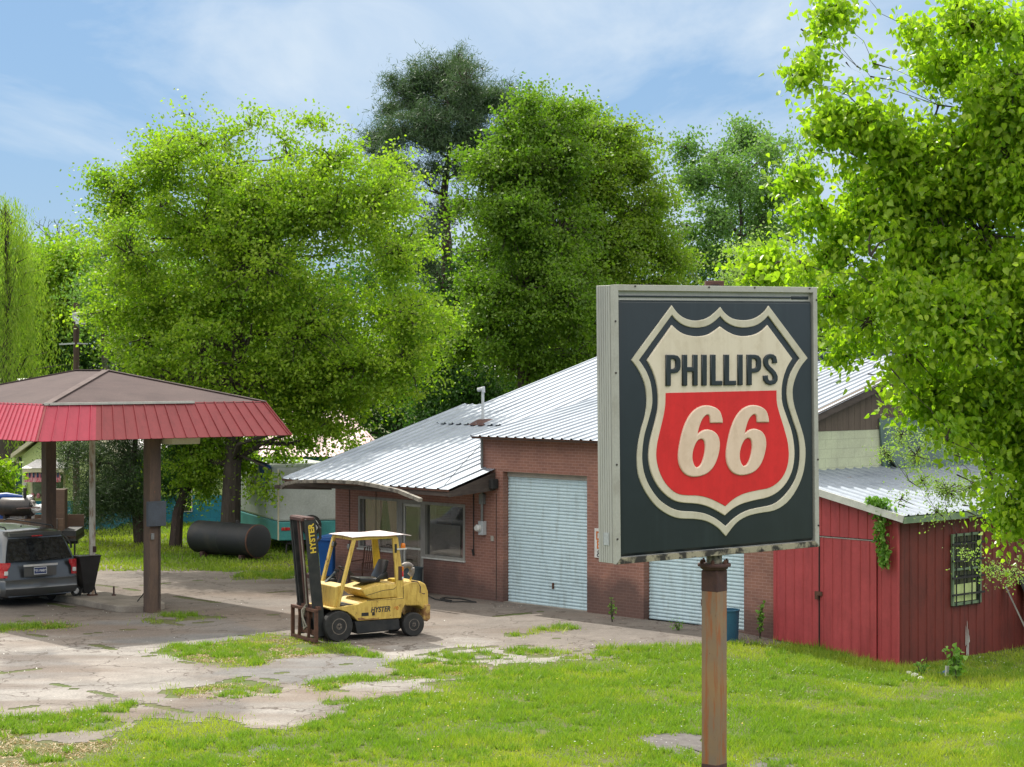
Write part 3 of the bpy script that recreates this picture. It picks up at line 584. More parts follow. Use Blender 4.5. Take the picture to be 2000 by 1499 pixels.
    # rolling doors
    for (x0, x1, _, z1), nm in ((d1, 'a'), (d2, 'b')):
        dm = MB(); y = T-.06; pitch = .0765; nz = int((z1+.32)/pitch); zz = z1-.1
        prof = []
        while zz > (-.02 if nm == 'a' else -.06):
            for k, dy in ((0, .006), (.12, -.001), (.32, -.012), (.55, -.016), (.78, -.012), (.92, -.001)): prof.append((y+dy, zz-k*pitch))
            zz -= pitch
        prof.append((y, zz)); vs_ = []
        for yy, z in prof: vs_ += [(x0+.01, yy, z), (x1-.01, yy, z)]
        dm.add(vs_, [(2*i, 2*i+2, 2*i+3, 2*i+1) for i in range(len(prof)-1)])
        o = dm.build('rolling_door', M['rolldoor'], root)
        MB().box((x0+.012, T-.09, zz-.02), (x1-.012, T-.02, zz+.06)).build('bottom_bar', M['steelgrey'], o)
        MB().box((x0+.01, T-.1, z1-.12), (x1-.01, T-.0, z1-.003)).build('door_hood', M['blindgrey'], o)
        MB().box(((x0+x1)/2+.12, T-.105, .42), ((x0+x1)/2+.16, T-.07, .56)).build('lock_handle', M['rust'], o)
        MB().box((x0-.05, T+.001, -.1), (x1+.05, T+.4, z1)).build('dark_interior', M['room'], root) if False else None
    MB().box((d1[0], .02, -.1), (d1[1], T+.1, .012)).build('door_sill', M['concrete'], root); MB().box((d2[0], .02, -.3), (d2[1], T+.1, -.02)).build('door_sill', M['concrete'], root)
    # windows
    def win(x0, x1, z0, z1, curt, mull=()):
        fr = MB(); fw = .07
        for a_, b_ in (((x0, z0), (x0+fw, z1)), ((x1-fw, z0), (x1, z1)), ((x0+fw, z0), (x1-fw, z0+fw*.8)), ((x0+fw, z1-fw), (x1-fw, z1))):
            fr.box((a_[0], -.012, a_[1]), (b_[0], .14, b_[1]))
        for x in mull: fr.box((x-.012, .03, z0+fw*.8), (x+.012, .09, z1-fw))
        w = fr.build('window', M['greywood'], root, bevel=.004)
        MB().box((x0-.02, -.045, z0-.04), (x1+.02, -.002, z0-.003)).build('window_sill', M['whitetrim'], w)
        MB().box((x0+fw, .07, z0+fw*.8), (x1-fw, .074, z1-fw)).build('pane', M['glass'], w)
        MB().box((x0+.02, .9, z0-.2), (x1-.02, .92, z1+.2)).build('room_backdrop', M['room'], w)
        if curt == 1:
            for s0, s1, e0, e1 in ((x0+.12, x0+.85, x0+.12, x0+.62), (x1-.62, x1-.1, x1-.38, x1-.1)):
                cm = MB(); n = 26; vs_ = []
                for i in range(n+1):
                    t_ = i/n; off = .03*math.sin(t_*n*1.1)
                    vs_ += [(e0+(e1-e0)*t_, .13+off, z0+.03), (s0+(s1-s0)*t_, .13+off*.6, z1-.05)]
                cm.add(vs_, [(2*i, 2*i+2, 2*i+3, 2*i+1) for i in range(n)]); cm.build('curtain', M['curtain'], w, sm=True)
        else:
            MB().box((x0+.09, .12, z0), (x1-.32, .13, z0+(z1-z0)*.6)).build('inner_board', M['blindgrey'], w)
            cm = MB(); n = 14; vs_ = []
            for i in range(n+1): vs_ += [(x1-.42+.3*i/n, .22+.02*math.sin(i*1.4), z0+.02), (x1-.3+.2*i/n, .22, z0+.85)]
            cm.add(vs_, [(2*i, 2*i+2, 2*i+3, 2*i+1) for i in range(n)]); cm.build('curtain', M['curtain'], w, sm=True)
    win(*w1, 1, (w1[0]+.14,)); win(*w2, 2)
    x0, x1, z0, z1 = dr; fr = MB()
    fr.box((x0+.002, -.01, z0), (x0+.13, .14, z1)); fr.box((x1-.1, -.01, z0), (x1-.002, .14, z1)); fr.box((x0+.13, -.01, z1-.09), (x1-.1, .14, z1))
    d = fr.build('entrance_door', M['greywood'], root, bevel=.004)
    lf = MB(); xa, xb = x0+.14, x1-.11
    for q in ((xa, z0, xa+.06, z1-.1), (xb-.03, z0, xb, z1-.1), (xa+.06, z0, xb-.03, z0+.25), (xa+.06, 1.02, xb-.03, 1.07), (xa+.06, z1-.16, xb-.03, z1-.1)): lf.box((q[0], .03, q[1]), (q[2], .07, q[3]))
    lf.build('door_leaf', M['whitetrim'], d); MB().box((xa+.06, .045, z0+.25), (xb-.03, .049, z1-.16)).build('pane', M['glass'], d)
    MB().box((xa, .5, z0), (xb, .52, z1)).build('room_backdrop', M['blindgrey'], d)
    MB().box((x0+.02,-.35,-.02),(x1,.0,.045)).build('door_step', M['concrete'], root)
    # meter, conduit, small boxes, downspout
    am_ = A(945); zt = BL(945, 846)[1]; mc = MB(); mc.tube([(am_, -.06, zt-.08), (am_, -.06, BL(945, 1018)[1])], .032, 10); mc.build('conduit', M['steelgrey'], root, sm=True)
    MB().box((A(941), -.1, BL(946, 985)[1]), (A(949), -.01, BL(946, 965)[1])).build('junction_box', M['steelgrey'], root, bevel=.006)
    e_ = MB().box((A(941.5), -.13, BL(946, 1045)[1]), (A(950.5), -.002, BL(946, 1018)[1])).build('meter_box', M['lampgrey'], root, bevel=.01)
    MB().lathe([(.085, -.13), (.085, -.2), (.06, -.235)], (A(943.5), 0, BL(943, 1031)[1]), axis='y', n=20).build('meter_dial', M['whitelens'], e_, sm=True)
    MB().box((A(960), -.03, BL(963, 1057)[1]), (A(965), -.002, BL(963, 1047)[1])).build('outlet_cover', M['blindgrey'], root)
    MB().tube([(A(926), -.02, 2.5), (A(926), -.02, BL(926, 1075)[1])], .012, 6).tube([(A(926), -.02, BL(926,1085)[1]), (A(926), -.05, BL(926, 1073)[1])], .03, 6).build('wall_cable', M['black'], root)
    for jx in (735, 683, 970): MB().tube([(A(jx), -.01, 2.55), (A(jx), -.01, .05)], .008, 5).build('wall_joint', M['darkwood'], root)
    # loose gutter
    def gp(px, py, t): a, z = BL(px, py, t); return (a, t, z)
    g = MB(); pts = [gp(551, 953, -1.62), gp(560, 945, -1.62), gp(580, 941, -1.62), gp(640, 940, -1.60), gp(700, 943, -1.58), gp(740, 950, -1.6), gp(780, 960, -1.66), gp(821, 977, -1.75)]
    for i in range(len(pts)-1): g.bar(pts[i], Vector(pts[i+1])+(Vector(pts[i+1])-Vector(pts[i])).normalized()*.01, .10, .085)
    g.build('hanging_gutter', M['gutter'], root)
    # roof vent pipe with cowl
    t = 3.2; a_, z_ = BL(943, 812, t); v = MB(); base = zo_(t)
    v.tube([(a_, t, base-.05), (a_, t, z_+.62)], .038, 12); o = v.build('vent_pipe', M['lampgrey'], root, sm=True)
    MB().tube([(a_+.02, t, z_+.60), (a_+.02, t, z_+.70), (a_-.13, t-.05, z_+.67)], [.05, .07, .055], 12).build('vent_cowl', M['lampgrey'], o, sm=True)
    MB().hexa([(a_-.32,t-.25,zo_(t-.25)+.03),(a_+.3,t-.25,zo_(t-.25)+.03),(a_+.3,t+.25,zo_(t+.25)+.03),(a_-.32,t+.25,zo_(t+.25)+.03),(a_-.1,t-.1,base+.1),(a_+.1,t-.1,base+.1),(a_+.1,t+.1,base+.12),(a_-.1,t+.1,base+.12)]).build('vent_flashing', M['darkrust'], o)
    MB().tube([gp(938, 870, -.2), gp(905, 905, -.8), gp(868, 948, -1.45)], .008, 5).build('roof_wire', M['black'], root)
    # hand lettered board on the pier between the doors
    x0, z1 = BL(1163, 1032); x1 = A(1235); z0 = BL(1163, 1089)[1]
    s = MB().box((x0, -.03, z0), (x1, -.003, z1)).build('notice_board', M['signwhite'], root)
    text_mesh('board_letter', 'D', .26, .002, M['orangepaint'], s, (x0+.14, -.034, z1-.17), (1,0,0), (0,0,1), .006)
    text_mesh('board_letter', 'B', .26, .002, M['orangepaint'], s, (x0+.14, -.034, z1-.37), (1,0,0), (0,0,1), .006)
    text_mesh('board_letter', '&', .22, .002, M['inkblack'], s, (x0+.14, -.034, z1-.57), (1,0,0), (0,0,1), .0)
build_garage()

# ================================================================== RED SHED
def build_shed():
    root = empty('red_shed', b2w(BL(1513, 1000)[0], 0, 0), BRZ, 'red ribbed metal lean-to shed with double doors beside the garage', 'shed')
    a0 = BL(1513, 1000)[0]; A = lambda px: BL(px, 1000)[0]-a0
    w = A(1757); y0 = -.03; dep = 8.0; sl_ = .2
    zt = lambda a: 3.36-.205*a
    mb = MB()
    def siding(mb, P, Q, zb, ztf, out, pitch=.23, h=.016, m=0):
        """vertical ribbed siding between P and Q (x,y), bottom zb(t), top ztf(t)"""
        P, Q = Vector((*P, 0)), Vector((*Q, 0)); Lw = (Q-P).length; d = (Q-P)/Lw; o = Vector((*out, 0)); prof = [(0, 0)]; x = .06
        while x < Lw-.04:
            prof += [(x, 0), (x+.012, h), (x+.028, h), (x+.04, 0)]; x += pitch
        prof.append((Lw, 0)); vs_ = []
        for x, z in prof:
            p = P+d*x+o*z; vs_ += [(p.x, p.y, zb(x)), (p.x, p.y, ztf(x))]
        for x, z in prof:
            p = P+d*x-o*.03; vs_ += [(p.x, p.y, zb(x)), (p.x, p.y, ztf(x))]
        n = len(prof); fs = [(2*i, 2*i+2, 2*i+3, 2*i+1) for i in range(n-1)]+[(2*n+2*i, 2*n+2*i+1, 2*n+2*i+3, 2*n+2*i+2) for i in range(n-1)]
        fs += [(0, 1, 2*n+1, 2*n), (2*n-2, 4*n-2, 4*n-1, 2*n-1)]; mb.add(vs_, fs, m)
    gzl = lambda a: gz((b2w(a0+a, 0)).x, (b2w(a0+a, 0)).y)
    dl0, dm_, dr_ = .0, A(1604.5), A(1716); zd = 2.16
    dtop = BL(1604, 1049)[1]
    siding(mb, (0, y0), (dr_, y0), lambda x: dtop+.03, lambda x: zt(x)-.06, (0, -1))
    siding(mb, (dr_, y0), (w, y0), lambda x: gzl(dr_+x)-.02, lambda x: zt(dr_+x)-.06, (0, -1))
    o = mb.build('front_wall', M['redmetal'], root)
    # doors: left leaf and right leaf
    for (xa, xb) in ((.02, dm_-.012), (dm_+.012, dr_-.01)):
        m2 = MB(); siding(m2, (xa, y0-.035), (xb, y0-.035), lambda x: gzl(xa+x)+.03, lambda x: dtop+.0-.004*x, (0, -1)); d = m2.build('door', M['redmetal'], root)
        MB().box((xa, y0-.045, dtop), (xb, y0-.002, dtop+.018)).build('door_edge', M['greywood'], d)
    MB().box((dm_-.006, y0-.06, gzl(dm_)+.03), (dm_+.006, y0-.02, dtop)).build('door_gap_strip', M['black'], root)
    lk = BL(1606, 1158)[1]; MB().box((dm_-.09, y0-.08, lk-.05), (dm_+.09, y0-.05, lk+.03)).box((dm_-.07, y0-.10, lk-.13), (dm_-.0, y0-.06, lk-.04)).build('padlock_hasp', M['rust'], root)
    # side wall, window hole left to frame standing proud
    sw = MB(); siding(sw, (w, y0), (w, dep), lambda y: -.33, lambda y: zt(w)-.1, (1, 0), pitch=.285)
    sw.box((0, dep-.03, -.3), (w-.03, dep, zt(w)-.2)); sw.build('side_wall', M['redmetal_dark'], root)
    MB().box((w-.02, y0-.045, -.32), (w+.02, y0-.0, zt(w)-.06)).build('corner_trim', M['redmetal'], root)
    # roof
    ax = w+.27; rf = MB(); yb = dep+.2
    # ribs run down the slope: along +a. build sheet with front edge along the high wall
    ribbed(rf, (.0, yb, zt(0)-.0), (.0, y0-.22, zt(0)), (ax, y0-.22, zt(ax)), (ax, yb, zt(ax)), pitch=.305, h=.028)
    rf.build('roof', M['tin'], root)
    MB().bar((.0, y0-.225, zt(0)-.06), (ax, y0-.225, zt(ax)-.06), .03, .14).build('front_fascia', M['whitetrim'], root)
    MB().bar((ax-.01, y0-.2, zt(ax)-.085), (ax-.01, yb, zt(ax)-.085), .03, .13).build('eave_fascia', M['greentrim'], root)
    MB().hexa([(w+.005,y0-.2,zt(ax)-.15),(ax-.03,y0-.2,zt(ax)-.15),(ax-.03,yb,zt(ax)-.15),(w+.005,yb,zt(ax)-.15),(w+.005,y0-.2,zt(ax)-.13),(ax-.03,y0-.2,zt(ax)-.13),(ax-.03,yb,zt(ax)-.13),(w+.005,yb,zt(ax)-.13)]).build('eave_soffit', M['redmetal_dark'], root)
    # barred window on the side wall
    def SL(px, py):   # pixel on the side wall plane
        k = (px-1000)/F; s, c = math.sin(TH), math.cos(TH); a = a0+w
        t = (k*(BO.y-c*a)-a*s)/(c-k*s); Y = BO.y-c*a+s*t; return t, CH-(py-HY)/F*Y
    ya, zb_ = SL(1856, 1184); yb_, _ = SL(1912.5, 1178); zt_ = SL(1856, 1044)[1]; fr = MB(); f = .05; xx = w+.02
    for q in ((ya, zb_, ya+f, zt_), (yb_-f, zb_, yb_, zt_), (ya+f, zb_, yb_-f, zb_+f), (ya+f, zt_-f, yb_-f, zt_), (ya+f, (zb_+zt_)/2-.02, yb_-f, (zb_+zt_)/2+.02)): fr.box((xx-.01, q[0], q[1]), (xx+.04, q[2], q[3]))
    wn_ = fr.build('window', M['greentrim'], root, bevel=.004)
    MB().box((xx-.008, ya+f, zb_+f), (xx-.002, yb_-f, zt_-f)).build('pane', glassmat('shed_window_glass', (.02,.025,.022), .1), wn_)
    MB().box((xx-.001, ya+f+.02, zb_+f+.02), (xx+.002, yb_-f-.1, zb_+.42)).build('stored_board', M['limewall'], wn_)
    br = MB()
    for y in np.linspace(ya+.1, yb_-.1, 4): br.bar((xx+.06, y, zb_-.02), (xx+.06, y, zt_+.02), .02)
    for z in np.linspace(zb_+.22, zt_-.2, 4): br.bar((xx+.072, ya-.06, z), (xx+.072, yb_+.06, z), .02, .04)
    br.build('window_bars', M['black'], wn_)
    for k, (px, pa, pb) in enumerate(((1884.5,1222,1262),(1887,1212,1286),(1889.5,1228,1290),(1886,1262,1280),(1891,1240,1256))):
        MB().hexa([(w+.017,*SL(px,pb)),(w+.017,*SL(px+1.4,pb-3)),(w+.019,*SL(px+1.4,pb-3)),(w+.019,*SL(px,pb)),(w+.017,*SL(px+.4,pa)),(w+.017,*SL(px+1.0,pa+4)),(w+.019,*SL(px+1.0,pa+4)),(w+.019,*SL(px+.4,pa))]).build('paint_loss', M['whitetrim'], root)
    # boards leaning at the far right
    bd = [('leaning_plank', 'long grey weathered plank leaning on the dark side of the red shed', .0), ('black_board', 'black sheet propped behind the grey plank beside the red shed', .45)]
    y_, z_ = SL(1978, 1270)
    for nm, lb, dy in bd:
        p = b2w(a0+w+.55, y_+dy, -.3); q = b2w(a0+w+.06, y_-.35+dy, 1.0+.15*(dy > 0))
        if dy: ob = MB().hexa([p, p+Vector((.4,.5,0)), p+Vector((.44,.5,0)), p+Vector((.04,0,0)), q, q+Vector((.4,.5,0)), q+Vector((.44,.5,0)), q+Vector((.04,0,0))]).build(nm, M['black'], None)
        else: ob = MB().bar(p, q, .12, .03).build(nm, M['greywood'], None)
        tag(ob, lb, 'board')
    return root
build_shed()

# ================================================================== FUEL CANOPY
e1 = Vector((.770, .639, 0)).normalized(); e2 = Vector((-e1.y, e1.x, 0)); ZB = 3.97; CY = 1.66*0+ (CH-ZB)*F/151
C1 = Vector((-928/F*CY, CY, 0)); C1z = 0
def build_canopy():
    Wd, Dp = 6.42, 7.6; rz = math.atan2(e1.y, e1.x)
    root = empty('fuel_canopy', C1, rz, 'old filling station canopy with brown hip roof and slanted red metal skirt on two posts', 'canopy')
    ins = .45; zt = ZB+.78
    q = [(0, 0), (Wd, 0), (Wd, Dp), (0, Dp)]; qt = [(ins, ins), (Wd-ins, ins), (Wd-ins, Dp-ins), (ins, Dp-ins)]
    def skirt(i, mb, m, s0=0., s1=1., pitch=.30, h=.022):
        A = Vector((*q[i], ZB)); B = Vector((*q[(i+1) % 4], ZB)); At = Vector((*qt[i], zt)); Bt = Vector((*qt[(i+1) % 4], zt)); Lw = (B-A).length
        nrm = (B-A).cross(At-A).normalized(); ctr = Vector((Wd/2, Dp/2, ZB)); nrm = nrm if nrm.dot(A-ctr) > 0 else -nrm
        prof = [(s0*Lw, 0)]; x = math.ceil((s0*Lw)/pitch)*pitch+.02
        while x < s1*Lw-.06: prof += [(x, 0), (x+.008, h), (x+.03, h), (x+.038, 0)]; x += pitch
        prof.append((s1*Lw, 0)); vs_ = []
        for o in (0, -.02):
            for x, z in prof:
                t = x/Lw; vs_ += [A.lerp(B, t)+nrm*(z+o), At.lerp(Bt, t)+nrm*(z+o)]
        n = len(prof); fs = [(2*j, 2*j+2, 2*j+3, 2*j+1) for j in range(n-1)]+[(2*n+2*j, 2*n+2*j+1, 2*n+2*j+3, 2*n+2*j+2) for j in range(n-1)]+[(0,1,2*n+1,2*n),(2*n-2,4*n-2,4*n-1,2*n-1)]
        mb.add(vs_, fs, m)
    mb = MB(); skirt(0, mb, 0, .215, 1); skirt(1, mb, 0); skirt(2, mb, 0); mb.build('skirt', M['canopyred'], root)
    mb = MB(); skirt(0, mb, 0, 0, .215); skirt(3, mb, 0, pitch=.22); o = mb.build('skirt_left', M['canopypink'], root); o.name = 'skirt'; o['label'] = 'brighter pinkish red skirt panels'
    # hip trim on the corners
    for i in range(4): MB().bar((*q[i], ZB), (*qt[i], zt), .05, .03).build('corner_trim', M['canopyred'], root)
    # hip roof
    r0, r1 = (Wd*.515, 3.05), (Wd*.515, 4.45); zp = 5.46; zb = zt-.02; i2 = ins-.02
    b = [(i2, i2), (Wd-i2, i2), (Wd-i2, Dp-i2), (i2, Dp-i2)]; rf = MB()
    vs_ = [(*p, zb) for p in b]+[(*r0, zp), (*r1, zp)]+[(*p, zb-.06) for p in b]
    rf.add(vs_, [(0,1,4),(1,2,5,4),(2,3,5),(3,0,4,5),(0,6,7,1),(1,7,8,2),(2,8,9,3),(3,9,6,0),(6,9,8,7)])
    ro = rf.build('roof', M['shingle'], root)
    rc = MB(); up = Vector((0,0,.012))
    for p, r_ in ((b[0], r0), (b[1], r0), (b[2], r1), (b[3], r1)): rc.bar(Vector((*p, zb))+up, Vector((*r_, zp))+up, .16, .02)
    rc.bar((*r0, zp+.01), (*r1, zp+.01), .18, .02); rc.build('ridge_cap', mat('ridge_shingle', (.13,.10,.095), (.09,.065,.06), rough=.95), ro)
    fl = MB(); fl.bar((ins-.05, ins-.03, zt+.0), (Wd-ins-1.9, ins-.03, zt+.0), .07, .05); fl.build('edge_flashing', M['cabinet'], root)
    MB().box((.12, .12, ZB+.06), (Wd-.12, Dp-.12, ZB+.1)).build('soffit', M['creamtrim'], root)
    a = 3.42
    for s in (1.13+.02, 6.15):
        t = .29 if s < 3 else .27
        p = MB(); p.box((a-t/2, s-t/2, 0), (a+t/2, s+t/2, ZB+.06)); p.build('post', M['postwood'], root, bevel=.012)
    s = 1.15; MB().box((a-.24, s-.25, 1.96), (a+.22, s-.152, 2.52)).build('electrical_box', mat('box_grey_blue', (.07,.085,.11), (.055,.065,.08), rough=.55), root, bevel=.01)
    MB().box((a-.12, s-.19, 1.66), (a-.05, s-.148, 1.80)).build('switch', M['steelgrey'], root, bevel=.008)
    MB().tube([(a+.1, s-.16, 1.96), (a+.1, s-.16, .1)], .018, 6).build('conduit', M['darkwood'], root)
    MB().box((a+.20, s-.55, ZB-.17), (a+.92, s+.12, ZB+.055)).build('light_box', M['creamtrim'], root, bevel=.01)
    return a
CA = build_canopy()
def cl(a, s, z=0): return C1+e1*a+e2*s+Vector((0, 0, z))
# concrete pump island
isl = MB(); pts = []
rad = .5; ai, wi, s0, s1 = CA, .62, 1.55, 6.9
for k in range(13): t = math.pi+math.pi*k/12; pts.append((ai+wi*math.cos(t), s0+wi*.75*math.sin(t)+.2))
for k in range(13): t = math.pi*k/12; pts.append((ai+wi*math.cos(t), s1+wi*.75*math.sin(t)))
isl.prism(pts, lambda u, v, d: tuple(cl(u, v, d)), 0, .15)
tag(isl.build('concrete_island', M['concrete'], None, bevel=.02), kind='structure')
p = cl(CA, 3.95, .15)
wp = empty('white_pipe_pole', p, 0, 'thin rust streaked white steel pole standing on the pump island', 'pole')
MB().lathe([(.075, .03), (.073, ZB-.1)], n=16).build('pipe', M['whitepole'], wp, sm=True)
MB().lathe([(.13, 0), (.13, .03)], n=12).build('base_plate', M['rust'], wp); MB().box((.03,-.09,1.02),(.11,-.06,1.16)).build('small_plate', M['darkrust'], wp)
MB().box((-.09,-.09,ZB-.1),(.09,.09,ZB-.055)).build('head_plate', M['darkrust'], wp)
for i, (ds, lb) in enumerate(((-.42, 'short rusty pipe stub on the island right of the white pole'),)):
    q = cl(CA+.35, 3.55, .15); o = MB().tube([(0,0,0),(0,0,.22)], .022, 8).lathe([(.05,0),(.05,.03)], n=10).build('pipe_stub', M['darkrust'], None); o.location = q; tag(o, lb, 'pipe')
q = G(262, 1188); q.z = .15; o = MB().tube([(0,0,.012),(.28,.1,.38)], .014, 6).build('black_rod', M['black'], None); o.location = cl(CA+.1, 2.0, .15); tag(o, 'thin black rod stuck up at a slant on the island before the near post', 'rod')

# ================================================================== MINIVAN
def wheel(parent, c, r, wdt, rimr, side=1, rimmat=None, name='wheel', axis='y'):
    tr = MB().lathe([(rimr, -wdt/2), (r*.93, -wdt/2), (r, -wdt*.36), (r, wdt*.36), (r*.93, wdt/2), (rimr, wdt/2)], c, axis, 32).build(name, M['black'], parent, sm=True)
    rm = MB(); s = side*wdt/2
    rm.lathe([(rimr, s*.55), (rimr, s*1.01), (rimr*.9, s*1.02), (rimr*.82, s*.7), (rimr*.45, s*.75), (rimr*.38, s*1.0), (rimr*.15, s*1.05), (rimr*.1, s*.8)], c, axis, 28)
    rm.build('rim', rimmat or M['rim'], tr, sm=True)
    nb = MB()
    for k in range(5):
        t = k*2*math.pi/5; rr = rimr*.28; cc = Vector(c)+(Vector((rr*math.sin(t), 0, rr*math.cos(t))) if axis == 'y' else Vector((0, rr*math.cos(t), rr*math.sin(t))))
        nb.lathe([(.011, s*.98), (.011, s*1.12)], cc, axis, 6)
    nb.build('wheel_nut', M['bolt'], tr); return tr
def build_van():
    fx, fy = e2.x, e2.y; rz = math.atan2(fy, fx)
    root = empty('minivan', (-10.9, 47.9, 0), rz, 'dark grey minivan seen from behind, parked under the canopy', 'van'); root.scale = (1, 1, .955)
    # section half profile, param: floor, belt, roof
    def ring(x, belt, roof, wb, wr, floor=.27, lean=0.):
        h = [(0, floor), (wb*.86, floor), (wb*.97, floor+.1), (wb, floor+.28), (wb*1.0, belt-.22), (wb*.975, belt-.03), (wb*.955, belt), (wr+(wb-wr)*.42, belt+(roof-belt)*.55), (wr+.03, roof-.13), (wr-.05, roof-.04), (wr-.2, roof-.01), (0, roof+.02)]
        pts = h+[(-y, z) for y, z in h[-2:0:-1]]
        o = []
        for y, z in pts:
            bulge = .07*(1-(y/wb)**2) if abs(lean) >= 0 else 0
            xx = x+(lean*max(0, (z-belt)/(max(roof-belt, .01))))-(bulge if x < .3 else (-bulge if x > 4.9 else 0)); o.append((xx, y, z))
        return o
    rings = [ring(.06, 1.10, 1.78, .90, .66, lean=.30), ring(.10, 1.10, 1.80, .95, .69, lean=.30), ring(.25, 1.08, 1.83, .985, .70, lean=.26), ring(.7, 1.06, 1.85, .99, .71), ring(2.4, 1.04, 1.86, .99, .71), ring(3.3, 1.02, 1.82, .99, .69), ring(3.75, 1.0, 1.45, .98, .74), ring(4.15, .99, 1.12, .97, .8), ring(4.7, .9, .98, .93, .78), ring(5.0, .75, .84, .82, .7), ring(5.08, .62, .7, .7, .6)]
    n = len(rings[0]); vs_ = [p for r_ in rings for p in r_]; fs = []
    for i in range(len(rings)-1):
        for j in range(n): fs.append((i*n+j, i*n+(j+1) % n, (i+1)*n+(j+1) % n, (i+1)*n+j))
    fs += [tuple(range(n)), tuple((len(rings)-1)*n+j for j in range(n-1, -1, -1))]
    body = MB().add(vs_, fs).build('body', M['vanpaint'], root, sm=True)
    # surface point on the tailgate
    def rear(y, z, off=.012):
        t = max(0, (z-1.10)/.70); x = .06+.30*t-.07*(1-(y/.90)**2)-off; return (x, y, z)
    def patch(name, outline, material, off=.012, nx=10, nz=6, parent=root, th=.01):
        """outline(z01) -> (ymin,ymax,z)"""
        v = []; 
        for k in range(nz+1):
            y0, y1, z = outline(k/nz)
            for i in range(nx+1): v.append(rear(y0+(y1-y0)*i/nx, z, off))
        f = [(k*(nx+1)+i, k*(nx+1)+i+1, (k+1)*(nx+1)+i+1, (k+1)*(nx+1)+i) for k in range(nz) for i in range(nx)]
        m_ = len(v); v2 = [(x+th, y, z) for x, y, z in v]; f2 = [tuple(q+m_ for q in ff[::-1]) for ff in f]
        rim_ = [i for i in range(nx+1)]+[k*(nx+1)+nx for k in range(1, nz+1)]+[nz*(nx+1)+i for i in range(nx-1, -1, -1)]+[k*(nx+1) for k in range(nz-1, 0, -1)]
        f3 = [(rim_[i], rim_[i-1], rim_[i-1]+m_, rim_[i]+m_) for i in range(len(rim_))]
        return MB().add(v+v2, f+f2+f3).build(name, material, parent, sm=True)
    rw = patch('rear_window', lambda t: (-(.83-.15*t), .83-.15*t, 1.13+.52*t), M['vanglass'], .016)
    MB().bar(rear(-.1, 1.15, .035), rear(-.42, 1.19, .035), .02).lathe([(.03,0),(.03,.02)], rear(-.08,1.15,.05), 'x', 10).build('wiper', M['black'], rw)
    patch('spoiler', lambda t: (-.66, .66, 1.70+.08*t), M['vanpaint'], .06, th=.1)
    patch('brake_light', lambda t: (-.13, .13, 1.69+.025*t), M['redlens'], .068, th=.02)
    hd = patch('tailgate_handle', lambda t: (-.42, .44, .985+.05*t), M['chrome'], .03, nz=3)
    patch('plate_recess', lambda t: (-.40, .42, .74+.22*t), M['vanpaint'], .004)
    pl = patch('licence_plate', lambda t: (-.155+.03, .155+.03, .80+.15*t), M['plateblue'], .03, nx=2, nz=2)
    x, _, _ = rear(.03, .87, .034); text_mesh('plate_number', '971 BMR8', .085, .001, M['platewhite'], pl, (x-.001, .03, .872), (0,-1,0), (0,0,1), .004, .85)
    MB().bar((x+.0, .185, .957), (x+.0, -.125, .957), .006, .02).bar((x, .185, .797), (x, -.125, .797), .006, .02).bar((x, .188, .797), (x, .188, .957), .006, .012).bar((x, -.128, .797), (x, -.128, .957), .006, .012).build('plate_frame', M['platewhite'], pl)
    for s in (1, -1):
        def ol(t, s=s): a_, b_ = (.70, .955) if t < 2 else (0, 0); return (s*.80 if s > 0 else -.955+.0, .955 if s > 0 else -.80, .74+.36*t)
        v = []
        for z in (.74, .92, 1.02, 1.10):
            w_ = .76 if z > .95 else .83
            for y, dx in ((w_, -.028), (.90, -.02), (.965, .03), (1.0, .13), (1.0, .26 if z > .95 else .18)): v.append((.06-.07*(1-min(1, (y/.90)**2))+dx-.006, s*y, z))
        f = [(k*5+i, k*5+i+1, (k+1)*5+i+1, (k+1)*5+i) for k in range(3) for i in range(4)]; m_ = len(v)
        v += [(a_+.03, b_*.97, c_) for a_, b_, c_ in v]; f += [tuple(q+m_ for q in ff[::-1]) for ff in f]
        f += [(i, i+1, i+1+m_, i+m_) for i in range(4)]+[(15+i, 16+i, 16+i+m_, 15+i+m_) for i in range(4)]+[(k*5, k*5+5, k*5+5+m_, k*5+m_) for k in range(3)]+[(k*5+4, k*5+9, k*5+9+m_, k*5+4+m_) for k in range(3)]
        tl = MB().add(v, f).build('tail_light', M['redlens'], root, sm=True)
        MB().box((-.0, s*.86-.05, .80), (.03, s*.86+.04, .90)).build('reverse_lens', M['whitelens'], tl, bevel=.01)
    # bumper
    bp = MB(); prf = [(-1.0, .42), (-.98, .1), (-.9, .0), (-.5, -.045), (0, -.06), (.5, -.045), (.9, .0), (.98, .1), (1.0, .42)]; v = []
    for z, o in ((.30, .06), (.38, -.01), (.47, -.035), (.50, -.02), (.64, -.02), (.68, .02)):
        for y, x in prf: v.append((x+o-.02, y*.995, z))
    k9 = len(prf); f = [(k*k9+i, k*k9+i+1, (k+1)*k9+i+1, (k+1)*k9+i) for k in range(5) for i in range(k9-1)]
    m_ = len(v); v += [(a_+.06, b_*.94, c_) for a_, b_, c_ in v]; f += [tuple(q+m_ for q in ff[::-1]) for ff in f]; f += [(5*k9+i, 5*k9+i+1, 5*k9+i+1+m_, 5*k9+i+m_) for i in range(k9-1)]+[(i, i+1, i+1+m_, i+m_) for i in range(k9-1)]
    bp.add(v, f); bp.build('rear_bumper', M['vanpaint'], root, sm=True)
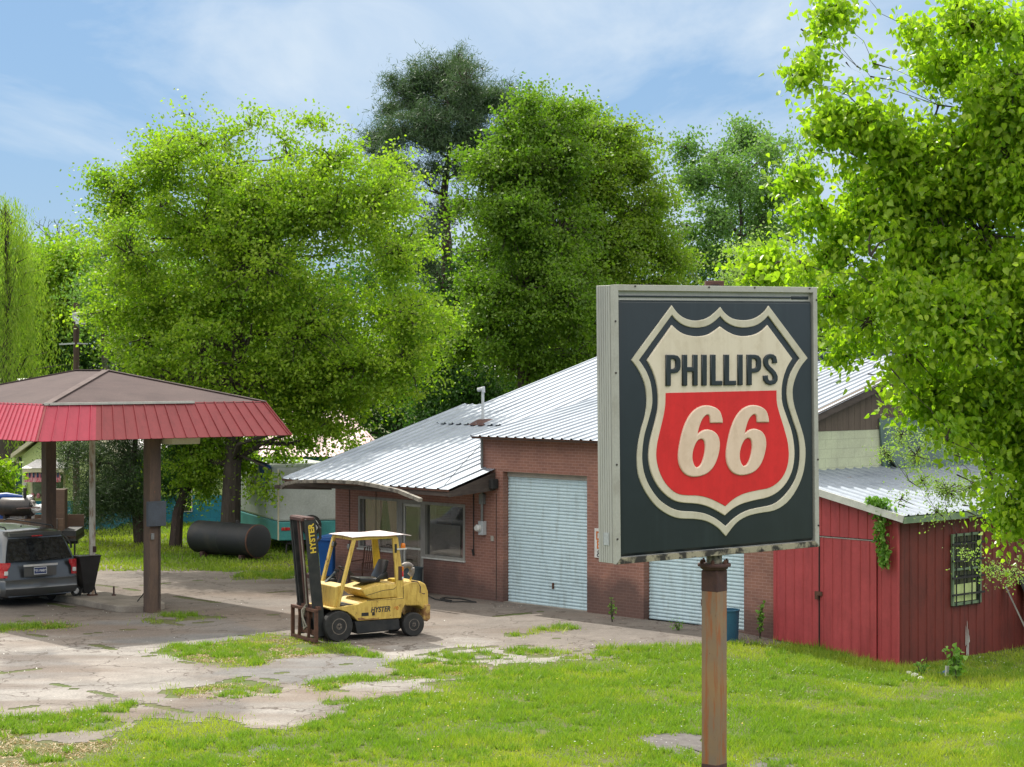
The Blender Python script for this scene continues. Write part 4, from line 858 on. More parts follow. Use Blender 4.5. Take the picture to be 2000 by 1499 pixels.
    # side windows and pillars
    for s in (1, -1):
        for xa, xb in ((.55, 1.45), (1.55, 2.55), (2.63, 3.35)):
            v = []
            for x, z in ((xa, 1.10), (xb, 1.09), (xb-(.28 if xb > 3 else 0), 1.62), (xa+.05, 1.64)):
                y = .955+( .71+.03-.955)*((z-1.05)/.7); v.append((x, s*(y+.012), z))
            v += [(x, y-s*.01, z) for x, y, z in v]; MB().add(v, [(0,1,2,3),(7,6,5,4),(0,4,5,1),(1,5,6,2),(2,6,7,3),(3,7,4,0)]).build('side_window', M['vanglass'], root)
        MB().tube([(.55, s*.60, 1.855), (.65, s*.6, 1.90), (2.9, s*.6, 1.92), (3.1, s*.59, 1.87)], .018, 8).build('roof_rail', M['black'], root)
        wheel(root, (1.0, s*.86, .335), .335, .22, .21, s); wheel(root, (4.05, s*.86, .335), .335, .22, .21, s)
        MB().box((.78, s*.86-.1, .26), (1.6, s*.86+.08, .29)) if False else None
    MB().box((.3, -.8, .2), (4.8, .8, .3)).build('underbody', M['black'], root)
    MB().lathe([(.12, .0), (.12, .3)], (.55, -.2, .27), 'x', 14).build('muffler', M['darkrust'], root)
    MB().tube([(.1,-.55,.27),(.5,-.55,.27)], .03, 8).build('exhaust_pipe', M['darkrust'], root)
    MB().lathe([(.03,1.86),(.012,1.9)], (1.0,0,0), n=8).build('antenna_base', M['black'], root)
build_van()

# ================================================================== FORKLIFT
def build_forklift():
    f0 = G(660, 1254); r0 = G(806, 1243); fwd = (f0-r0); WB = fwd.length; fwd.normalize(); left = Vector((-fwd.y, fwd.x, 0))
    org = r0-left*.46; rz = math.atan2(fwd.y, fwd.x); x1 = WB
    root = empty('forklift', (org.x, org.y, 0), rz, 'worn yellow forklift with white board roof parked on the concrete lot', 'forklift')
    hw = .52
    fr_ = .315; rr_ = .245
    for s in (1, -1):
        wheel(root, (x1, s*.42, fr_), fr_, .21, .165, s, M['dirtyrim']); wheel(root, (0, s*.44, rr_), rr_, .17, .12, s, M['dirtyrim'])
    # frame skirt
    MB().prism([(x1-.42, .13), (x1-.36, .39), (.33, .39), (.30, .16)], lambda u, v, d: (u, d, v), -hw+.03, hw-.03).build('chassis', M['blackpaint'], root, bevel=.02)
    # yellow lower side body with wheel arch in front
    lo = [(x1-.42, .40), (.30, .40), (.28, .55), (.20, .68), (.24, .82), (x1-.62, .80), (x1-.42, .74), (x1+.1, .70), (x1+.22, .70), (x1+.20, .66), (x1+.0, .655), (x1-.18, .60), (x1-.32, .50)]
    lb = MB().prism(lo, lambda u, v, d: (u, d, v), -hw, hw).build('lower_body', M['yellow'], root, bevel=.012)
    MB().prism([(x1-.43,.415),(x1-.9,.405),(x1-.9,.44),(x1-.6,.43),(x1-.5,.47),(x1-.41,.455)], lambda u, v, d: (u, d, v), hw-.01, hw+.002).build('rusted_edge', M['chipped'], lb)
    MB().box((x1-.66, hw-.01, .49), (x1-.50, hw+.003, .56)).box((x1-.80, hw-.01, .49), (x1-.74, hw+.003, .56)).build('step_opening', M['black'], lb)
    # engine hood
    MB().prism([(.22,.822),(x1-.72,.822),(x1-.60,.90),(x1-.52,1.02),(x1-.95,1.12),(.27,1.10)], lambda u, v, d: (u, d, v), -hw+.04, hw-.03).build('hood', M['yellow'], root, bevel=.03, sm=True)
    # seam lines
    # counterweight
    v = []; prof = [(.26,.72,.50),(.30,1.06,.50),(.05,1.12,.50),(-.18,1.12,.48),(-.30,1.06,.46),(-.36,.90,.46),(-.37,.66,.46),(-.36,.36,.44),(-.30,.30,.42),(-.24,.33,.42),(-.25,.55,.46),(-.16,.62,.5),(.16,.64,.5),(.22,.68,.5)]
    MB().prism([(a, b) for a, b, c in prof], lambda u, v_, d: (u, d*(1 if u > -.1 else .93), v_), -hw+.01, hw-.01).build('counterweight', M['yellow'], root, bevel=.04, sm=True, seg=3)
    MB().prism([(-.365,.64),(-.385,.64),(-.385,.34),(-.31,.285),(-.22,.33),(-.24,.5),(-.255,.64)], lambda u, v_, d: (u, d, v_), -hw+.02, hw+.0).build('rusted_tail', M['chipped'], root, bevel=.02)
    MB().prism([(-.05,.655),(-.30,.80),(-.375,.83),(-.37,.64)], lambda u, v_, d: (u, d, v_), hw-.012, hw-.005).build('rust_patch', M['chipped'], root) if False else None
    MB().box((-.10,-.42,.22),(.12,.42,.34)).build('steer_axle', M['blackpaint'], root)
    MB().box((x1-.12,-.36,.2),(x1+.14,.36,.46)).build('drive_axle', M['blackpaint'], root)
    # cowl: broad front panel
    zc0, zc1 = .70, 1.16
    MB().hexa([(x1+.03,-hw+.02,zc0),(x1+.10,-hw+.02,zc0),(x1+.10,hw-.06,zc0),(x1+.03,hw-.06,zc0),(x1-.14,-hw+.02,zc1),(x1+.05,-hw+.02,zc1-.05),(x1+.05,hw-.06,zc1-.05),(x1-.14,hw-.06,zc1)]).build('front_cowl', M['yellow'], root, bevel=.015)
    MB().hexa([(x1-.35,-hw+.05,.70),(x1+.02,-hw+.05,.70),(x1+.02,hw-.05,.70),(x1-.35,hw-.05,.70),(x1-.33,-hw+.05,.74),(x1+.0,-hw+.05,.74),(x1+.0,hw-.05,.74),(x1-.33,hw-.05,.74)]).build('floor_plate', M['blackpaint'], root)
    # overhead guard
    xt, xb = x1-.36, x1+.02; xr, xrb = .41, .26; zt = 2.06
    g = MB()
    for s in (1, -1):
        y = s*(hw-.05); g.bar((xb, y, .70), (xt, y, zt), .055, .09, up=(0,1,0)); g.bar((xt+.02, y, zt), (xr, y, zt+.01), .05, .06)
    g.bar((xt, -hw+.03, zt), (xt, hw-.03, zt), .06, .06); g.bar((xr, -hw+.03, zt), (xr, hw-.03, zt), .06, .05)
    for k in range(1, 6): x = xr+(xt-xr)*k/6; g.bar((x, -hw+.05, zt+.0), (x, hw-.05, zt), .03, .03)
    g.build('overhead_guard', M['yellow'], root, bevel=.006)
    for s in (1, -1):
        y = s*(hw-.05); rp = MB(); 
        rp.hexa([(xrb-.10,y-.03,.66),(xrb+.10,y-.03,.66),(xrb+.10,y+.03,.66),(xrb-.10,y+.03,.66),(xr-.05,y-.03,zt),(xr+.07,y-.03,zt),(xr+.07,y+.03,zt),(xr-.05,y+.03,zt)])
        p_ = rp.build('rear_pillar', M['yellow'] if s > 0 else M['yellow2'], root, bevel=.008)
        MB().box((xr-.02, y+s*.031 if s > 0 else y-.036, 1.74), (xr+.03, y+s*.036 if s > 0 else y-.031, 1.92)).build('pillar_slot', M['black'], p_)
        tl = MB().box((xr-.14, y-.04, 1.17), (xr-.055, y+.04, 1.46)).build('tail_light_housing', M['darkrust'], root, bevel=.01)
        MB().box((xr-.17, y-.028, 1.36), (xr-.138, y+.05, 1.45)).build('amber_lens', M['amber'], tl, bevel=.006)
        MB().box((xr-.17, y-.028, 1.245), (xr-.138, y+.05, 1.357)).build('red_lens', M['redlens'], tl, bevel=.006)
        MB().box((xr-.17, y-.028, 1.19), (xr-.138, y+.05, 1.242)).build('white_lens', M['whitelens'], tl, bevel=.006)
        hl = MB().lathe([(.02,-.07),(.055,-.05),(.065,0),(.06,.012)], (xt+.07, s*(hw-.16), zt-.16), 'x', 16).build('headlamp', M['black'], root, sm=True)
        MB().lathe([(.055,.013),(.045,.02)], (xt+.07, s*(hw-.16), zt-.16), 'x', 16).build('lamp_lens', M['steelgrey'], hl)
    MB().lathe([(.05,0),(.05,.04),(.045,.08),(.03,.1)], (xr-.18, hw-.05, 1.83), n=16).build('beacon', M['amber'], root, sm=True)
    MB().box((xr-.24, hw-.1, 1.80), (xr-.02, hw, 1.829)).build('beacon_bracket', M['whitetrim'], root)
    # roof board, slightly sagging sheet
    v = []; nx, ny = 8, 5
    for i in range(nx+1):
        for j in range(ny+1):
            x = xr-.33+(xt+.08-(xr-.33))*i/nx; y = -hw-.03+(2*hw+.06)*j/ny; v.append((x, y, zt+.05+.009*math.sin(i*1.3)*math.cos(j*1.1)-.02*(i in (0,))))
    f = [(i*(ny+1)+j, i*(ny+1)+j+1, (i+1)*(ny+1)+j+1, (i+1)*(ny+1)+j) for i in range(nx) for j in range(ny)]
    m_ = len(v); v += [(a, b, c-.012) for a, b, c in v]; f += [tuple(q+m_ for q in ff[::-1]) for ff in f]
    rm = [j for j in range(ny+1)]+[(i*(ny+1)+ny) for i in range(1, nx+1)]+[nx*(ny+1)+j for j in range(ny-1, -1, -1)]+[i*(ny+1) for i in range(nx-1, 0, -1)]
    f += [(rm[i], rm[i-1], rm[i-1]+m_, rm[i]+m_) for i in range(len(rm))]
    MB().add(v, f).build('roof_board', M['whitesheet'], root)
    # seat
    st = MB(); st.hexa([(.62,-.24,1.13),(1.08,-.24,1.13),(1.08,.24,1.13),(.62,.24,1.13),(.62,-.24,1.2),(1.12,-.24,1.24),(1.12,.24,1.24),(.62,.24,1.2)]); so_ = st.build('seat', M['vinyl'], root, bevel=.03, sm=True)
    MB().hexa([(.52,-.23,1.16),(.64,-.23,1.2),(.64,.23,1.2),(.52,.23,1.16),(.40,-.2,1.56),(.46,-.2,1.57),(.46,.2,1.57),(.40,.2,1.56)]).build('backrest', M['vinyl'], so_, bevel=.03, sm=True)
    MB().hexa([(.45,.2,1.18),(.75,.2,1.18),(.75,.26,1.18),(.45,.26,1.18),(.47,.2,1.34),(.62,.2,1.28),(.62,.26,1.28),(.47,.26,1.34)]).build('hip_guard', M['vinyl'], so_, bevel=.02, sm=True)
    # steering wheel and levers
    sw = MB(); c = Vector((x1-.38, .05, 1.38)); ax = Vector((-.55, 0, .83)).normalized(); u = Vector((0,1,0)); w_ = ax.cross(u); pts = [c+(u*math.cos(t)+w_*math.sin(t))*.17 for t in [k*2*math.pi/20 for k in range(21)]]
    sw.tube(pts, .014, 6); sw.bar(c, c+u*.17, .02); sw.bar(c, c-u*.17, .02); sw.bar(c, c+w_*.17, .02); sw.tube([c, c-ax*.5], .035, 8); sw.build('steering_wheel', M['black'], root, sm=True)
    lv = MB()
    for k in range(3): lv.tube([(x1-.22, -.08-.07*k, 1.08), (x1-.28, -.1-.07*k, 1.36)], .008, 6); lv.lathe([(.02,1.35),(.022,1.38),(.01,1.4)], (x1-.28, -.1-.07*k, 0), n=8)
    lv.box((x1-.26,-.35,1.1),(x1-.12,-.12,1.2)); lv.build('control_levers', M['black'], root)
    MB().bar((x1-.05,-.25,1.13),(x1-.3,-.22,1.36), .1, .02).build('dash_panel', M['greybin'], root)
    # gas bottle / hose coil on the counterweight
    t_ = MB(); pts = [Vector((.0, .18, 1.32))+Vector((.13*math.cos(a), .02*math.sin(a), .13*math.sin(a))) for a in np.linspace(-.6, 4.0, 16)]
    t_.tube(pts, .06, 12); t_.build('hose_coil', M['greyhose'], root, sm=True)
    t_ = MB(); t_.tube([(-.12,.12,1.12),(-.18,.13,1.25),(-.1,.15,1.38),(.0,.12,1.42)], .02, 8); t_.box((.08,-.1,1.1),(.3,.1,1.16)); t_.build('bottle_bracket', M['yellow2'], root)
    MB().tube([(.06,.52,1.14),(-.08,.535,1.12),(-.14,.535,1.02),(-.13,.54,.9),(-.2,.545,.87),(-.24,.545,.87)], .012, 8).build('crank_handle', M['darkrust'], root)
    # mast, leaning forward a little
    mx0, lean = x1+.36, .115
    def mp_(y, z, dx=0): return (mx0+lean*(z-.3)/2.2*2.2*.9*.95+dx, y, z)
    m_ = MB(); zt2 = 2.50
    for s in (1, -1):
        for y, dx, w_ in ((s*.36, 0, .055), (s*.30, .03, .045)):
            m_.bar(mp_(y, .12, dx), mp_(y, zt2-(0 if abs(y) > .33 else .03), dx), .22 if abs(y) > .33 else .13, w_, up=(0,1,0))
    mast = m_.build('mast', M['blackpaint'], root, bevel=.006)
    for q in ((mp_(-.40, zt2), mp_(.40, zt2), .17, .06), (mp_(-.36, zt2-.02, .09), mp_(.3, zt2-.02, .12), .05, .07), (mp_(-.38, .5), mp_(.38, .5), .12, .08), (mp_(-.38, 1.3, -.05), mp_(.38, 1.3, -.05), .04, .08)): MB().bar(*q).build('mast_crossbar', M['darkrust'], mast, bevel=.01)
    c_ = MB(); c_.tube([mp_(-.2, .2, .0), mp_(-.2, 2.3, .0)], .035, 8); c_.tube([mp_(-.05, .5, .08), mp_(-.05, 2.45, .08)], .02, 6); c_.tube([mp_(.1, .5, .08), mp_(.1, 2.45, .08)], .015, 6); c_.tube([mp_(.2, .2, .0), mp_(.2, 2.3, .0)], .035, 8); c_.build('lift_cylinder', M['darkrust'], mast, sm=True)
    c_ = MB(); c_.tube([Vector(mp_(.1, .62, .12)), Vector(mp_(.1, 1.6, .1)), Vector(mp_(.02, 2.45, .06))], .018, 6); c_.tube([mp_(.12,.75,.14), mp_(.02,.62,.2), mp_(.1,.5,.24), mp_(.18,.32,.2), mp_(.1,.25,.22), mp_(.02,.45,.2), mp_(.14,.7,.18)], .022, 6); c_.build('tie_strap', mat('strap_grey', (.3,.28,.23), (.2,.18,.15), rough=.8), mast, sm=True)
    a_ = mp_(.388, 2.28); b_ = Vector(mp_(.39, 2.4))-Vector(mp_(.39, 1.8)); txt = text_mesh('mast_lettering', 'HYSTER', .17, .001, M['yellowletter'], mast, Vector(mp_(.3895, 2.10, -.005)), b_, Vector((1,0,-b_.x/b_.z)), .006, 1.0)
    MB().tube([mp_(.30, 2.45, -.12), mp_(.33, 2.3, -.22), mp_(.3, 2.1, -.22), mp_(.3, 2.0, -.1)], .03, 8).build('mast_hose', M['black'], mast, sm=True)
    # carriage and fork backrest frame
    cx = mx0+.17; cf = MB(); y0, y1, z0, z1 = -.56, .56, .06, .66
    for q in (((cx, y0, z0), (cx, y0, z1)), ((cx, y1, z0), (cx, y1, z1)), ((cx, y0-.03, z1), (cx, y1+.03, z1)), ((cx, y0-.03, z0), (cx, y1+.03, z0))): cf.bar(*q, .07, .06)
    for y in (-.25, .2): cf.bar((cx, y, z0), (cx-.02, y, z1), .06, .04)
    cf.bar((cx-.08, -.42, .55), (cx-.08, .42, .55), .05, .1); cf.bar((cx-.08, -.42, .2), (cx-.08, .42, .2), .05, .1); cf.bar((cx-.1,-.5,.70),(cx-.1,.5,.70), .09, .07); cf.build('carriage', M['rust'], root, bevel=.006)
    # lettering on the side, worn
    text_mesh('side_lettering', 'HYSTER', .15, .001, M['inkblack'], lb, (x1-.93, hw+.003, .60), (-1,0,0), (0,0,1), .004, .85, .2)
    text_mesh('side_number', '60', .10, .001, M['redletter'], lb, (x1-1.29, hw+.003, .605), (-1,0,0), (0,0,1), .004, 1.)
    ln = MB(); ln.tube([(x1-.62, hw-.028, .90), (x1-1.0, hw-.0275, .985), (.45, hw-.027, 1.0), (.34, hw-.027, 1.09)], .005, 4); ln.tube([(.24, hw+.001, .80), (x1-.62, hw+.001, .80)], .004, 4); ln.tube([(.24, hw-.004, .80), (.25, hw-.004, 1.05)], .005, 4); ln.build('panel_seam', M['black'], lb)
build_forklift()

# ================================================================== smaller things near the building
def at_wall(px, t): a = BL(px, 1000, t)[0]; return b2w(a, t)
def barrel(name, loc, r, h, material, label, cat, taper=.9, lid=False):
    o = empty(name, loc, 0, label, cat)
    MB().lathe([(r*taper, 0), (r, h*.96), (r*1.05, h*.965), (r*1.05, h), (r*.95, h), (r*.9, h*.1)], n=28).build('drum', material, o, sm=True)
    MB().tube([(0, 0, h*.16), (0, 0, h*.2)], r*.93, 20).build('contents', M['room'], o); return o
bp_ = G(1419, 1250); barrel('blue_barrel', (bp_.x, bp_.y, bp_.z), .26, .62, M['drumblue'], 'open faded blue barrel in front of the right rolling door', 'barrel', .92)
tc_ = at_wall(806, -.5); barrel('trash_can', tc_, .25, .66, M['greybin'], 'grey green plastic trash can by the office door behind the forklift', 'trash can', .82)
def build_bin():
    p = G(648, 1129); r = empty('recycling_bin', p, R(-30), 'bright blue wheeled recycling bin by the left corner of the brick garage', 'bin')
    MB().hexa([(-.2,-.24,.06),(.2,-.24,.06),(.2,.24,.06),(-.2,.24,.06),(-.25,-.3,1.0),(.25,-.3,1.0),(.25,.3,1.0),(-.25,.3,1.0)]).build('body', M['binblue'], r, bevel=.03)
    MB().hexa([(-.28,-.33,.99),(.28,-.33,.99),(.28,.33,.99),(-.28,.33,.99),(-.25,-.30,1.10),(.25,-.30,1.10),(.25,.30,1.14),(-.25,.30,1.14)]).build('lid', M['binblue'], r, bevel=.02)
    for s in (-1, 1): MB().lathe([(.1,-.03),(.1,.03)], (s*.24, .22, .1), 'x', 16).build('wheel', M['black'], r)
build_bin()
def build_chair():
    p = at_wall(706, -.55); r = empty('patio_chair', p, BRZ, 'rusty red slatted metal patio chair under the curtained window', 'chair')
    s = MB()
    for k in range(7): s.bar((-.25, -.2+.07*k, .42), (.25, -.2+.07*k, .42), .03, .012)
    s.build('seat', M['rust'], r)
    b = MB()
    for k in range(7): b.bar((-.24+.08*k, .24, .45), (-.27+.09*k, .34, 1.0), .014)
    b.tube([(-.27,.24,.44),(-.31,.35,.98),(0,.37,1.05),(.31,.35,.98),(.27,.24,.44)], .014, 6); b.build('backrest', M['rust'], r)
    for x in (-.26, .26):
        for y in (-.22, .26): MB().tube([(x, y, 0), (x, y*.9, .43)], .014, 6).build('leg', M['rust'], r)
        MB().tube([(x*1.1, -.22, .43), (x*1.1, -.22, .66), (x*1.1, .28, .68)], .014, 6).build('armrest', M['rust'], r)
build_chair()
def build_barrow():
    p = G(170, 1166); p = cl(CA-.28, 4.3, .15)
    k = (168-1000)/F; # stand it on the island's near-left edge
    Y = (CH-.15)*F/(1163-HY); p = Vector((k*Y, Y, .15))
    r = empty('wheelbarrow', p, R(35), 'black plastic wheelbarrow stood on end between the minivan and the white pole', 'wheelbarrow')
    prof = [(.13, .14, .08), (.17, .2, .3), (.26, .24, .75), (.30, .25, .92), (.31, .27, .95)]
    v = []; 
    for (hw, d, z) in prof:
        for x, y in ((-hw, .1), (-hw*.9, -d), (hw*.9, -d), (hw, .1)): v.append((x, y, z))
    f = []
    for i in range(len(prof)-1):
        for j in range(3): f.append((i*4+j, i*4+j+1, i*4+j+5, i*4+j+4))
    f.append((0,1,2,3)); f.append((16,17,18,19)); m_ = len(v); v2 = [(x*.93, y+.03, z-.02) for x, y, z in v]; 
    MB().add(v+v2, f+[tuple(q+m_ for q in ff[::-1]) for ff in f]).build('tray', M['vinyl'], r)
    for s in (-1, 1): MB().tube([(s*.12, .14, .0), (s*.22, .16, .5), (s*.24, .3, .9)], .018, 6).build('handle', M['black'], r)
    MB().tube([(-.2,-.12,.02),(-.16,-.16,.2)], .02, 6).tube([(.2,-.12,.02),(.14,-.16,.2)], .02, 6).build('stand', M['black'], r)
    w = MB().lathe([(.06,-.04),(.12,-.04),(.13,0),(.12,.04),(.06,.04)], (-.27, -.02, .13), 'y', 18).build('wheel', M['black'], r, sm=True); MB().lathe([(.07,-.045),(.05,-.05)], (-.27,-.02,.13), 'y', 14).build('hub', M['chrome'], w)
build_barrow()

def build_tank():
    p = W(505, 1000, 59); q = Vector((p.x-1.95, p.y+1.72, 0)); r = empty('oil_tank', (p.x, p.y, 0), math.atan2(q.y-p.y, q.x-p.x), 'big black steel oil tank lying in the grass beside the trees', 'tank')
    c = (0, 0, .56); rr = .47
    MB().lathe([(.02,-.05),(rr*.8,-.045),(rr*.97,-.01),(rr,.03),(rr,1.25),(rr*1.012,1.26),(rr*1.012,1.3),(rr,1.31),(rr,2.6),(rr*.9,2.66),(.02,2.7)], c, 'x', 40).build('shell', M['tank'], r, sm=True)
    MB().lathe([(rr*1.015,.0),(rr*1.015,.05)], c, 'x', 40).build('end_rim', M['rust'], r)
    MB().lathe([(.06,1.02),(.06,1.1),(.03,1.12)], (.9,0,0), n=12).build('filler_cap', M['black'], r)
    for x in (.4, 2.1): MB().box((x-.06,-.35,0),(x+.06,.35,.16)).build('cradle', M['darkrust'], r)
build_tank()

def build_camper():
    c = Vector(((543-1000)/F*61, 61, 0)); d = Vector((-.35, .937, 0)); rz = math.atan2(d.y, d.x)
    r = empty('camper_trailer', c, rz, 'old white camper trailer with teal lower band behind the black oil tank', 'trailer')
    # local x: away along the left side, local -y: to the right along the rear
    Lc, Wc = 5.2, 2.3
    MB().box((0,-Wc,.96),(Lc,0,2.55)).build('upper_body', M['camperwhite'], r, bevel=.06)
    MB().box((-.004,-Wc-.004,.40),(Lc,.004,.955)).build('teal_band', M['teal'], r, bevel=.03)
    MB().box((.0-.012,-.03,.42),(.03,.012,2.5)).build('corner_moulding', M['creamtrim'], r)
    MB().box((-.03,-.36,.70),(-.005,-.10,.79)).build('tail_light', M['redlens'], r, bevel=.008)
    MB().box((-.03,-2.2,.70),(-.005,-1.95,.79)).build('tail_light', M['redlens'], r, bevel=.008)
    w = MB().lathe([(.2,-.16),(.30,-.15),(.31,-.08),(.30,-.01),(.2,0)], (-.02,-.98,.84), 'x', 28).build('spare_wheel', M['black'], r, sm=True); MB().lathe([(.2,-.162),(.16,-.17),(.05,-.17)], (-.02,-.98,.84), 'x', 24).build('rim', M['whitetrim'], w)
    f = MB().box((2.8,.002,1.62),(4.0,.03,2.15)).build('window', M['whitetrim'], r); MB().box((2.86,.028,1.67),(3.94,.036,2.1)).build('pane', M['vanglass'], f)
    for y in (-.15, -Wc+.15): MB().lathe([(.34,-.1),(.34,.1)], (2.6, y, .34), 'y', 24).build('wheel', M['black'], r)
    MB().box((.1,-Wc+.3,.28),(Lc,-.3,.40)).build('frame', M['black'], r)
    MB().bar((.15,-.3,.3),(-.15,-.2,0), .04).bar((.15,-Wc+.3,.3),(-.15,-Wc+.2,0), .04).build('stabiliser', M['black'], r)
    p = c+d*1.2+Vector((-.0,-.05,0)); a = c+d*.6-Vector((d.y,-d.x,0))*.06; b = c+d*2.3-Vector((d.y,-d.x,0))*.06; m = (a+b)/2
    o = MB().hexa([(a.x,a.y,2.6),(b.x,b.y,2.6),(b.x,b.y+.02,2.6),(a.x,a.y+.02,2.6),(m.x-.02,m.y-.02,1.85),(m.x+.02,m.y-.02,1.85),(m.x+.02,m.y,1.85),(m.x-.02,m.y,1.85)]).build('blue_tarp', M['bluetarp'], None)
    tag(o, 'dark blue tarp hanging to a point on the white side of the camper', 'tarp')
build_camper()

# ---------------------------------------------------------------- trailer with smoker behind the van
def build_yard():
    Y = 59.; tx = lambda px: (px-1000)/F*Y
    c = Vector((tx(40), Y, 0)); zb = CH-(1014-HY)/F*Y
    r = empty('utility_trailer', c, R(4), 'low utility trailer with brown board sides parked behind the minivan', 'trailer')
    x0, x1 = -2.4, tx(147)-tx(40)
    MB().box((x0,-.0,.62),(x1,1.7,.7)).build('bed', M['brownwood'], r)
    MB().box((x0,-.04,.86),(x1-.35,-.0,zb)).build('side_board', M['brownwood'], r); MB().box((x0,1.7,.72),(x1,1.74,zb)).build('side_board', M['brownwood'], r)
    MB().box((tx(60)-c.x,-.075,.90),(x1-.5,-.045,zb+.01)).build('side_board', M['darkwood'], r, bevel=.02)
    MB().box((x1-.4,-.0,.55),(x1,1.7,.85)).build('rear_panel', M['blackpaint'], r)
    w = wheel(r, (x1-.6, .12, .36), .36, .2, .2, -1, M['dirtyrim'])
    fd = MB(); pts = [Vector((x1-.6+.46*math.cos(t), .05, .36+.46*math.sin(t))) for t in np.linspace(0, math.pi, 11)]
    for i in range(10): fd.bar(pts[i], pts[i+1], .03, .26, up=(0,1,0))
    fd.build('fender', M['blackpaint'], r); MB().tube([(x1-.05,.1,.0),(x1-.05,.1,.6)], .03, 8).build('jack', M['black'], r)
    MB().box((x0,.3,.45),(x1,.5,.6)).build('rail', M['blackpaint'], r)
    wc = wheel(r, (-1.6, .12, .36), .36, .2, .2, -1, M['dirtyrim'])
    # smoker
    s = empty('barrel_smoker', (tx(30), Y+.45, .70), R(-12), 'black barrel smoker grill with chimney standing on the trailer', 'grill')
    zc = CH-(993-HY)/F*Y-.70
    MB().lathe([(.02,-.55),(.25,-.54),(.27,-.5),(.27,.38),(.25,.42),(.02,.44)], (0,0,zc), 'x', 28).build('barrel', M['smoker'], s, sm=True)
    MB().tube([(.18,0,zc+.2),(.18,0,zc+.55)], .05, 10).build('chimney', M['smoker'], s); MB().bar((.1,-.3,zc-.02),(.75,-.3,zc+.02), .2, .025).build('side_shelf', M['darkrust'], s)
    MB().lathe([(.09,0),(.09,.1),(.03,.14)], (.45,-.1,zc+.08), n=14).tube([(.45,-.2,zc+.2),(.62,-.3,zc+.02)], .02, 6).build('fire_pot', M['greyhose'], s)
    for x in (-.4, .28): MB().box((x-.03,-.15,0),(x+.03,.15,zc-.2)).build('leg', M['smoker'], s)
    # bags
    for i, (px, py, sc, lb) in enumerate(((63, 995, .30, 'upper stuffed white plastic bag on the trailer beside the smoker'), (66, 1007, .34, 'lower crumpled silvery white bag on the trailer beside the smoker'))):
        z = CH-(py-HY)/F*Y; bm = bmesh.new(); bmesh.ops.create_icosphere(bm, subdivisions=4, radius=1)
        for v in bm.verts:
            n_ = mnoise.noise(v.co*2.2+Vector((i*9,0,0)))*.35+mnoise.noise(v.co*6)*.15; v.co = v.co*(1+n_); v.co.x *= sc; v.co.y *= sc*.8; v.co.z *= sc*.42
        me = bpy.data.meshes.new('plastic_bag'); bm.to_mesh(me); bm.free()
        for p in me.polygons: p.use_smooth = True
        o = link_mesh(me, 'plastic_bag', M['whiteplastic']); o.location = (tx(px), Y+.5, z-.02 if i == 0 else .70+.14); tag(o, lb, 'bag')
    # white covered thing, blue tarp roll, brown cupboard
    z0 = CH-(986-HY)/F*(Y+1); bm = bmesh.new(); bmesh.ops.create_cube(bm, size=1); bmesh.ops.subdivide_edges(bm, edges=bm.edges, cuts=6, use_grid_fill=True)
    for v in bm.verts:
        v.co += v.co.normalized()*mnoise.noise(v.co*5)*.10; v.co.x *= .58-.1*(v.co.z); v.co.y *= .5; v.co.z = (v.co.z+.5)*1.05
    me = bpy.data.meshes.new('covered_appliance'); bm.to_mesh(me); bm.free(); o = link_mesh(me, 'covered_appliance', M['whiteplastic']); o.location = (tx(24), Y+1.2, .70); tag(o, 'tall thing wrapped in a white plastic sheet at the back of the trailer', 'covered load')
    tr_ = MB(); zt = CH-(974-HY)/F*Y-.7
    tr_.tube([(tx(-22), Y+.8, .70+zt), (tx(0), Y+.8, .72+zt), (tx(31), Y+.8, .70+zt)], [.09, .1, .04], 10); tr_.box((tx(-20), Y+.75, .70), (tx(-6), Y+.9, .7+zt)); o = tr_.build('rolled_tarp', M['bluetarp'], None, sm=True); tag(o, 'rolled dark blue tarp laid above the smoker on the trailer', 'tarp')
    z1 = CH-(960-HY)/F*Y; o = MB().box((tx(80), Y+.9, .70), (tx(113), Y+1.3, z1)).build('brown_cupboard', M['brownwood'], None, bevel=.01); tag(o, 'upright brown wooden cupboard on the trailer behind the far canopy post', 'cupboard')
build_yard()

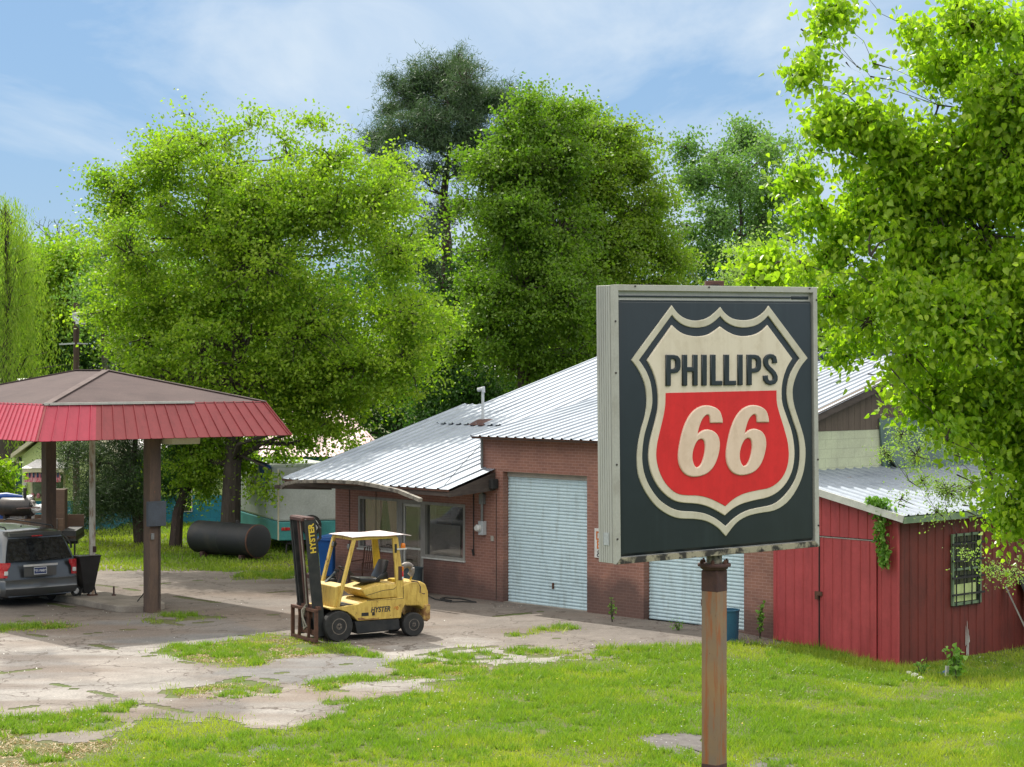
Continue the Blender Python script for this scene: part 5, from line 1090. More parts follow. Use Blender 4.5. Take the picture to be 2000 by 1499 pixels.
# ---------------------------------------------------------------- far buildings
def build_far():
    Y = 70.; X = lambda px, Y=Y: (px-1000)/F*Y; Z = lambda py, Y=Y: CH-(py-HY)/F*Y
    r = empty('lime_cottage', (X(130), Y, 0), R(0), 'pale lime cottage with blue painted base and flag bunting over its window', 'house')
    lx = lambda px: X(px)-X(130)
    xl, xr = lx(43), lx(217); zt = Z(890)
    MB().box((xl,0,.98),(xr,6,zt)).build('wall', M['limewall'], r); bw = MB().box((xl-.01,-.012,-.1),(xr+.01,6,.975)); bw.build('blue_base', M['bluewall'], r)
    MB().prism([(xl,zt),(0,zt+1.25),(xr,zt)], lambda u, v, d: (u, d, v), 0, 6).build('gable', M['limewall'], r)
    rf = MB(); 
    for s in (-1, 1): rf.hexa([(0,-.35,zt+1.28),(s*(xr+.3),-.35,zt-.08),(s*(xr+.3),6.3,zt-.08),(0,6.3,zt+1.28),(0,-.35,zt+1.42),(s*(xr+.3),-.35,zt+.06),(s*(xr+.3),6.3,zt+.06),(0,6.3,zt+1.42)])
    rf.build('roof', M['creamtrim'], r)
    wx0, wx1, wz0, wz1 = lx(60), lx(128), Z(974), Z(922)
    f = MB()
    for q in ((wx0,wz0,wx0+.07,wz1),(wx1-.07,wz0,wx1,wz1),(wx0+.07,wz0,wx1-.07,wz0+.07),(wx0+.07,wz1-.07,wx1-.07,wz1)): f.box((q[0],-.05,q[1]),(q[2],-.0,q[3]))
    w = f.build('window', M['creamtrim'], r); MB().box((wx0+.07,-.03,wz0+.07),(wx1-.07,-.02,wz1-.07)).build('pane', glassmat('cottage_glass', (.10,.13,.09), .1), w)
    fb = MB(); 
    for k in range(5): x = wx0+.08+.2*k; fb.lathe([(.05,0),(.07,.1),(.03,.16)], (x,-.08,wz0+.02), n=8)
    fb.build('flower_box', M['pinkcloth'], w)
    aw = MB().hexa([(lx(56),-1.0,Z(912)),(lx(138),-1.0,Z(912)),(lx(138),0,Z(912)),(lx(56),0,Z(912)),(lx(76),-.45,Z(897)),(lx(118),-.45,Z(897)),(lx(118),0,Z(897)),(lx(76),0,Z(897))]).build('window_hood', M['whiteroof'], r)
    MB().box((lx(58),-.97,Z(920)),(lx(136),-.92,Z(912))).build('hood_board', M['creamtrim'], aw)
    for k in range(9):
        x0 = lx(60)+k*.135; p = MB().add([(x0,-.9,Z(921)),(x0+.12,-.9,Z(921)),(x0+.13,-.92,Z(939)),(x0-.01,-.92,Z(939)),(x0,-.89,Z(921)),(x0+.12,-.89,Z(921)),(x0+.13,-.91,Z(939)),(x0-.01,-.91,Z(939))], [(0,1,2,3),(7,6,5,4),(0,4,5,1),(1,5,6,2),(2,6,7,3),(3,7,4,0)]).build('bunting_flag', M['pinkcloth'], r)
        MB().box((x0+.01,-.925,Z(930)),(x0+.07,-.895,Z(921))).build('flag_canton', M['navy'], p)
    MB().box((lx(45),-.04,Z(967)),(lx(52.5),-.013,Z(943))).build('wall_plaque', M['whitetrim'], r, bevel=.01)
    # set back wing
    r2 = empty('blue_outbuilding', (X(300, 73), 73, 0), R(0), 'low lime and blue outbuilding behind the cedar trunks', 'building')
    l2 = lambda px: X(px, 73)-X(300, 73)
    MB().box((l2(200),0,1.0),(l2(470),5,2.6)).build('wall', M['limewall'], r2); MB().box((l2(200)-.01,-.012,-.1),(l2(470)+.01,5,.995)).build('blue_base', M['bluewall'], r2)
    MB().hexa([(l2(190),-.4,2.6),(l2(480),-.4,2.6),(l2(480),5.4,2.6),(l2(190),5.4,2.6),(l2(190),2.4,3.5),(l2(480),2.4,3.5),(l2(480),2.6,3.5),(l2(190),2.6,3.5)]).build('roof', M['whiteroof'], r2)
    w = MB().box((l2(352),-.05,Z(1000,73)),(l2(376),-.013,Z(958,73))).build('window', M['whitetrim'], r2); MB().box((l2(354),-.06,Z(998,73)),(l2(374),-.051,Z(960,73))).build('pane', M['vanglass'], w)
    # green house
    Y3 = 86.; r3 = empty('green_house', (X(0, Y3), Y3, 0), 0, 'dark green house with cream trimmed windows behind the lime cottage', 'house'); l3 = lambda px: X(px, Y3)-X(0, Y3); Z3 = lambda py: CH-(py-HY)/F*Y3
    MB().box((l3(-140),0,-.2),(l3(78),7,3.7)).build('wall', M['greenhouse'], r3)
    MB().prism([(-.5,3.7),(3.5,5.0),(7.5,3.7)], lambda u, v, d: (d, u, v), l3(-150), l3(88)).build('roof', M['whiteroof'], r3) 
    for x in (-3, 24, 58): MB().box((l3(x),-.06,-.1),(l3(x)+.13,-.001,3.69)).build('trim_board', M['creamtrim'], r3)
    for (a, b) in ((-30, 8), (30, 56)):
        for (za, zb) in ((905, 880), (875, 858)):
            w = MB().box((l3(a),-.05,Z3(za)),(l3(b),-.002,Z3(zb))).build('window', M['creamtrim'], r3); MB().box((l3(a)+.1,-.06,Z3(za)+.08),(l3(b)-.1,-.051,Z3(zb)-.08)).build('pane', M['vanglass'], w)
    # pink roofed house behind the big tree
    Y4 = 82.; r4 = empty('pink_roof_house', (X(610, Y4), Y4, 0), R(8), 'house with faded pink and white metal roof half hidden by the big green tree', 'house'); l4 = lambda px: (px-610)/F*Y4; Z4 = lambda py: CH-(py-HY)/F*Y4
    MB().box((l4(470),0,-.1),(l4(745),8,Z4(886))).build('wall', mat('teal_house_wall', (.05,.26,.3), (.04,.2,.24), rough=.8), r4)
    ze, zr = Z4(886), Z4(806); rf = MB(); ribbed(rf, (l4(455),-.6,ze-.1), (l4(760),-.6,ze-.1), (l4(690),4,zr-.02), (l4(575),4,zr-.02), pitch=.4, h=.04); rf.build('roof', M['pinkroof'], r4)
    rb = MB(); rb.add([(l4(760),-.6,ze-.1),(l4(760),8.6,ze-.1),(l4(690),4,zr-.02),(l4(575),4,zr-.02),(l4(455),8.6,ze-.1),(l4(455),-.6,ze-.1)], [(0,1,2),(1,4,3,2),(4,5,3)]); rb.build('rear_roof', M['pinkroof'], r4)
    MB().tube([(l4(618),1.6,(ze+zr)/2-.2),(l4(618),1.6,(ze+zr)/2+.65)], .1, 10).build('chimney_pipe', M['black'], r4)
    # white roofed building beyond
    Y5 = 112.; r5 = empty('white_roof_building', (X(955, Y5), Y5, 0), 0, 'distant building with white roof glimpsed between tree trunks above the garage roof', 'building'); Z5 = lambda py: CH-(py-HY)/F*Y5
    MB().box((-4,0,-.1),(4,7,Z5(742))).build('wall', M['blindgrey'], r5); MB().hexa([(-4.3,-.4,Z5(744)),(4.3,-.4,Z5(744)),(4.3,7.4,Z5(744)),(-4.3,7.4,Z5(744)),(-3.6,3.4,Z5(710)),(3.6,3.4,Z5(710)),(3.6,3.6,Z5(710)),(-3.6,3.6,Z5(710))]).build('roof', M['whiteroof'], r5)
    r6 = empty('distant_white_shed', (X(63, 105), 105, 0), 0, 'distant shed with a white roof peeping over the canopy roof at left', 'shed'); z6 = CH-(748-HY)/F*105
    MB().box((-1.5,0,-.1),(1.5,4,z6-.6)).build('wall', M['blindgrey'], r6); MB().hexa([(-1.8,-.3,z6-.7),(1.8,-.3,z6-.7),(1.8,4.3,z6-.7),(-1.8,4.3,z6-.7),(-1.4,1.9,z6+.1),(1.4,1.9,z6+.1),(1.4,2.1,z6+.1),(-1.4,2.1,z6+.1)]).build('roof', M['whiteroof'], r6)
    # utility pole
    Yp = 68.; up = empty('utility_pole', (X(149, Yp), Yp, 0), 0, 'brown wooden utility pole with a grey street lamp behind the canopy', 'utility pole'); Zp = lambda py: CH-(py-HY)/F*Yp; up.scale = (.72, .72, 1)
    MB().tube([(0,0,-.1),(0,0,Zp(592))], [.17,.13], 12).build('pole', M['polewood'], up, sm=True)
    lm = MB().tube([(-.05,-.15,Zp(622)),(.12,-.35,Zp(626)),(.34,-.5,Zp(630))], [.1,.12,.1], 10).lathe([(.24,Zp(634)),(.2,Zp(628))], (.3,-.5,0), n=16).build('street_lamp', M['lampgrey'], up, sm=True)
    MB().lathe([(.1,Zp(642)),(.22,Zp(634))], (.32,-.5,0), n=16).build('lens', M['greenpanel'], lm); MB().lathe([(.12,Zp(622)),(.12,Zp(613)),(.05,Zp(610))], (-.02,-.2,0), n=12).build('transformer', M['lampgrey'], up)
    MB().bar((-.75,-.1,Zp(673)),(0,-.1,Zp(671)), .05).bar((0,-.1,Zp(671)),(.55,-.1,Zp(672)), .04).build('cross_arm', M['lampgrey'], up)
build_far()

# ================================================================== GROUND
def vnoise(x, y, s, seed=0):
    x = np.asarray(x)/s; y = np.asarray(y)/s; xi = np.floor(x).astype(np.int64); yi = np.floor(y).astype(np.int64); fx = x-xi; fy = y-yi; fx = fx*fx*(3-2*fx); fy = fy*fy*(3-2*fy)
    def h(a, b):
        n = (a*374761393+b*668265263+seed*982451653) & 0xffffffff; n = ((n ^ (n >> 13))*1274126177) & 0xffffffff; return ((n ^ (n >> 16)) & 0xffff)/65535.
    return (h(xi,yi)*(1-fx)+h(xi+1,yi)*fx)*(1-fy)+(h(xi,yi+1)*(1-fx)+h(xi+1,yi+1)*fx)*fy
def fbm(x, y, s, seed=0, o=4): return sum(vnoise(x, y, s/2**k, seed+k)*.5**k for k in range(o))/sum(.5**k for k in range(o))
def inpoly(px, py, poly):
    r = np.zeros(px.shape, bool); n = len(poly)
    for i in range(n):
        x0, y0 = poly[i]; x1, y1 = poly[(i+1) % n]
        if y0 == y1: continue
        c = ((y0 > py) != (y1 > py)) & (px < (x1-x0)*(py-y0)/(y1-y0)+x0); r ^= c
    return r
def topx(x, y): return 1000+F*x/y, HY+F*CH/y
GRASS = [
 [(560,1432),(575,1425),(610,1418),(640,1402),(680,1388),(700,1372),(760,1368),(830,1350),(870,1335),(930,1318),(985,1302),(1060,1300),(1130,1292),(1180,1290),(1260,1281),(1330,1275),(1370,1268),(1400,1256),(1430,1252),(1513,1256),(1600,1240),(3500,1240),(3500,6000),(-3000,6000),(-3000,1490),(0,1482),(110,1470),(150,1460),(200,1440),(240,1415),(250,1408),(330,1418),(420,1412),(480,1422),(530,1415),(560,1420)],
 [(330,1275),(360,1262),(420,1258),(500,1250),(530,1243),(590,1250),(660,1268),(640,1275),(560,1292),(430,1303),(390,1295),(350,1283)],
 [(590,1345),(650,1330),(750,1315),(830,1294),(860,1291),(960,1303),(900,1320),(860,1322),(760,1327),(700,1337),(650,1345)],
 [(620,1368),(640,1363),(700,1370),(690,1379),(630,1377)],
 [(-400,1410),(0,1403),(100,1397),(210,1384),(250,1376),(240,1394),(200,1420),(120,1420),(60,1440),(0,1452),(-400,1460)],
 [(-600,1222),(0,1226),(80,1216),(150,1224),(60,1232),(-600,1240)],
]
SPARSE = [[(340,1352),(400,1340),(460,1335),(530,1350),(480,1362),(350,1366)], [(960,1270),(1100,1263),(1160,1278),(1050,1286)], [(1060,1296),(1180,1268),(1370,1262),(1370,1275),(1180,1292)], [(240,1213),(330,1205),(430,1200),(440,1206),(330,1212)],
 [(440,1128),(480,1112),(570,1106),(590,1122),(560,1132),(480,1134)], [(840,1275),(900,1262),(1000,1290),(900,1292)], [(620,1262),(700,1264),(760,1290),(700,1292)], [(1010,1232),(1100,1226),(1110,1234),(1020,1240)]]
BACK = [(-3000,1098),(0,1096),(200,1100),(350,1110),(430,1118),(500,1106),(575,1100),(655,1104),(700,1104),(700,700),(-3000,700)]
DRY = [(-300,1470),(20,1450),(150,1446),(240,1452),(235,1475),(170,1498),(0,1530),(-300,1540)]
def masks(x, y):
    px, py = topx(x, y); jx = (fbm(x, y, 1.1, 3)-.5)*1.5; jy = (fbm(x, y, 1.1, 9)-.5)*1.5; qx, qy = topx(x+jx*.8, y+jy*1.3)
    g = np.zeros(x.shape, bool)
    for p in GRASS: g |= inpoly(qx, qy, p)
    s = np.zeros(x.shape, bool)
    for p in SPARSE: s |= inpoly(qx, qy, p)
    b = inpoly(qx, qy, BACK); d = inpoly(qx, qy, DRY)
    return g, s, b, d
ASPH = [[(150,1238),(210,1222),(360,1207),(430,1204),(520,1240),(480,1250),(330,1256),(230,1256)], [(450,1310),(600,1286),(700,1278),(780,1300),(640,1342),(560,1345),(470,1335),(400,1312)], [(0,1285),(120,1280),(200,1300),(100,1325),(0,1330)], [(230,1402),(330,1380),(470,1366),(430,1400),(300,1412)]]
LIGHT = [[(-900,1236),(150,1240),(230,1258),(480,1252),(430,1262),(330,1276),(390,1300),(400,1340),(340,1365),(240,1385),(0,1400),(-900,1400)], [(400,1362),(560,1352),(690,1378),(650,1402),(560,1418),(440,1405)], [(620,1350),(700,1338),(830,1325),(850,1335),(780,1355),(700,1368)], [(700,1290),(760,1262),(880,1248),(1000,1262),(1170,1292),(980,1302),(860,1290)]]
def build_ground():
    gl = mat('ground_soil_and_turf', (.075,.105,.018), (.12,.10,.045), rough=.95, scale=.45, lo=.42, hi=.72, fine=.2, bmp=.2)
    # main sheet reaching the horizon, finer near the lot
    xs = np.concatenate([[-1500,-600,-200,-80], np.arange(-40, 40.1, 1.), [80,200,600,1500]]); ys = np.concatenate([[-300,-100,-30,0,10], np.arange(16, 80.1, 1.), [100,140,200,400,900,2500]])
    mb = MB(); vs_ = [(x, y, gz(x, y) if -40 < x < 41 else (gz(40., y) if x > 0 else 0)) for y in ys for x in xs]; nx = len(xs)
    mb.add(vs_, [(j*nx+i, j*nx+i+1, (j+1)*nx+i+1, (j+1)*nx+i) for j in range(len(ys)-1) for i in range(nx-1)])
    o = mb.build('ground', gl, None, sm=True); tag(o, kind='structure')
    # paved lot: cells where nothing grows
    st = .09; X, Yg = np.meshgrid(np.arange(-17, 12, st), np.arange(28.5, 58, st)); g, s, b, d = masks(X, Yg)
    a = (X*math.sin(TH)-(Yg-BO.y)*math.cos(TH)); bk = (X*math.cos(TH)+(Yg-BO.y)*math.sin(TH))
    inside = (bk > .1) & (a > -6.6); keep = ~(g | b | d | inside | (a > 12)); crack = s & (fbm(X, Yg, .5, 21) > .47); keep &= ~crack
    # thin weedy joints in the slabs
    joint = (np.abs((a+fbm(X, Yg, 2, 5)*.4) % 3.6-1.8) < .04) & (bk < -.6) & (fbm(X, Yg, .8, 31) > .60) | (np.abs((bk+fbm(X, Yg, 2, 6)*.4) % 3.1-1.5) < .04) & (bk < -2) & (fbm(X, Yg, .8, 32) > .60)
    keep &= ~joint
    jit = st*.38; Xj = X+(vnoise(X, Yg, .05, 41)-.5)*jit; Yj = Yg+(vnoise(X, Yg, .05, 42)-.5)*jit
    ny_, nx_ = X.shape; idx = np.arange(ny_*nx_).reshape(ny_, nx_); kc = keep[:-1,:-1] & keep[1:,:-1] & keep[:-1,1:] & keep[1:,1:]
    fa = np.stack([idx[:-1,:-1][kc], idx[:-1,1:][kc], idx[1:,1:][kc], idx[1:,:-1][kc]], 1)
    used, inv = np.unique(fa.ravel(), return_inverse=True); fa = inv.reshape(-1, 4)
    zz = np.vectorize(gz)(Xj, Yj)+.006; V = np.stack([Xj.ravel()[used], Yj.ravel()[used], zz.ravel()[used]], 1)
    me = bpy.data.meshes.new('concrete_lot'); me.from_pydata(V.tolist(), [], fa.tolist())
    # surface kinds by where they lie: tan concrete, grey asphalt, pale worn concrete
    px, py = topx(V[:,0]+(fbm(V[:,0], V[:,1], 1.5, 51)-.5)*1.6, V[:,1]+(fbm(V[:,0], V[:,1], 1.5, 52)-.5)*2.2)
    
    col = np.zeros((len(V), 3))
    for q in range(6):
        qx = px+RNG.normal(0, 9, len(px)); qy = py+RNG.normal(0, 2.6, len(px)); c1 = np.tile(np.array([.17,.147,.127]), (len(V), 1)); li = np.zeros(len(V), bool); asd = np.zeros(len(V), bool)
        for p in LIGHT: li |= inpoly(qx, qy, p)
        for p in ASPH: asd |= inpoly(qx, qy, p)
        c1[li] = (.25,.232,.212); c1[asd] = (.145,.140,.136); col += c1/6
    n1 = fbm(V[:,0]*.45, V[:,1], 1.1, 61)[:,None]; n2 = fbm(V[:,0], V[:,1], .35, 71)[:,None]; n3 = fbm(V[:,0]*.3, V[:,1], .9, 81)[:,None]
    n4 = vnoise(V[:,0], V[:,1], .09, 95)[:,None]; col = col*(.70+.6*n1)*(.78+.44*n2)*(.88+.24*n4); st_ = np.clip((n3-.52)*5, 0, 1); col = col*(1-st_*.55)+np.array([.11,.075,.052])*st_*.55
    tn = np.clip((fbm(V[:,0]*.4, V[:,1], 1.6, 91)[:,None]-.5)*4, 0, 1)*.3; col = col*(1-tn)+np.array([.24,.18,.135])*tn
    ca = me.color_attributes.new('tone', 'FLOAT_COLOR', 'POINT'); ca.data.foreach_set('color', np.concatenate([col, np.ones((len(col), 1))], 1).astype(np.float32).ravel())
    m, Ns, Ls, B = newmat('worn_concrete_and_asphalt'); at_ = nd(Ns, 'ShaderNodeAttribute', attribute_name='tone'); v = coords(Ns, Ls)
    c_ = mixc(Ns, Ls, noise(Ns, Ls, v, 22, 6, .85, .38, .62), at_.outputs['Color'], mixc(Ns, Ls, 1.0, at_.outputs['Color'], (.60,.60,.60), 'MULTIPLY'))
    vo = nd(Ns, 'ShaderNodeTexVoronoi'); vo.inputs['Scale'].default_value = 16; Ls.new(v, vo.inputs['Vector']); rp = nd(Ns, 'ShaderNodeValToRGB'); rp.color_ramp.elements[0].position = .05; rp.color_ramp.elements[1].position = .09; Ls.new(vo.outputs['Distance'], rp.inputs[0])
    c_ = mixc(Ns, Ls, rp.outputs[0], (.34,.31,.28), c_)
    # fine cracks
    vd = nd(Ns, 'ShaderNodeTexVoronoi', feature='DISTANCE_TO_EDGE'); vd.inputs['Scale'].default_value = .55; wv = nd(Ns, 'ShaderNodeTexNoise'); wv.inputs['Scale'].default_value = 2.2; wv.inputs['Detail'].default_value = 5; Ls.new(v, wv.inputs['Vector']); va = nd(Ns, 'ShaderNodeVectorMath', operation='ADD'); Ls.new(v, va.inputs[0]); Ls.new(wv.outputs['Color'], va.inputs[1]); Ls.new(va.outputs[0], vd.inputs['Vector'])
    rc = nd(Ns, 'ShaderNodeValToRGB'); rc.color_ramp.elements[0].position = .004; rc.color_ramp.elements[1].position = .014; Ls.new(vd.outputs['Distance'], rc.inputs[0]); c_ = mixc(Ns, Ls, rc.outputs[0], (.06,.045,.035), c_)
    Ls.new(c_, B.inputs['Base Color']); B.inputs['Roughness'].default_value = .92; bump(Ns, Ls, noise(Ns, Ls, v, 60, 3, .8), B, .35, .006)
    o = link_mesh(me, 'concrete_lot', m); tag(o, kind='structure')
    # asphalt remnants in the lawn round the pole
    for k, pl in enumerate(([(1245,1446),(1262,1437),(1300,1432),(1365,1434),(1375,1470),(1390,1480),(1340,1480),(1290,1468)], [(1462,1499),(1475,1487),(1500,1481),(1545,1485),(1556,1499),(1520,1515),(1480,1510)], [(480,1462),(520,1455),(560,1462),(545,1475),(495,1480)])):
        c0 = sum((G(*p) for p in pl), Vector())/len(pl); rs = resample(pl, set(), 5); v = [(*(G(*p)+Vector(((random.random()-.5)*.12, (random.random()-.5)*.2, .0)))[:2], .0) for p in rs]; v = [(x, y, gz(x, y)+.012) for x, y, _ in v]
        me2 = bpy.data.meshes.new('asphalt_patch'); me2.from_pydata([(c0.x, c0.y, gz(c0.x, c0.y)+.012)]+v, [], [(0, i+1, (i+1) % len(v)+1) for i in range(len(v))]); o = link_mesh(me2, 'asphalt_patch', M['asph'] if 'asph' in M else M.setdefault('asph', mat('old_asphalt', (.13,.12,.115), (.09,.08,.078), rough=.95, scale=6, bmp=.4))); tag(o, kind='structure')
build_ground()

def grass():
    mg = leafmat('lawn_grass', (.155,.26,.02), (.34,.38,.045), .42, 1.2)
    mdry = leafmat('dry_grass', (.33,.20,.085), (.30,.26,.12), .2, 1.1)
    def blades(n, x, y, h, w, lean=.45):
        z = np.vectorize(gz)(x, y) if n < 4000 else np.where(x > 4, -.32*np.clip((x-4)/4, 0, 1)**2*(3-2*np.clip((x-4)/4, 0, 1))*(np.clip((y-30)/6, 0, 1)**2*(3-2*np.clip((y-30)/6, 0, 1))), 0)
        a = RNG.uniform(0, 2*math.pi, n); dx, dy = np.cos(a)*w/2, np.sin(a)*w/2; l = RNG.normal(0, lean, (n, 2))*h[:,None]
        V = np.empty((n, 3, 3)); V[:,0] = np.stack([x-dx, y-dy, z], 1); V[:,1] = np.stack([x+dx, y+dy, z], 1); V[:,2] = np.stack([x+l[:,0], y+l[:,1], z+h], 1); return V
    N_ = 620000; x = RNG.uniform(-15.5, 13, N_); y = 27.8+(58-27.8)*RNG.uniform(0, 1, N_)**1.25
    px, py = topx(x, y); vis = (px > -140) & (px < 2140); x, y = x[vis], y[vis]
    g, s, b, d = masks(x+RNG.normal(0, .13, len(x)), y+RNG.normal(0, .30, len(x))); a = (x*math.sin(TH)-(y-BO.y)*math.cos(TH)); bk = (x*math.cos(TH)+(y-BO.y)*math.sin(TH))
    ok = ~((bk > -.05) & (a > -6.65) & (a < 11.15)); den = fbm(x, y, .9, 101); den2 = fbm(x, y, .22, 111)
    keep = ok & ((g & ~d & (den2+.25*den > .38)) | (s & (den2 > .55)) | (b & (den2 > .4)))
    # islands of thin turf at the far left strip
    px, py = topx(x, y); thin = inpoly(px, py, GRASS[4]) | inpoly(px, py, GRASS[5]); keep &= ~(thin & (den2 < .52))
    isl_ = np.zeros(len(x), bool)
    for q in GRASS[1:]: isl_ |= inpoly(px, py, q)
    keep &= ~(isl_ & (den2+.3*den < .64))
    pa = inpoly(px, py, [(1252,1446),(1300,1434),(1365,1436),(1385,1478),(1340,1478),(1290,1466)]) | inpoly(px, py, [(1468,1499),(1500,1483),(1545,1487),(1550,1499),(1520,1512),(1480,1508)]); keep &= ~(pa & (den2 < .75))
    xk, yk, dk, d2 = x[keep], y[keep], den[keep], den2[keep]; n = len(xk)
    h = (.03+.06*np.clip(d2-.35, 0, 1)*2+.09*np.clip(dk-.45, 0, 1)*2)*RNG.uniform(.6, 1.4, n); w = RNG.uniform(.010, .022, n)
    h *= np.where(isl_[keep], .7, 1.)
    edge = (a[keep] > 7.5) & (bk[keep] > -1.2) & (bk[keep] < 0); h[edge] *= 2
    V = blades(n, xk, yk, h, w); tint = np.clip(fbm(xk, yk, 1.6, 121)*1.9-.5+RNG.normal(0, .2, n), 0, 1)
    tag(polys('lawn_grass', V.reshape(-1, 3), 3, mg, None, tint), 'bright green and yellow spring grass over the lawn and lot edges', 'grass', kind='stuff')
    # coarse tufts
    tx, ty = [], []
    for _ in range(20000):
        X, Yy = random.uniform(-14, 12), random.uniform(28, 56); tx.append(X); ty.append(Yy)
    tx, ty = np.array(tx), np.array(ty); g, s, b, d = masks(tx, ty); a = (tx*math.sin(TH)-(ty-BO.y)*math.cos(TH)); bk = (tx*math.cos(TH)+(ty-BO.y)*math.sin(TH)); k = (g | s) & (fbm(tx, ty, 1.1, 131) > .5) & ~((bk > -.05) & (a > -6.65) & (a < 11.2)); tx, ty = tx[k], ty[k]
    rep = 34; X = np.repeat(tx, rep)+RNG.normal(0, .05, len(tx)*rep); Y = np.repeat(ty, rep)+RNG.normal(0, .05, len(tx)*rep); n = len(X)
    V = blades(n, X, Y, RNG.uniform(.04, .13, n), RNG.uniform(.012, .024, n), .55)
    tag(polys('weed_tufts', V.reshape(-1, 3), 3, leafmat('weed_leaf', (.11,.21,.018), (.22,.31,.035), .4, 1.3), None, RNG.uniform(0, 1, n)), 'coarser darker weed tufts scattered through the lawn', 'weeds', kind='stuff')
    # dry straw mat
    n = 330000; x = RNG.uniform(-16, 0, n); y = RNG.uniform(27, 46, n); g, s, b, d = masks(x, y); px, py = topx(x, y); th_ = np.zeros(len(x), bool)
    for q_ in (GRASS[1], GRASS[2], GRASS[4], GRASS[5], SPARSE[0]): th_ |= inpoly(px, py, q_)
    d = (d & (fbm(x, y, .4, 141) > .36)) | (th_ & (fbm(x, y, .3, 142) > .45)); x, y = x[d], y[d]; n = len(x)
    V = blades(n, x, y, RNG.uniform(.01, .028, n), RNG.uniform(.012, .03, n), 2.2); tag(polys('dry_straw', V.reshape(-1, 3), 3, mdry, None, RNG.uniform(0, 1, n)), 'flattened orange and tan dry grass at the near left of the lot', 'dry grass', kind='stuff')
    # far grass beyond the lot, coarser
    n = 60000; x = RNG.uniform(-22, 0, n); y = RNG.uniform(56, 76, n); px, py = topx(x, y); k = (px > -150) & (px < 760); x, y = x[k], y[k]; n = len(x); V = blades(n, x, y, RNG.uniform(.05, .14, n), RNG.uniform(.03, .05, n)); tag(polys('far_grass', V.reshape(-1, 3), 3, mg, None, np.clip(fbm(x, y, 3, 151)*2-.5, 0, 1)), 'sunny grass between the lot and the blue walled buildings', 'grass', kind='stuff')
    # clover heads, dandelions, fallen leaves and pale stone chips
    def bits(name, lb, cat, n, area, size, zo, m, cond, tilt=.3):
        x = RNG.uniform(area[0], area[1], n); y = RNG.uniform(area[2], area[3], n); k = cond(x, y); x, y = x[k], y[k]; n = len(x); z = np.vectorize(gz)(x, y)+RNG.uniform(zo[0], zo[1], n); a = RNG.uniform(0, 6.28, n); s = size*RNG.uniform(.5, 1.3, n)
        V = np.empty((n, 4, 3))
        for q in range(4): V[:,q,0] = x+np.cos(a+q*1.5708)*s; V[:,q,1] = y+np.sin(a+q*1.5708)*s; V[:,q,2] = z+RNG.uniform(0, tilt, n)*s*(q % 2)
        tag(polys(name, V.reshape(-1, 3), 4, m, None, RNG.uniform(0, 1, n)), lb, cat, kind='stuff')
    isg = lambda x, y: masks(x, y)[0] & (fbm(x, y, 1.2, 161) > .56)
    bits('clover_flowers', 'tiny white clover heads dotted over the lawn', 'flowers', 2600, (-9, 10, 28, 42), .013, (.05, .1), M['whiteplastic'], isg)
    bits('dandelions', 'tiny yellow dandelions dotted over the lawn', 'flowers', 260, (-9, 9, 28, 44), .016, (.05, .1), M['yellowletter'], lambda x, y: masks(x, y)[0])
    bits('fallen_leaves', 'brown and mauve fallen leaves along the foot of the garage', 'leaves', 9000, (-1, 6.5, 38, 49), .02, (.012, .025), leafmat('dead_leaf', (.16,.085,.06), (.33,.23,.21), .1, 1.), lambda x, y: (fbm(x, y, .7, 171) > .55) & ((np.abs(x*math.cos(TH)+(y-BO.y)*math.sin(TH)+.35) < .35) | masks(x, y)[1]) & ~((x*math.cos(TH)+(y-BO.y)*math.sin(TH)) > -.05))
    bits('stone_chips', 'pale stone chips and paper scraps strewn on the lot', 'gravel', 900, (-13, 4, 30, 50), .014, (.012, .02), M['whitetrim'], lambda x, y: ~masks(x, y)[0] & (fbm(x, y, 1.4, 181) > .53) & ~((x*math.cos(TH)+(y-BO.y)*math.sin(TH)) > -.05), 1.2)
grass()

# ================================================================== TREES
def unit(n):
    v = RNG.normal(0, 1, (n, 3)); return v/np.linalg.norm(v, axis=1)[:,None]
def leaves(name, P, Lr, Wr, material, parent, tint, droop=.3, upbias=.6, k=4, D=None):
    n = len(P); D = unit(n) if D is None else D; D[:,2] -= droop; D /= np.linalg.norm(D, axis=1)[:,None]
    Nn = unit(n); Nn[:,2] += upbias; S = np.cross(D, Nn); S /= (np.linalg.norm(S, axis=1)[:,None]+1e-9)
    l = RNG.uniform(Lr[0], Lr[1], n)[:,None]; w = l*Wr*RNG.uniform(.8, 1.15, n)[:,None]; Nr = np.cross(S, D)
    if k == 4:
        V = np.stack([P, P+D*l*.45+S*w*.5, P+D*l, P+D*l*.45-S*w*.5], 1)
    elif k == 3:
        V = np.stack([P-S*w*.5, P+S*w*.5, P+D*l], 1)
    else:   # heart shaped, folded and curled a little
        V = np.stack([P, P+D*l*-.05+S*w*.3+Nr*l*.05, P+D*l*.25+S*w*.5+Nr*l*.08, P+D*l*.6+S*w*.33+Nr*l*.03, P+D*l-Nr*l*.08, P+D*l*.6-S*w*.33+Nr*l*.03, P+D*l*.25-S*w*.5+Nr*l*.08, P+D*l*-.05-S*w*.3+Nr*l*.05], 1)
        # fold along the midrib: two half leaves of 5 vertices
        A_ = V[:, [0,1,2,3,4]]; B_ = V[:, [0,4,5,6,7]]; V = np.concatenate([A_, B_], 1).reshape(-1, 5, 3); tint = np.repeat(tint, 2); k = 5
    return polys(name, V.reshape(-1, 3), k, material, parent, tint)

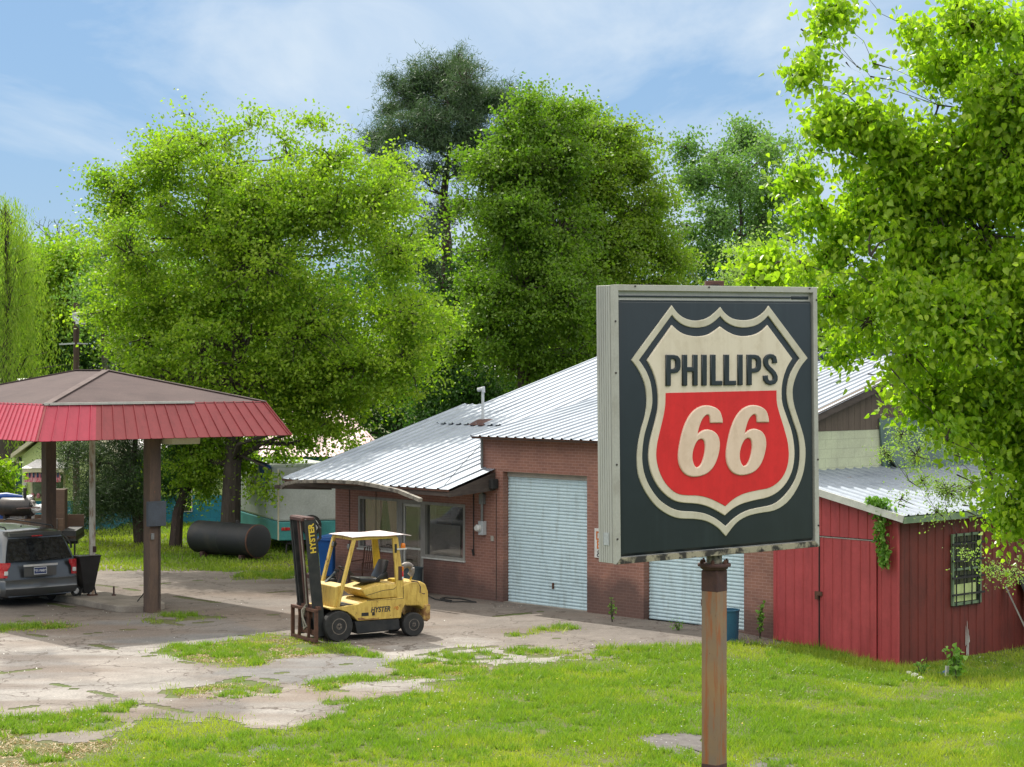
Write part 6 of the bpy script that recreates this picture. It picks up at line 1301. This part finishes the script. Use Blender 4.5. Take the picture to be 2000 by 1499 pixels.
def tree(name, label, blobs, Y, dY, base_px, n_cl, per, leaf, wr, lm, bark, group=None, cr=(.45, .45, .28), trunk_r=.25, fork=.45, droop=.3, gap=.36, k=4, cat='tree', split=None, spread=None, twigs=.5, upb=.6, tint_y=None, limb_bend=.25, seed=1, shell=.5, lean=1., nsc=.6, sat=1):
    global RNG
    RNG = np.random.default_rng(seed*77+5); rnd = random.Random(seed)
    bx, by = (base_px-1000)/F*Y, Y; base = Vector((bx, by, gz(bx, by) if -40 < bx < 40 else 0)); root = empty(name, base, 0, label, cat, group)
    B = []
    for b in blobs:
        px, py, r = b[:3]; rr = r/F*Y; n = 2 if (dY > 1 and r/F*Y > 1.0) else 1
        for q in range(n):
            oy = (b[3] if len(b) > 3 else rnd.uniform(.15, 1)*dY*(1 if q else -1) if n == 2 else rnd.uniform(-1, 1)*dY*.7); YY = Y+oy
            B.append((Vector(((px-1000)/F*YY, YY, CH-(py-HY)/F*YY))-base, rr))
    if sat:
        B0 = list(B)
        for c, r in B0:
            for _ in range(sat):
                a = rnd.uniform(0, 6.28); B.append((c+Vector((math.cos(a), rnd.uniform(-.4, .4), math.sin(a)*.9+.15))*r*rnd.uniform(.9, 1.25), r*rnd.uniform(.18, .36)))
    wts = np.array([r*r for _, r in B]); wts /= wts.sum(); ctr = np.array([tuple(c) for c, _ in B]); rad = np.array([r for _, r in B])
    ch = RNG.choice(len(B), int(n_cl*1.9), p=wts); u = unit(len(ch)); C = ctr[ch]+u*(rad[ch]*RNG.uniform(0, 1, len(ch))**shell)[:,None]
    nz = np.array([(mnoise.noise(Vector((c[0]*nsc*.8, c[1]*nsc*.8, c[2]*nsc*1.7))+Vector((seed*3.1, 0, 0)))+.5*mnoise.noise(Vector(c)*nsc*2.3)) for c in C]); order = nz > np.quantile(nz, gap); C = C[order][:n_cl]; ch = ch[order][:n_cl]
    ok = C[:,2] > .3; C = C[ok]; ch = ch[ok]
    # trunk
    tb = MB(); topb = max(B, key=lambda q: q[0].z)[0]; cen = Vector(ctr.mean(0)); H = topb.z
    tp = [Vector((0, 0, -.1)), Vector((cen.x*.12, cen.y*.1, H*.2)), Vector((cen.x*.35, cen.y*.3, H*fork))]
    cx_ = lean
    tp = [tp[0], Vector((tp[1].x*cx_, tp[1].y, tp[1].z)), Vector((tp[2].x*cx_, tp[2].y, tp[2].z))]; tpx = Vector(((topb.x*.6+cen.x*.4)*cx_, cen.y*.8, H*.88)); tp += [tp[2].lerp(tpx, .4)+Vector((rnd.uniform(-.2,.2), 0, 0)), tp[2].lerp(tpx, .7)+Vector((rnd.uniform(-.3,.3), 0, 0)), tpx]
    tr = [trunk_r*1.25, trunk_r, trunk_r*.8, trunk_r*.55, trunk_r*.32, trunk_r*.1]; tb.tube(tp, tr, 10)
    nodes = [(tp[i].lerp(tp[i+1], q), trunk_r*(1-.15*i)*.75, 0.) for i in range(1, len(tp)-1) for q in (0, .33, .66)]
    for c, r in sorted(B, key=lambda q: (q[0]-tp[2]).length):
        best = min(nodes, key=lambda nn: (c-nn[0]).length+.55*nn[2]+max(0, nn[0].z-c.z+.4)*1.5); st, r0, pl_ = best; d = c-st
        r0 = min(r0*.8, trunk_r*.55)*min(1, .3+r/1.1); mid1 = st+d*.35+Vector((rnd.uniform(-1,1), rnd.uniform(-1,1), rnd.uniform(0,1.1)))*d.length*limb_bend*.5; mid2 = st+d*.7+Vector((rnd.uniform(-1,1), rnd.uniform(-1,1), rnd.uniform(-.2,1)))*d.length*limb_bend*.4
        tb.tube([st, mid1, mid2, c], [r0, r0*.8, r0*.62, max(r0*.45, .012)], 6); nodes.append((c, max(r0*.5, .014), pl_+d.length)); nodes.append((mid2, r0*.6, pl_+d.length*.7))
    for i in range(int(len(C)*twigs)):
        c = Vector(C[i]); s = B[ch[i]][0]; d = c-s; m = s+d*.5+Vector((rnd.uniform(-1,1), rnd.uniform(-1,1), rnd.uniform(-.2,1)))*d.length*.15
        tb.tube([s, m, c], [trunk_r*.09+.008, trunk_r*.05+.005, .006], 4, cap=False)
    tb.build('trunk', bark, root, sm=True)
    rep = np.repeat(C, per, 0); n = len(rep); sc = RNG.uniform(.6, 1.25, len(C)); sc = np.repeat(sc, per)[:,None]
    dr = C-ctr[ch]; dr /= np.linalg.norm(dr, axis=1)[:,None]+1e-6; dr[:,2] = dr[:,2]*.5+.1; dr += RNG.normal(0, .35, dr.shape); dr /= np.linalg.norm(dr, axis=1)[:,None]
    sd = np.cross(dr, np.array([0,0,1.])); sd /= np.linalg.norm(sd, axis=1)[:,None]+1e-6; up_ = np.cross(sd, dr)
    R3 = lambda a: np.repeat(a, per, 0); q = RNG.normal(0, 1, (n, 3)); al = q[:,0:1]*cr[0]*1.55
    P = rep+(R3(dr)*al+R3(sd)*q[:,1:2]*cr[1]*.75+R3(up_)*q[:,2:3]*cr[2]*.7)*sc; P[:,2] -= (al[:,0]*sc[:,0])**2*.25
    cl_t = np.repeat(RNG.uniform(0, 1, len(C)), per); tint = np.clip(cl_t*.7+RNG.uniform(0, .4, n), 0, 1)
    leaves('crown', P, leaf, wr, lm, root, tint, droop, upb, k)
    return root

LM = {
 'elm': leafmat('elm_leaf', (.12,.23,.02), (.28,.37,.032), .52, 1.4), 'mid': leafmat('ash_leaf', (.075,.16,.018), (.17,.26,.028), .5, 1.35), 'mid2': leafmat('oak_leaf', (.10,.19,.02), (.23,.31,.035), .5, 1.35),
 'far': leafmat('hazed_far_leaf', (.09,.19,.06), (.18,.29,.085), .45, 1.25), 'pale': leafmat('pale_bush_leaf', (.18,.28,.08), (.32,.42,.13), .45, 1.25), 'dark': leafmat('dark_leaf', (.03,.09,.016), (.06,.14,.022), .4, 1.3),  # distance haze on the poplar is put into the far leaf colour as blue
 'pine': leafmat('pine_needles', (.04,.085,.045), (.10,.155,.08), .3, 1.1), 'cedar': leafmat('cedar_foliage', (.03,.06,.024), (.065,.105,.04), .25, 1.2), 'willow': leafmat('willow_leaf', (.14,.24,.03), (.28,.36,.05), .5, 1.35),
 'near': leafmat('heart_leaf', (.13,.25,.018), (.36,.46,.035), .52, 1.6, .33), 'vine': leafmat('vine_leaf', (.11,.24,.035), (.2,.35,.06), .4, 1.3)}
T = tree
T('leafy_elm', 'huge yellow green tree filling the left middle behind the canopy', [(235,390,62),(330,310,66),(440,280,58),(555,275,60),(650,310,62),(490,245,24),(600,235,24),(380,270,30),(290,310,40),(735,390,75),(785,490,72),(790,610,78),(785,710,72),(700,700,95),(600,640,115),(500,520,125),(380,450,95),(480,390,80),(570,390,80),(650,420,75),(520,450,80),(440,360,60),(255,500,85),(215,610,62),(290,660,85),(400,690,95),(500,740,85),(600,780,70),(680,790,58),(430,830,62),(380,905,48),(470,890,50),(400,860,55),(540,880,42),(600,860,40),(340,930,34),(400,950,30),(520,950,26),(590,950,20),(645,935,12),(690,850,36),(310,600,70),(420,590,70),(370,225,14),(205,345,26)],
  62, 3.2, 448, 4700, 46, (.08,.14), .7, LM['elm'], M['bark'], trunk_r=.26, seed=3, gap=.30, nsc=.7, sat=2, cr=(.27,.27,.12), twigs=.4)
T('pine_tree', 'tall dark pine towering above the other trees', [(865,150,46),(900,130,26),(830,160,30),(725,240,14),(930,210,40),(985,200,28),(1015,215,18),(745,260,26),(880,210,44),(805,185,42),(760,215,30),(910,165,42),(960,195,36),(1000,225,26),(840,240,50),(780,265,36),(920,255,44),(745,320,26),(790,335,36),(730,285,18),(850,330,38),(965,290,32),(1005,240,18),(870,420,38),(800,400,26),(835,470,34),(850,540,30),(905,330,24),(825,520,20)],
  85, 2.6, 880, 1500, 70, (.15,.28), .12, LM['pine'], M['pinebark'], trunk_r=.30, fork=.55, seed=5, gap=.2, cr=(.25,.25,.13), sat=2, nsc=.7, droop=-.35, upb=0, k=3, twigs=.8, limb_bend=.15, shell=.6)
T('ash_tree', 'broad mid green tree right of the pine above the garage roof', [(1000,270,52),(1070,250,60),(1030,205,30),(1088,212,26),(925,310,34),(905,390,34),(900,470,26),(960,345,48),(1045,350,85),(1100,300,60),(1000,440,75),(1090,450,85),(950,480,42),(1010,560,85),(1100,570,85),(960,640,60),(1040,690,70),(1120,690,60),(930,560,40),(900,680,40)],
  76, 2.6, 1020, 2700, 46, (.10,.17), .68, LM['mid'], M['bark'], trunk_r=.28, seed=7, gap=.42, nsc=.75, cr=(.33,.33,.14), fork=.4)
T('oak_tree', 'tree with brighter crown between the ash and the sign', [(1150,260,52),(1215,290,52),(1225,245,22),(1285,400,36),(1330,520,30),(1165,225,18),(1255,350,46),(1170,360,75),(1250,430,62),(1300,500,48),(1190,480,80),(1280,560,55),(1200,590,80),(1130,530,60),(1260,650,60),(1180,690,65),(1320,600,34),(1100,620,50)],
  80, 2.6, 1190, 2300, 46, (.10,.17), .68, LM['mid2'], M['bark'], trunk_r=.26, seed=9, gap=.42, nsc=.75, cr=(.33,.33,.14), fork=.4)
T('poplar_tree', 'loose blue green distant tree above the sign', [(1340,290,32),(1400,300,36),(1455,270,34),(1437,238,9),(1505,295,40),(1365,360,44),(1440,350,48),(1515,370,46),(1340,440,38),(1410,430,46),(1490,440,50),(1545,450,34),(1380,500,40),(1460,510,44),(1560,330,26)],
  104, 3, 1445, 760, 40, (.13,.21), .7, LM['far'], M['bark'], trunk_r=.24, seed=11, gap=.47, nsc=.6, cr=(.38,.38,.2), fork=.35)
T('pale_bush', 'pale green bush under the distant tree above the sign', [(1500,520,48),(1440,540,36),(1560,520,40),(1600,560,50),(1400,560,26),(1660,600,60)], 88, 2, 1500, 260, 80, (.1,.17), .65, LM['pale'], M['bark'], trunk_r=.15, seed=13, cat='bush', gap=.2)
T('roundhead_tree', 'rounded yellow green tree at the far left behind the canopy', [(130,520,62),(80,560,60),(160,600,52),(60,500,40),(110,640,62),(40,650,60),(165,500,30),(0,600,60),(170,690,40),(70,720,50)], 98, 3, 110, 1100, 44, (.15,.25), .68, LM['elm'], M['bark'], trunk_r=.25, seed=15, gap=.25, cr=(.4,.4,.18))
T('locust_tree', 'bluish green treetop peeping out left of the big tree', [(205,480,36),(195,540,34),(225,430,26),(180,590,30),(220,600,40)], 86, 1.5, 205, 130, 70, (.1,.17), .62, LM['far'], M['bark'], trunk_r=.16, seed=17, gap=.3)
T('cedar_tree', 'dark drooping cedar left of the near canopy post', [(250,890,52),(190,905,46),(135,890,36),(250,960,50),(195,970,42),(170,1000,26),(290,930,36),(225,800,60),(270,720,50),(210,1015,16)], 64.5, 1.4, 275, 900, 95, (.07,.14), .2, LM['cedar'], M['pinebark'], group=None, trunk_r=.17, seed=19, gap=.15, cr=(.3,.3,.2), droop=.5, k=3, fork=.3)
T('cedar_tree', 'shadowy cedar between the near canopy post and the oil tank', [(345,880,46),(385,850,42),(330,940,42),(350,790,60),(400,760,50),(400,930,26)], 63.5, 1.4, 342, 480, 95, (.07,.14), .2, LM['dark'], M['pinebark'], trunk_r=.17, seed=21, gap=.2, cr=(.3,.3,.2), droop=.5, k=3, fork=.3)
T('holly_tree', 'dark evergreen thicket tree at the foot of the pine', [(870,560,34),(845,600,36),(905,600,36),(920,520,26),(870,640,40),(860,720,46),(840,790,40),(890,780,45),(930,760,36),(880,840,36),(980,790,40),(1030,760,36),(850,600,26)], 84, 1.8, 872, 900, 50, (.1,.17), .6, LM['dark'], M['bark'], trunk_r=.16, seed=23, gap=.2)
# wood beyond: dark trees closing the gaps
def back_row():
    lab = ['dense dark tree in the wood behind, far left', 'dense dark tree behind the big yellow green tree', 'dense dark tree behind the pine trunk', 'dense dark tree behind the ash', 'dense dark tree behind the sign', 'dense dark tree behind the near right tree']
    lab += ['dense dark tree in the wood behind, beyond the left picture edge', 'dense dark tree in the wood behind, beyond the right picture edge']
    for i, (px, top) in enumerate(((60, 600), (380, 470), (780, 440), (1060, 500), (1430, 470), (1750, 560), (-330, 520), (2260, 480))):
        rr = random.Random(i); bl = []
        for dx in (-150, -75, 0, 75, 150):
            for y in range(top+50, 800, 75): bl.append((px+dx+rr.uniform(-20, 20), y+abs(dx)*.3+rr.uniform(-10, 25), rr.uniform(44, 60)))
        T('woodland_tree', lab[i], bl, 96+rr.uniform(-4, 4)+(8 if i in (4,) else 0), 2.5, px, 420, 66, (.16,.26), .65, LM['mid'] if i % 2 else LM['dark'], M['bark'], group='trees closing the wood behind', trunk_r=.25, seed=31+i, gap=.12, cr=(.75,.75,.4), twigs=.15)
back_row()
# willow: hanging strands
def willow():
    global RNG
    RNG = np.random.default_rng(5); Y = 84.; base = Vector(((10-1000)/F*Y, Y, 0)); r = empty('willow_tree', base, 0, 'weeping willow with hanging yellow green strands at the left edge', 'tree')
    P, D = [], []; tb = MB(); Z = lambda py: CH-(py-HY)/F*Y
    tb.tube([(0,0,-.1),(.2,0,4),(-.1,0,8),(0,0,Z(400))], [.4,.32,.22,.05], 10)
    for i in range(520):
        px = random.gauss(-14, 40)+(random.random() < .25)*random.uniform(0, 90); d = abs(px+5)/75.; top = Z(372+d*d*85+random.random()**1.5*300); y = random.gauss(0, 1.7); x = (px-10)/F*Y; ln = random.uniform(1.6, 5.2)
        if i % 14 == 0: tb.tube([(0,0,max(3, top-2.5)), (x*.5, y*.5, top-.6), (x, y, top-.4)], [.07,.035,.01], 5, cap=False)
        m = int(ln*26); t = np.linspace(0, 1, m); sx = random.uniform(-.25, .25)
        q = np.stack([x+sx*t+RNG.normal(0, .07, m), y+RNG.normal(0, .07, m), top-ln*t], 1); q = q[q[:,2] > .8]; P.append(q)
    tb.build('trunk', M['bark'], r, sm=True); P = np.concatenate(P); n = len(P); Dd = unit(n)*.45; Dd[:,2] -= .8
    leaves('crown', P, (.12,.22), .2, LM['willow'], r, np.clip(RNG.uniform(0, 1, n), 0, 1), .0, .2, 4, Dd)
willow()
def bare_tree():
    Y = 115.; base = Vector(((110-1000)/F*Y, Y, 0)); r = empty('bare_tree', base, 0, 'bare twiggy tree against the sky above the left trees', 'tree'); tb = MB(); rn = random.Random(4); Zt = CH-(405-HY)/F*Y
    def br(p, d, l, rd, k):
        q = p+d*l; m = p+d*l*.5+Vector((rn.uniform(-1,1),0,rn.uniform(-.5,.5)))*l*.08; tb.tube([p, m, q], [rd, rd*.8, rd*.6], 5 if k < 3 else 3, cap=False)
        if k < 6:
            for _ in range(3 if k < 4 else 2):
                nd_ = (d+Vector((rn.gauss(0, .42), rn.gauss(0, .35), rn.gauss(.1, .25)))).normalized(); br(q, nd_, l*rn.uniform(.45, .62), rd*.6, k+1)
    br(Vector((0,0,0)), Vector((0,0,1)), Zt*.42, .2, 0)
    tb.build('trunk', M['bark'], r)
    # small buds
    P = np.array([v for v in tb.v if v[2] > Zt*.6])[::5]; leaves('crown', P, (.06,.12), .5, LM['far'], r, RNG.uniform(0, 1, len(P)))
bare_tree()
# near right tree with big heart shaped leaves
T('redbud_tree', 'near tree with large bright heart shaped leaves filling the right edge', [(1600,70,34),(1570,140,26),(1625,20,26),(1650,160,32),(1700,150,26),(1590,270,34),(1640,240,44),(1560,350,26),(1610,400,50),(1700,260,62),(1680,400,70),(1790,300,70),(1850,140,62),(1790,60,22),(1900,60,60),(1960,160,80),(1900,280,90),(1980,330,90),(1820,400,95),(1920,460,95),(1700,500,66),(1620,500,30),(1560,510,36),(1500,515,34),(1465,535,16),(1640,590,50),(1700,620,60),(1790,560,85),(1860,640,95),(1960,600,90),(1740,720,46),(1820,760,66),(1920,780,85),(1990,860,70),(1850,860,34),(1930,920,50),(1980,1000,50),(1940,1040,22),(1890,1000,14),(1640,690,22),(1600,640,24),(2080,300,110),(2100,520,120),(2120,740,120),(2090,100,100),(2160,950,90)],
  27.5, 1.3, 2330, 7800, 12, (.055,.115), .82, LM['near'], M['bark'], trunk_r=.15, seed=41, gap=.32, cr=(.15,.15,.12), droop=.9, k=8, fork=.35, upb=.3, twigs=.25, shell=.5, lean=.1, sat=2, nsc=.9)
T('spindly_sapling', 'spindly sapling with small pale new leaves over the shed roof', [(1760,850,24),(1730,885,16),(1790,890,28),(1830,850,30),(1870,880,34),(1800,940,22),(1850,960,34),(1900,950,30),(1760,975,12),(1940,1110,24),(1890,1085,14),(1980,1120,16),(1830,1000,16)], 36.5, .5, 2250, 260, 22, (.03,.06), .6, LM['pale'], M['bark'], trunk_r=.035, lean=.1, seed=43, gap=.1, cr=(.13,.13,.07), cat='sapling', twigs=1., fork=.3)
def small_plant(name, label, px, py, h, w, n, leaf, cat, lm, seed=0, off=Vector((0,0,0))):
    global RNG
    RNG = np.random.default_rng(seed+900); rn = random.Random(seed); b = G(px, py)+off; r = empty(name, b, 0, label, cat); tb = MB(); P = []
    for _ in range(6):
        t = Vector((rn.uniform(-w, w)*.6, rn.uniform(-w, w)*.6, h*rn.uniform(.6, 1))); tb.tube([(0,0,-.02), t*.5+Vector((rn.uniform(-.03,.03),0,0)), t], [.012,.008,.003], 5, cap=False); 
        for k in range(n//6): f = rn.uniform(.25, 1.05); P.append(tuple(t*f+Vector((rn.gauss(0, w*.28), rn.gauss(0, w*.28), rn.gauss(0, .04)))))
    tb.build('stem', M['bark'], r); P = np.array(P); leaves('foliage', P, leaf, .75, lm, r, RNG.uniform(0, 1, len(P)), .3, .8, 8)
small_plant('young_sapling', 'small leafy sapling growing beside the dark side of the red shed', 1868, 1330, .62, .22, 130, (.07,.13), 'sapling', LM['vine'], 1)
small_plant('weed_plant', 'small weed at the corner foot of the red shed', 1800, 1322, .32, .16, 60, (.05,.08), 'plant', LM['vine'], 2)
small_plant('wall_weed', 'thin weed against the brick pier between the two rolling doors', 1196, 1216, .55, .1, 50, (.04,.07), 'plant', LM['vine'], 3)
small_plant('door_weed', 'low weed before the right rolling door sill', 1325, 1232, .22, .2, 70, (.03,.05), 'plant', LM['vine'], 4)
small_plant('pier_weed', 'dark green weed against the brick wall beside the red shed door', 1484, 1248, .75, .1, 90, (.05,.1), 'plant', LM['vine'], 5)
small_plant('roadside_bush', 'yellow green bush in front of the green house at the left edge', -2, 1062, 2.7, .75, 2000, (.1,.18), 'bush', LM['elm'], 6)
def vine():
    global RNG
    RNG = np.random.default_rng(77); a0, _ = BL(1725, 1000, -.12); r = empty('climbing_vine', b2w(a0, -.12, 0), BRZ, 'green creeper hanging down the front of the red shed from its roof edge', 'vine'); P = []
    def q(px, py): a, z = BL(px, py, -.12); return Vector((a-a0, 0, z))
    path = [q(1710, 975), q(1728, 985), q(1722, 1010), q(1722, 1040), q(1727, 1065), q(1732, 1085), q(1729, 1105)]; wd_ = [.22, .26, .17, .19, .15, .1, .04]
    tb = MB(); tb.tube(path, .012, 5); tb.tube([q(1722,1040), q(1735,1060), q(1731,1100)], .008, 4); tb.build('stem', M['bark'], r)
    for i in range(520):
        t = random.random()*(len(path)-1.001); k = int(t); p = path[k].lerp(path[k+1], t-k); w_ = wd_[k]; P.append((p.x+random.gauss(0, w_*.5), random.uniform(-.12, .0), p.z+random.gauss(0, .05)))
    for i in range(60): P.append(tuple(q(random.uniform(1700, 1745), random.uniform(968, 985))+Vector((0, -.15, 0))))
    P = np.array(P); leaves('foliage', P, (.06,.1), .8, LM['vine'], r, RNG.uniform(0, 1, len(P)), .8, .3, 8)
vine()
# odds and ends
p = G(1840, 1318); o = MB().tube([(0,0,.03),(.12,.05,.05),(.3,.02,.03)], .035, 8).box((-.1,-.05,0),(.1,.05,.04)).build('plastic_debris', M['bluetarp'], None); o.location = p; tag(o, 'scrap of blue plastic on the ground by the shed corner', 'litter')
p = G(1848, 1326); o = MB().tube([(0,0,0),(0.02,0,.24)], .035, 10).build('white_pipe_stub', M['whitetrim'], None); o.location = p; tag(o, 'short white pipe stub standing at the shed corner', 'pipe')
def rocks():
    for i, (px, py, s) in enumerate(((1776,1318,.07),(1786,1324,.09),(1798,1328,.07))):
        bm = bmesh.new(); bmesh.ops.create_icosphere(bm, subdivisions=2, radius=s)
        for v in bm.verts: v.co *= 1+mnoise.noise(v.co*14+Vector((i,0,0)))*.4; v.co.z *= .6
        me = bpy.data.meshes.new('white_stone'); bm.to_mesh(me); bm.free(); o = link_mesh(me, 'white_stone', M['whitetrim']); o.location = G(px, py)+Vector((0,0,s*.4)); tag(o, ('leftmost', 'middle and largest', 'rightmost')[i]+' of the three white stones at the foot of the red shed corner', 'stone', 'white stones at the shed corner')
rocks()
def hose():
    pts = [at_wall(x, t)+Vector((0,0,.025)) for x, t in ((835,-.5),(850,-.9),(880,-1.0),(905,-.75),(930,-.6),(905,-.4),(870,-.5),(860,-.75),(890,-.85))]
    rs = []; 
    for i in range(len(pts)-1):
        for k in range(4): rs.append(pts[i].lerp(pts[i+1], k/4))
    o = MB().tube(rs, .016, 6).build('black_hose', M['black'], None, sm=True); tag(o, 'black hose lying loosely along the foot of the office wall', 'hose')
hose()
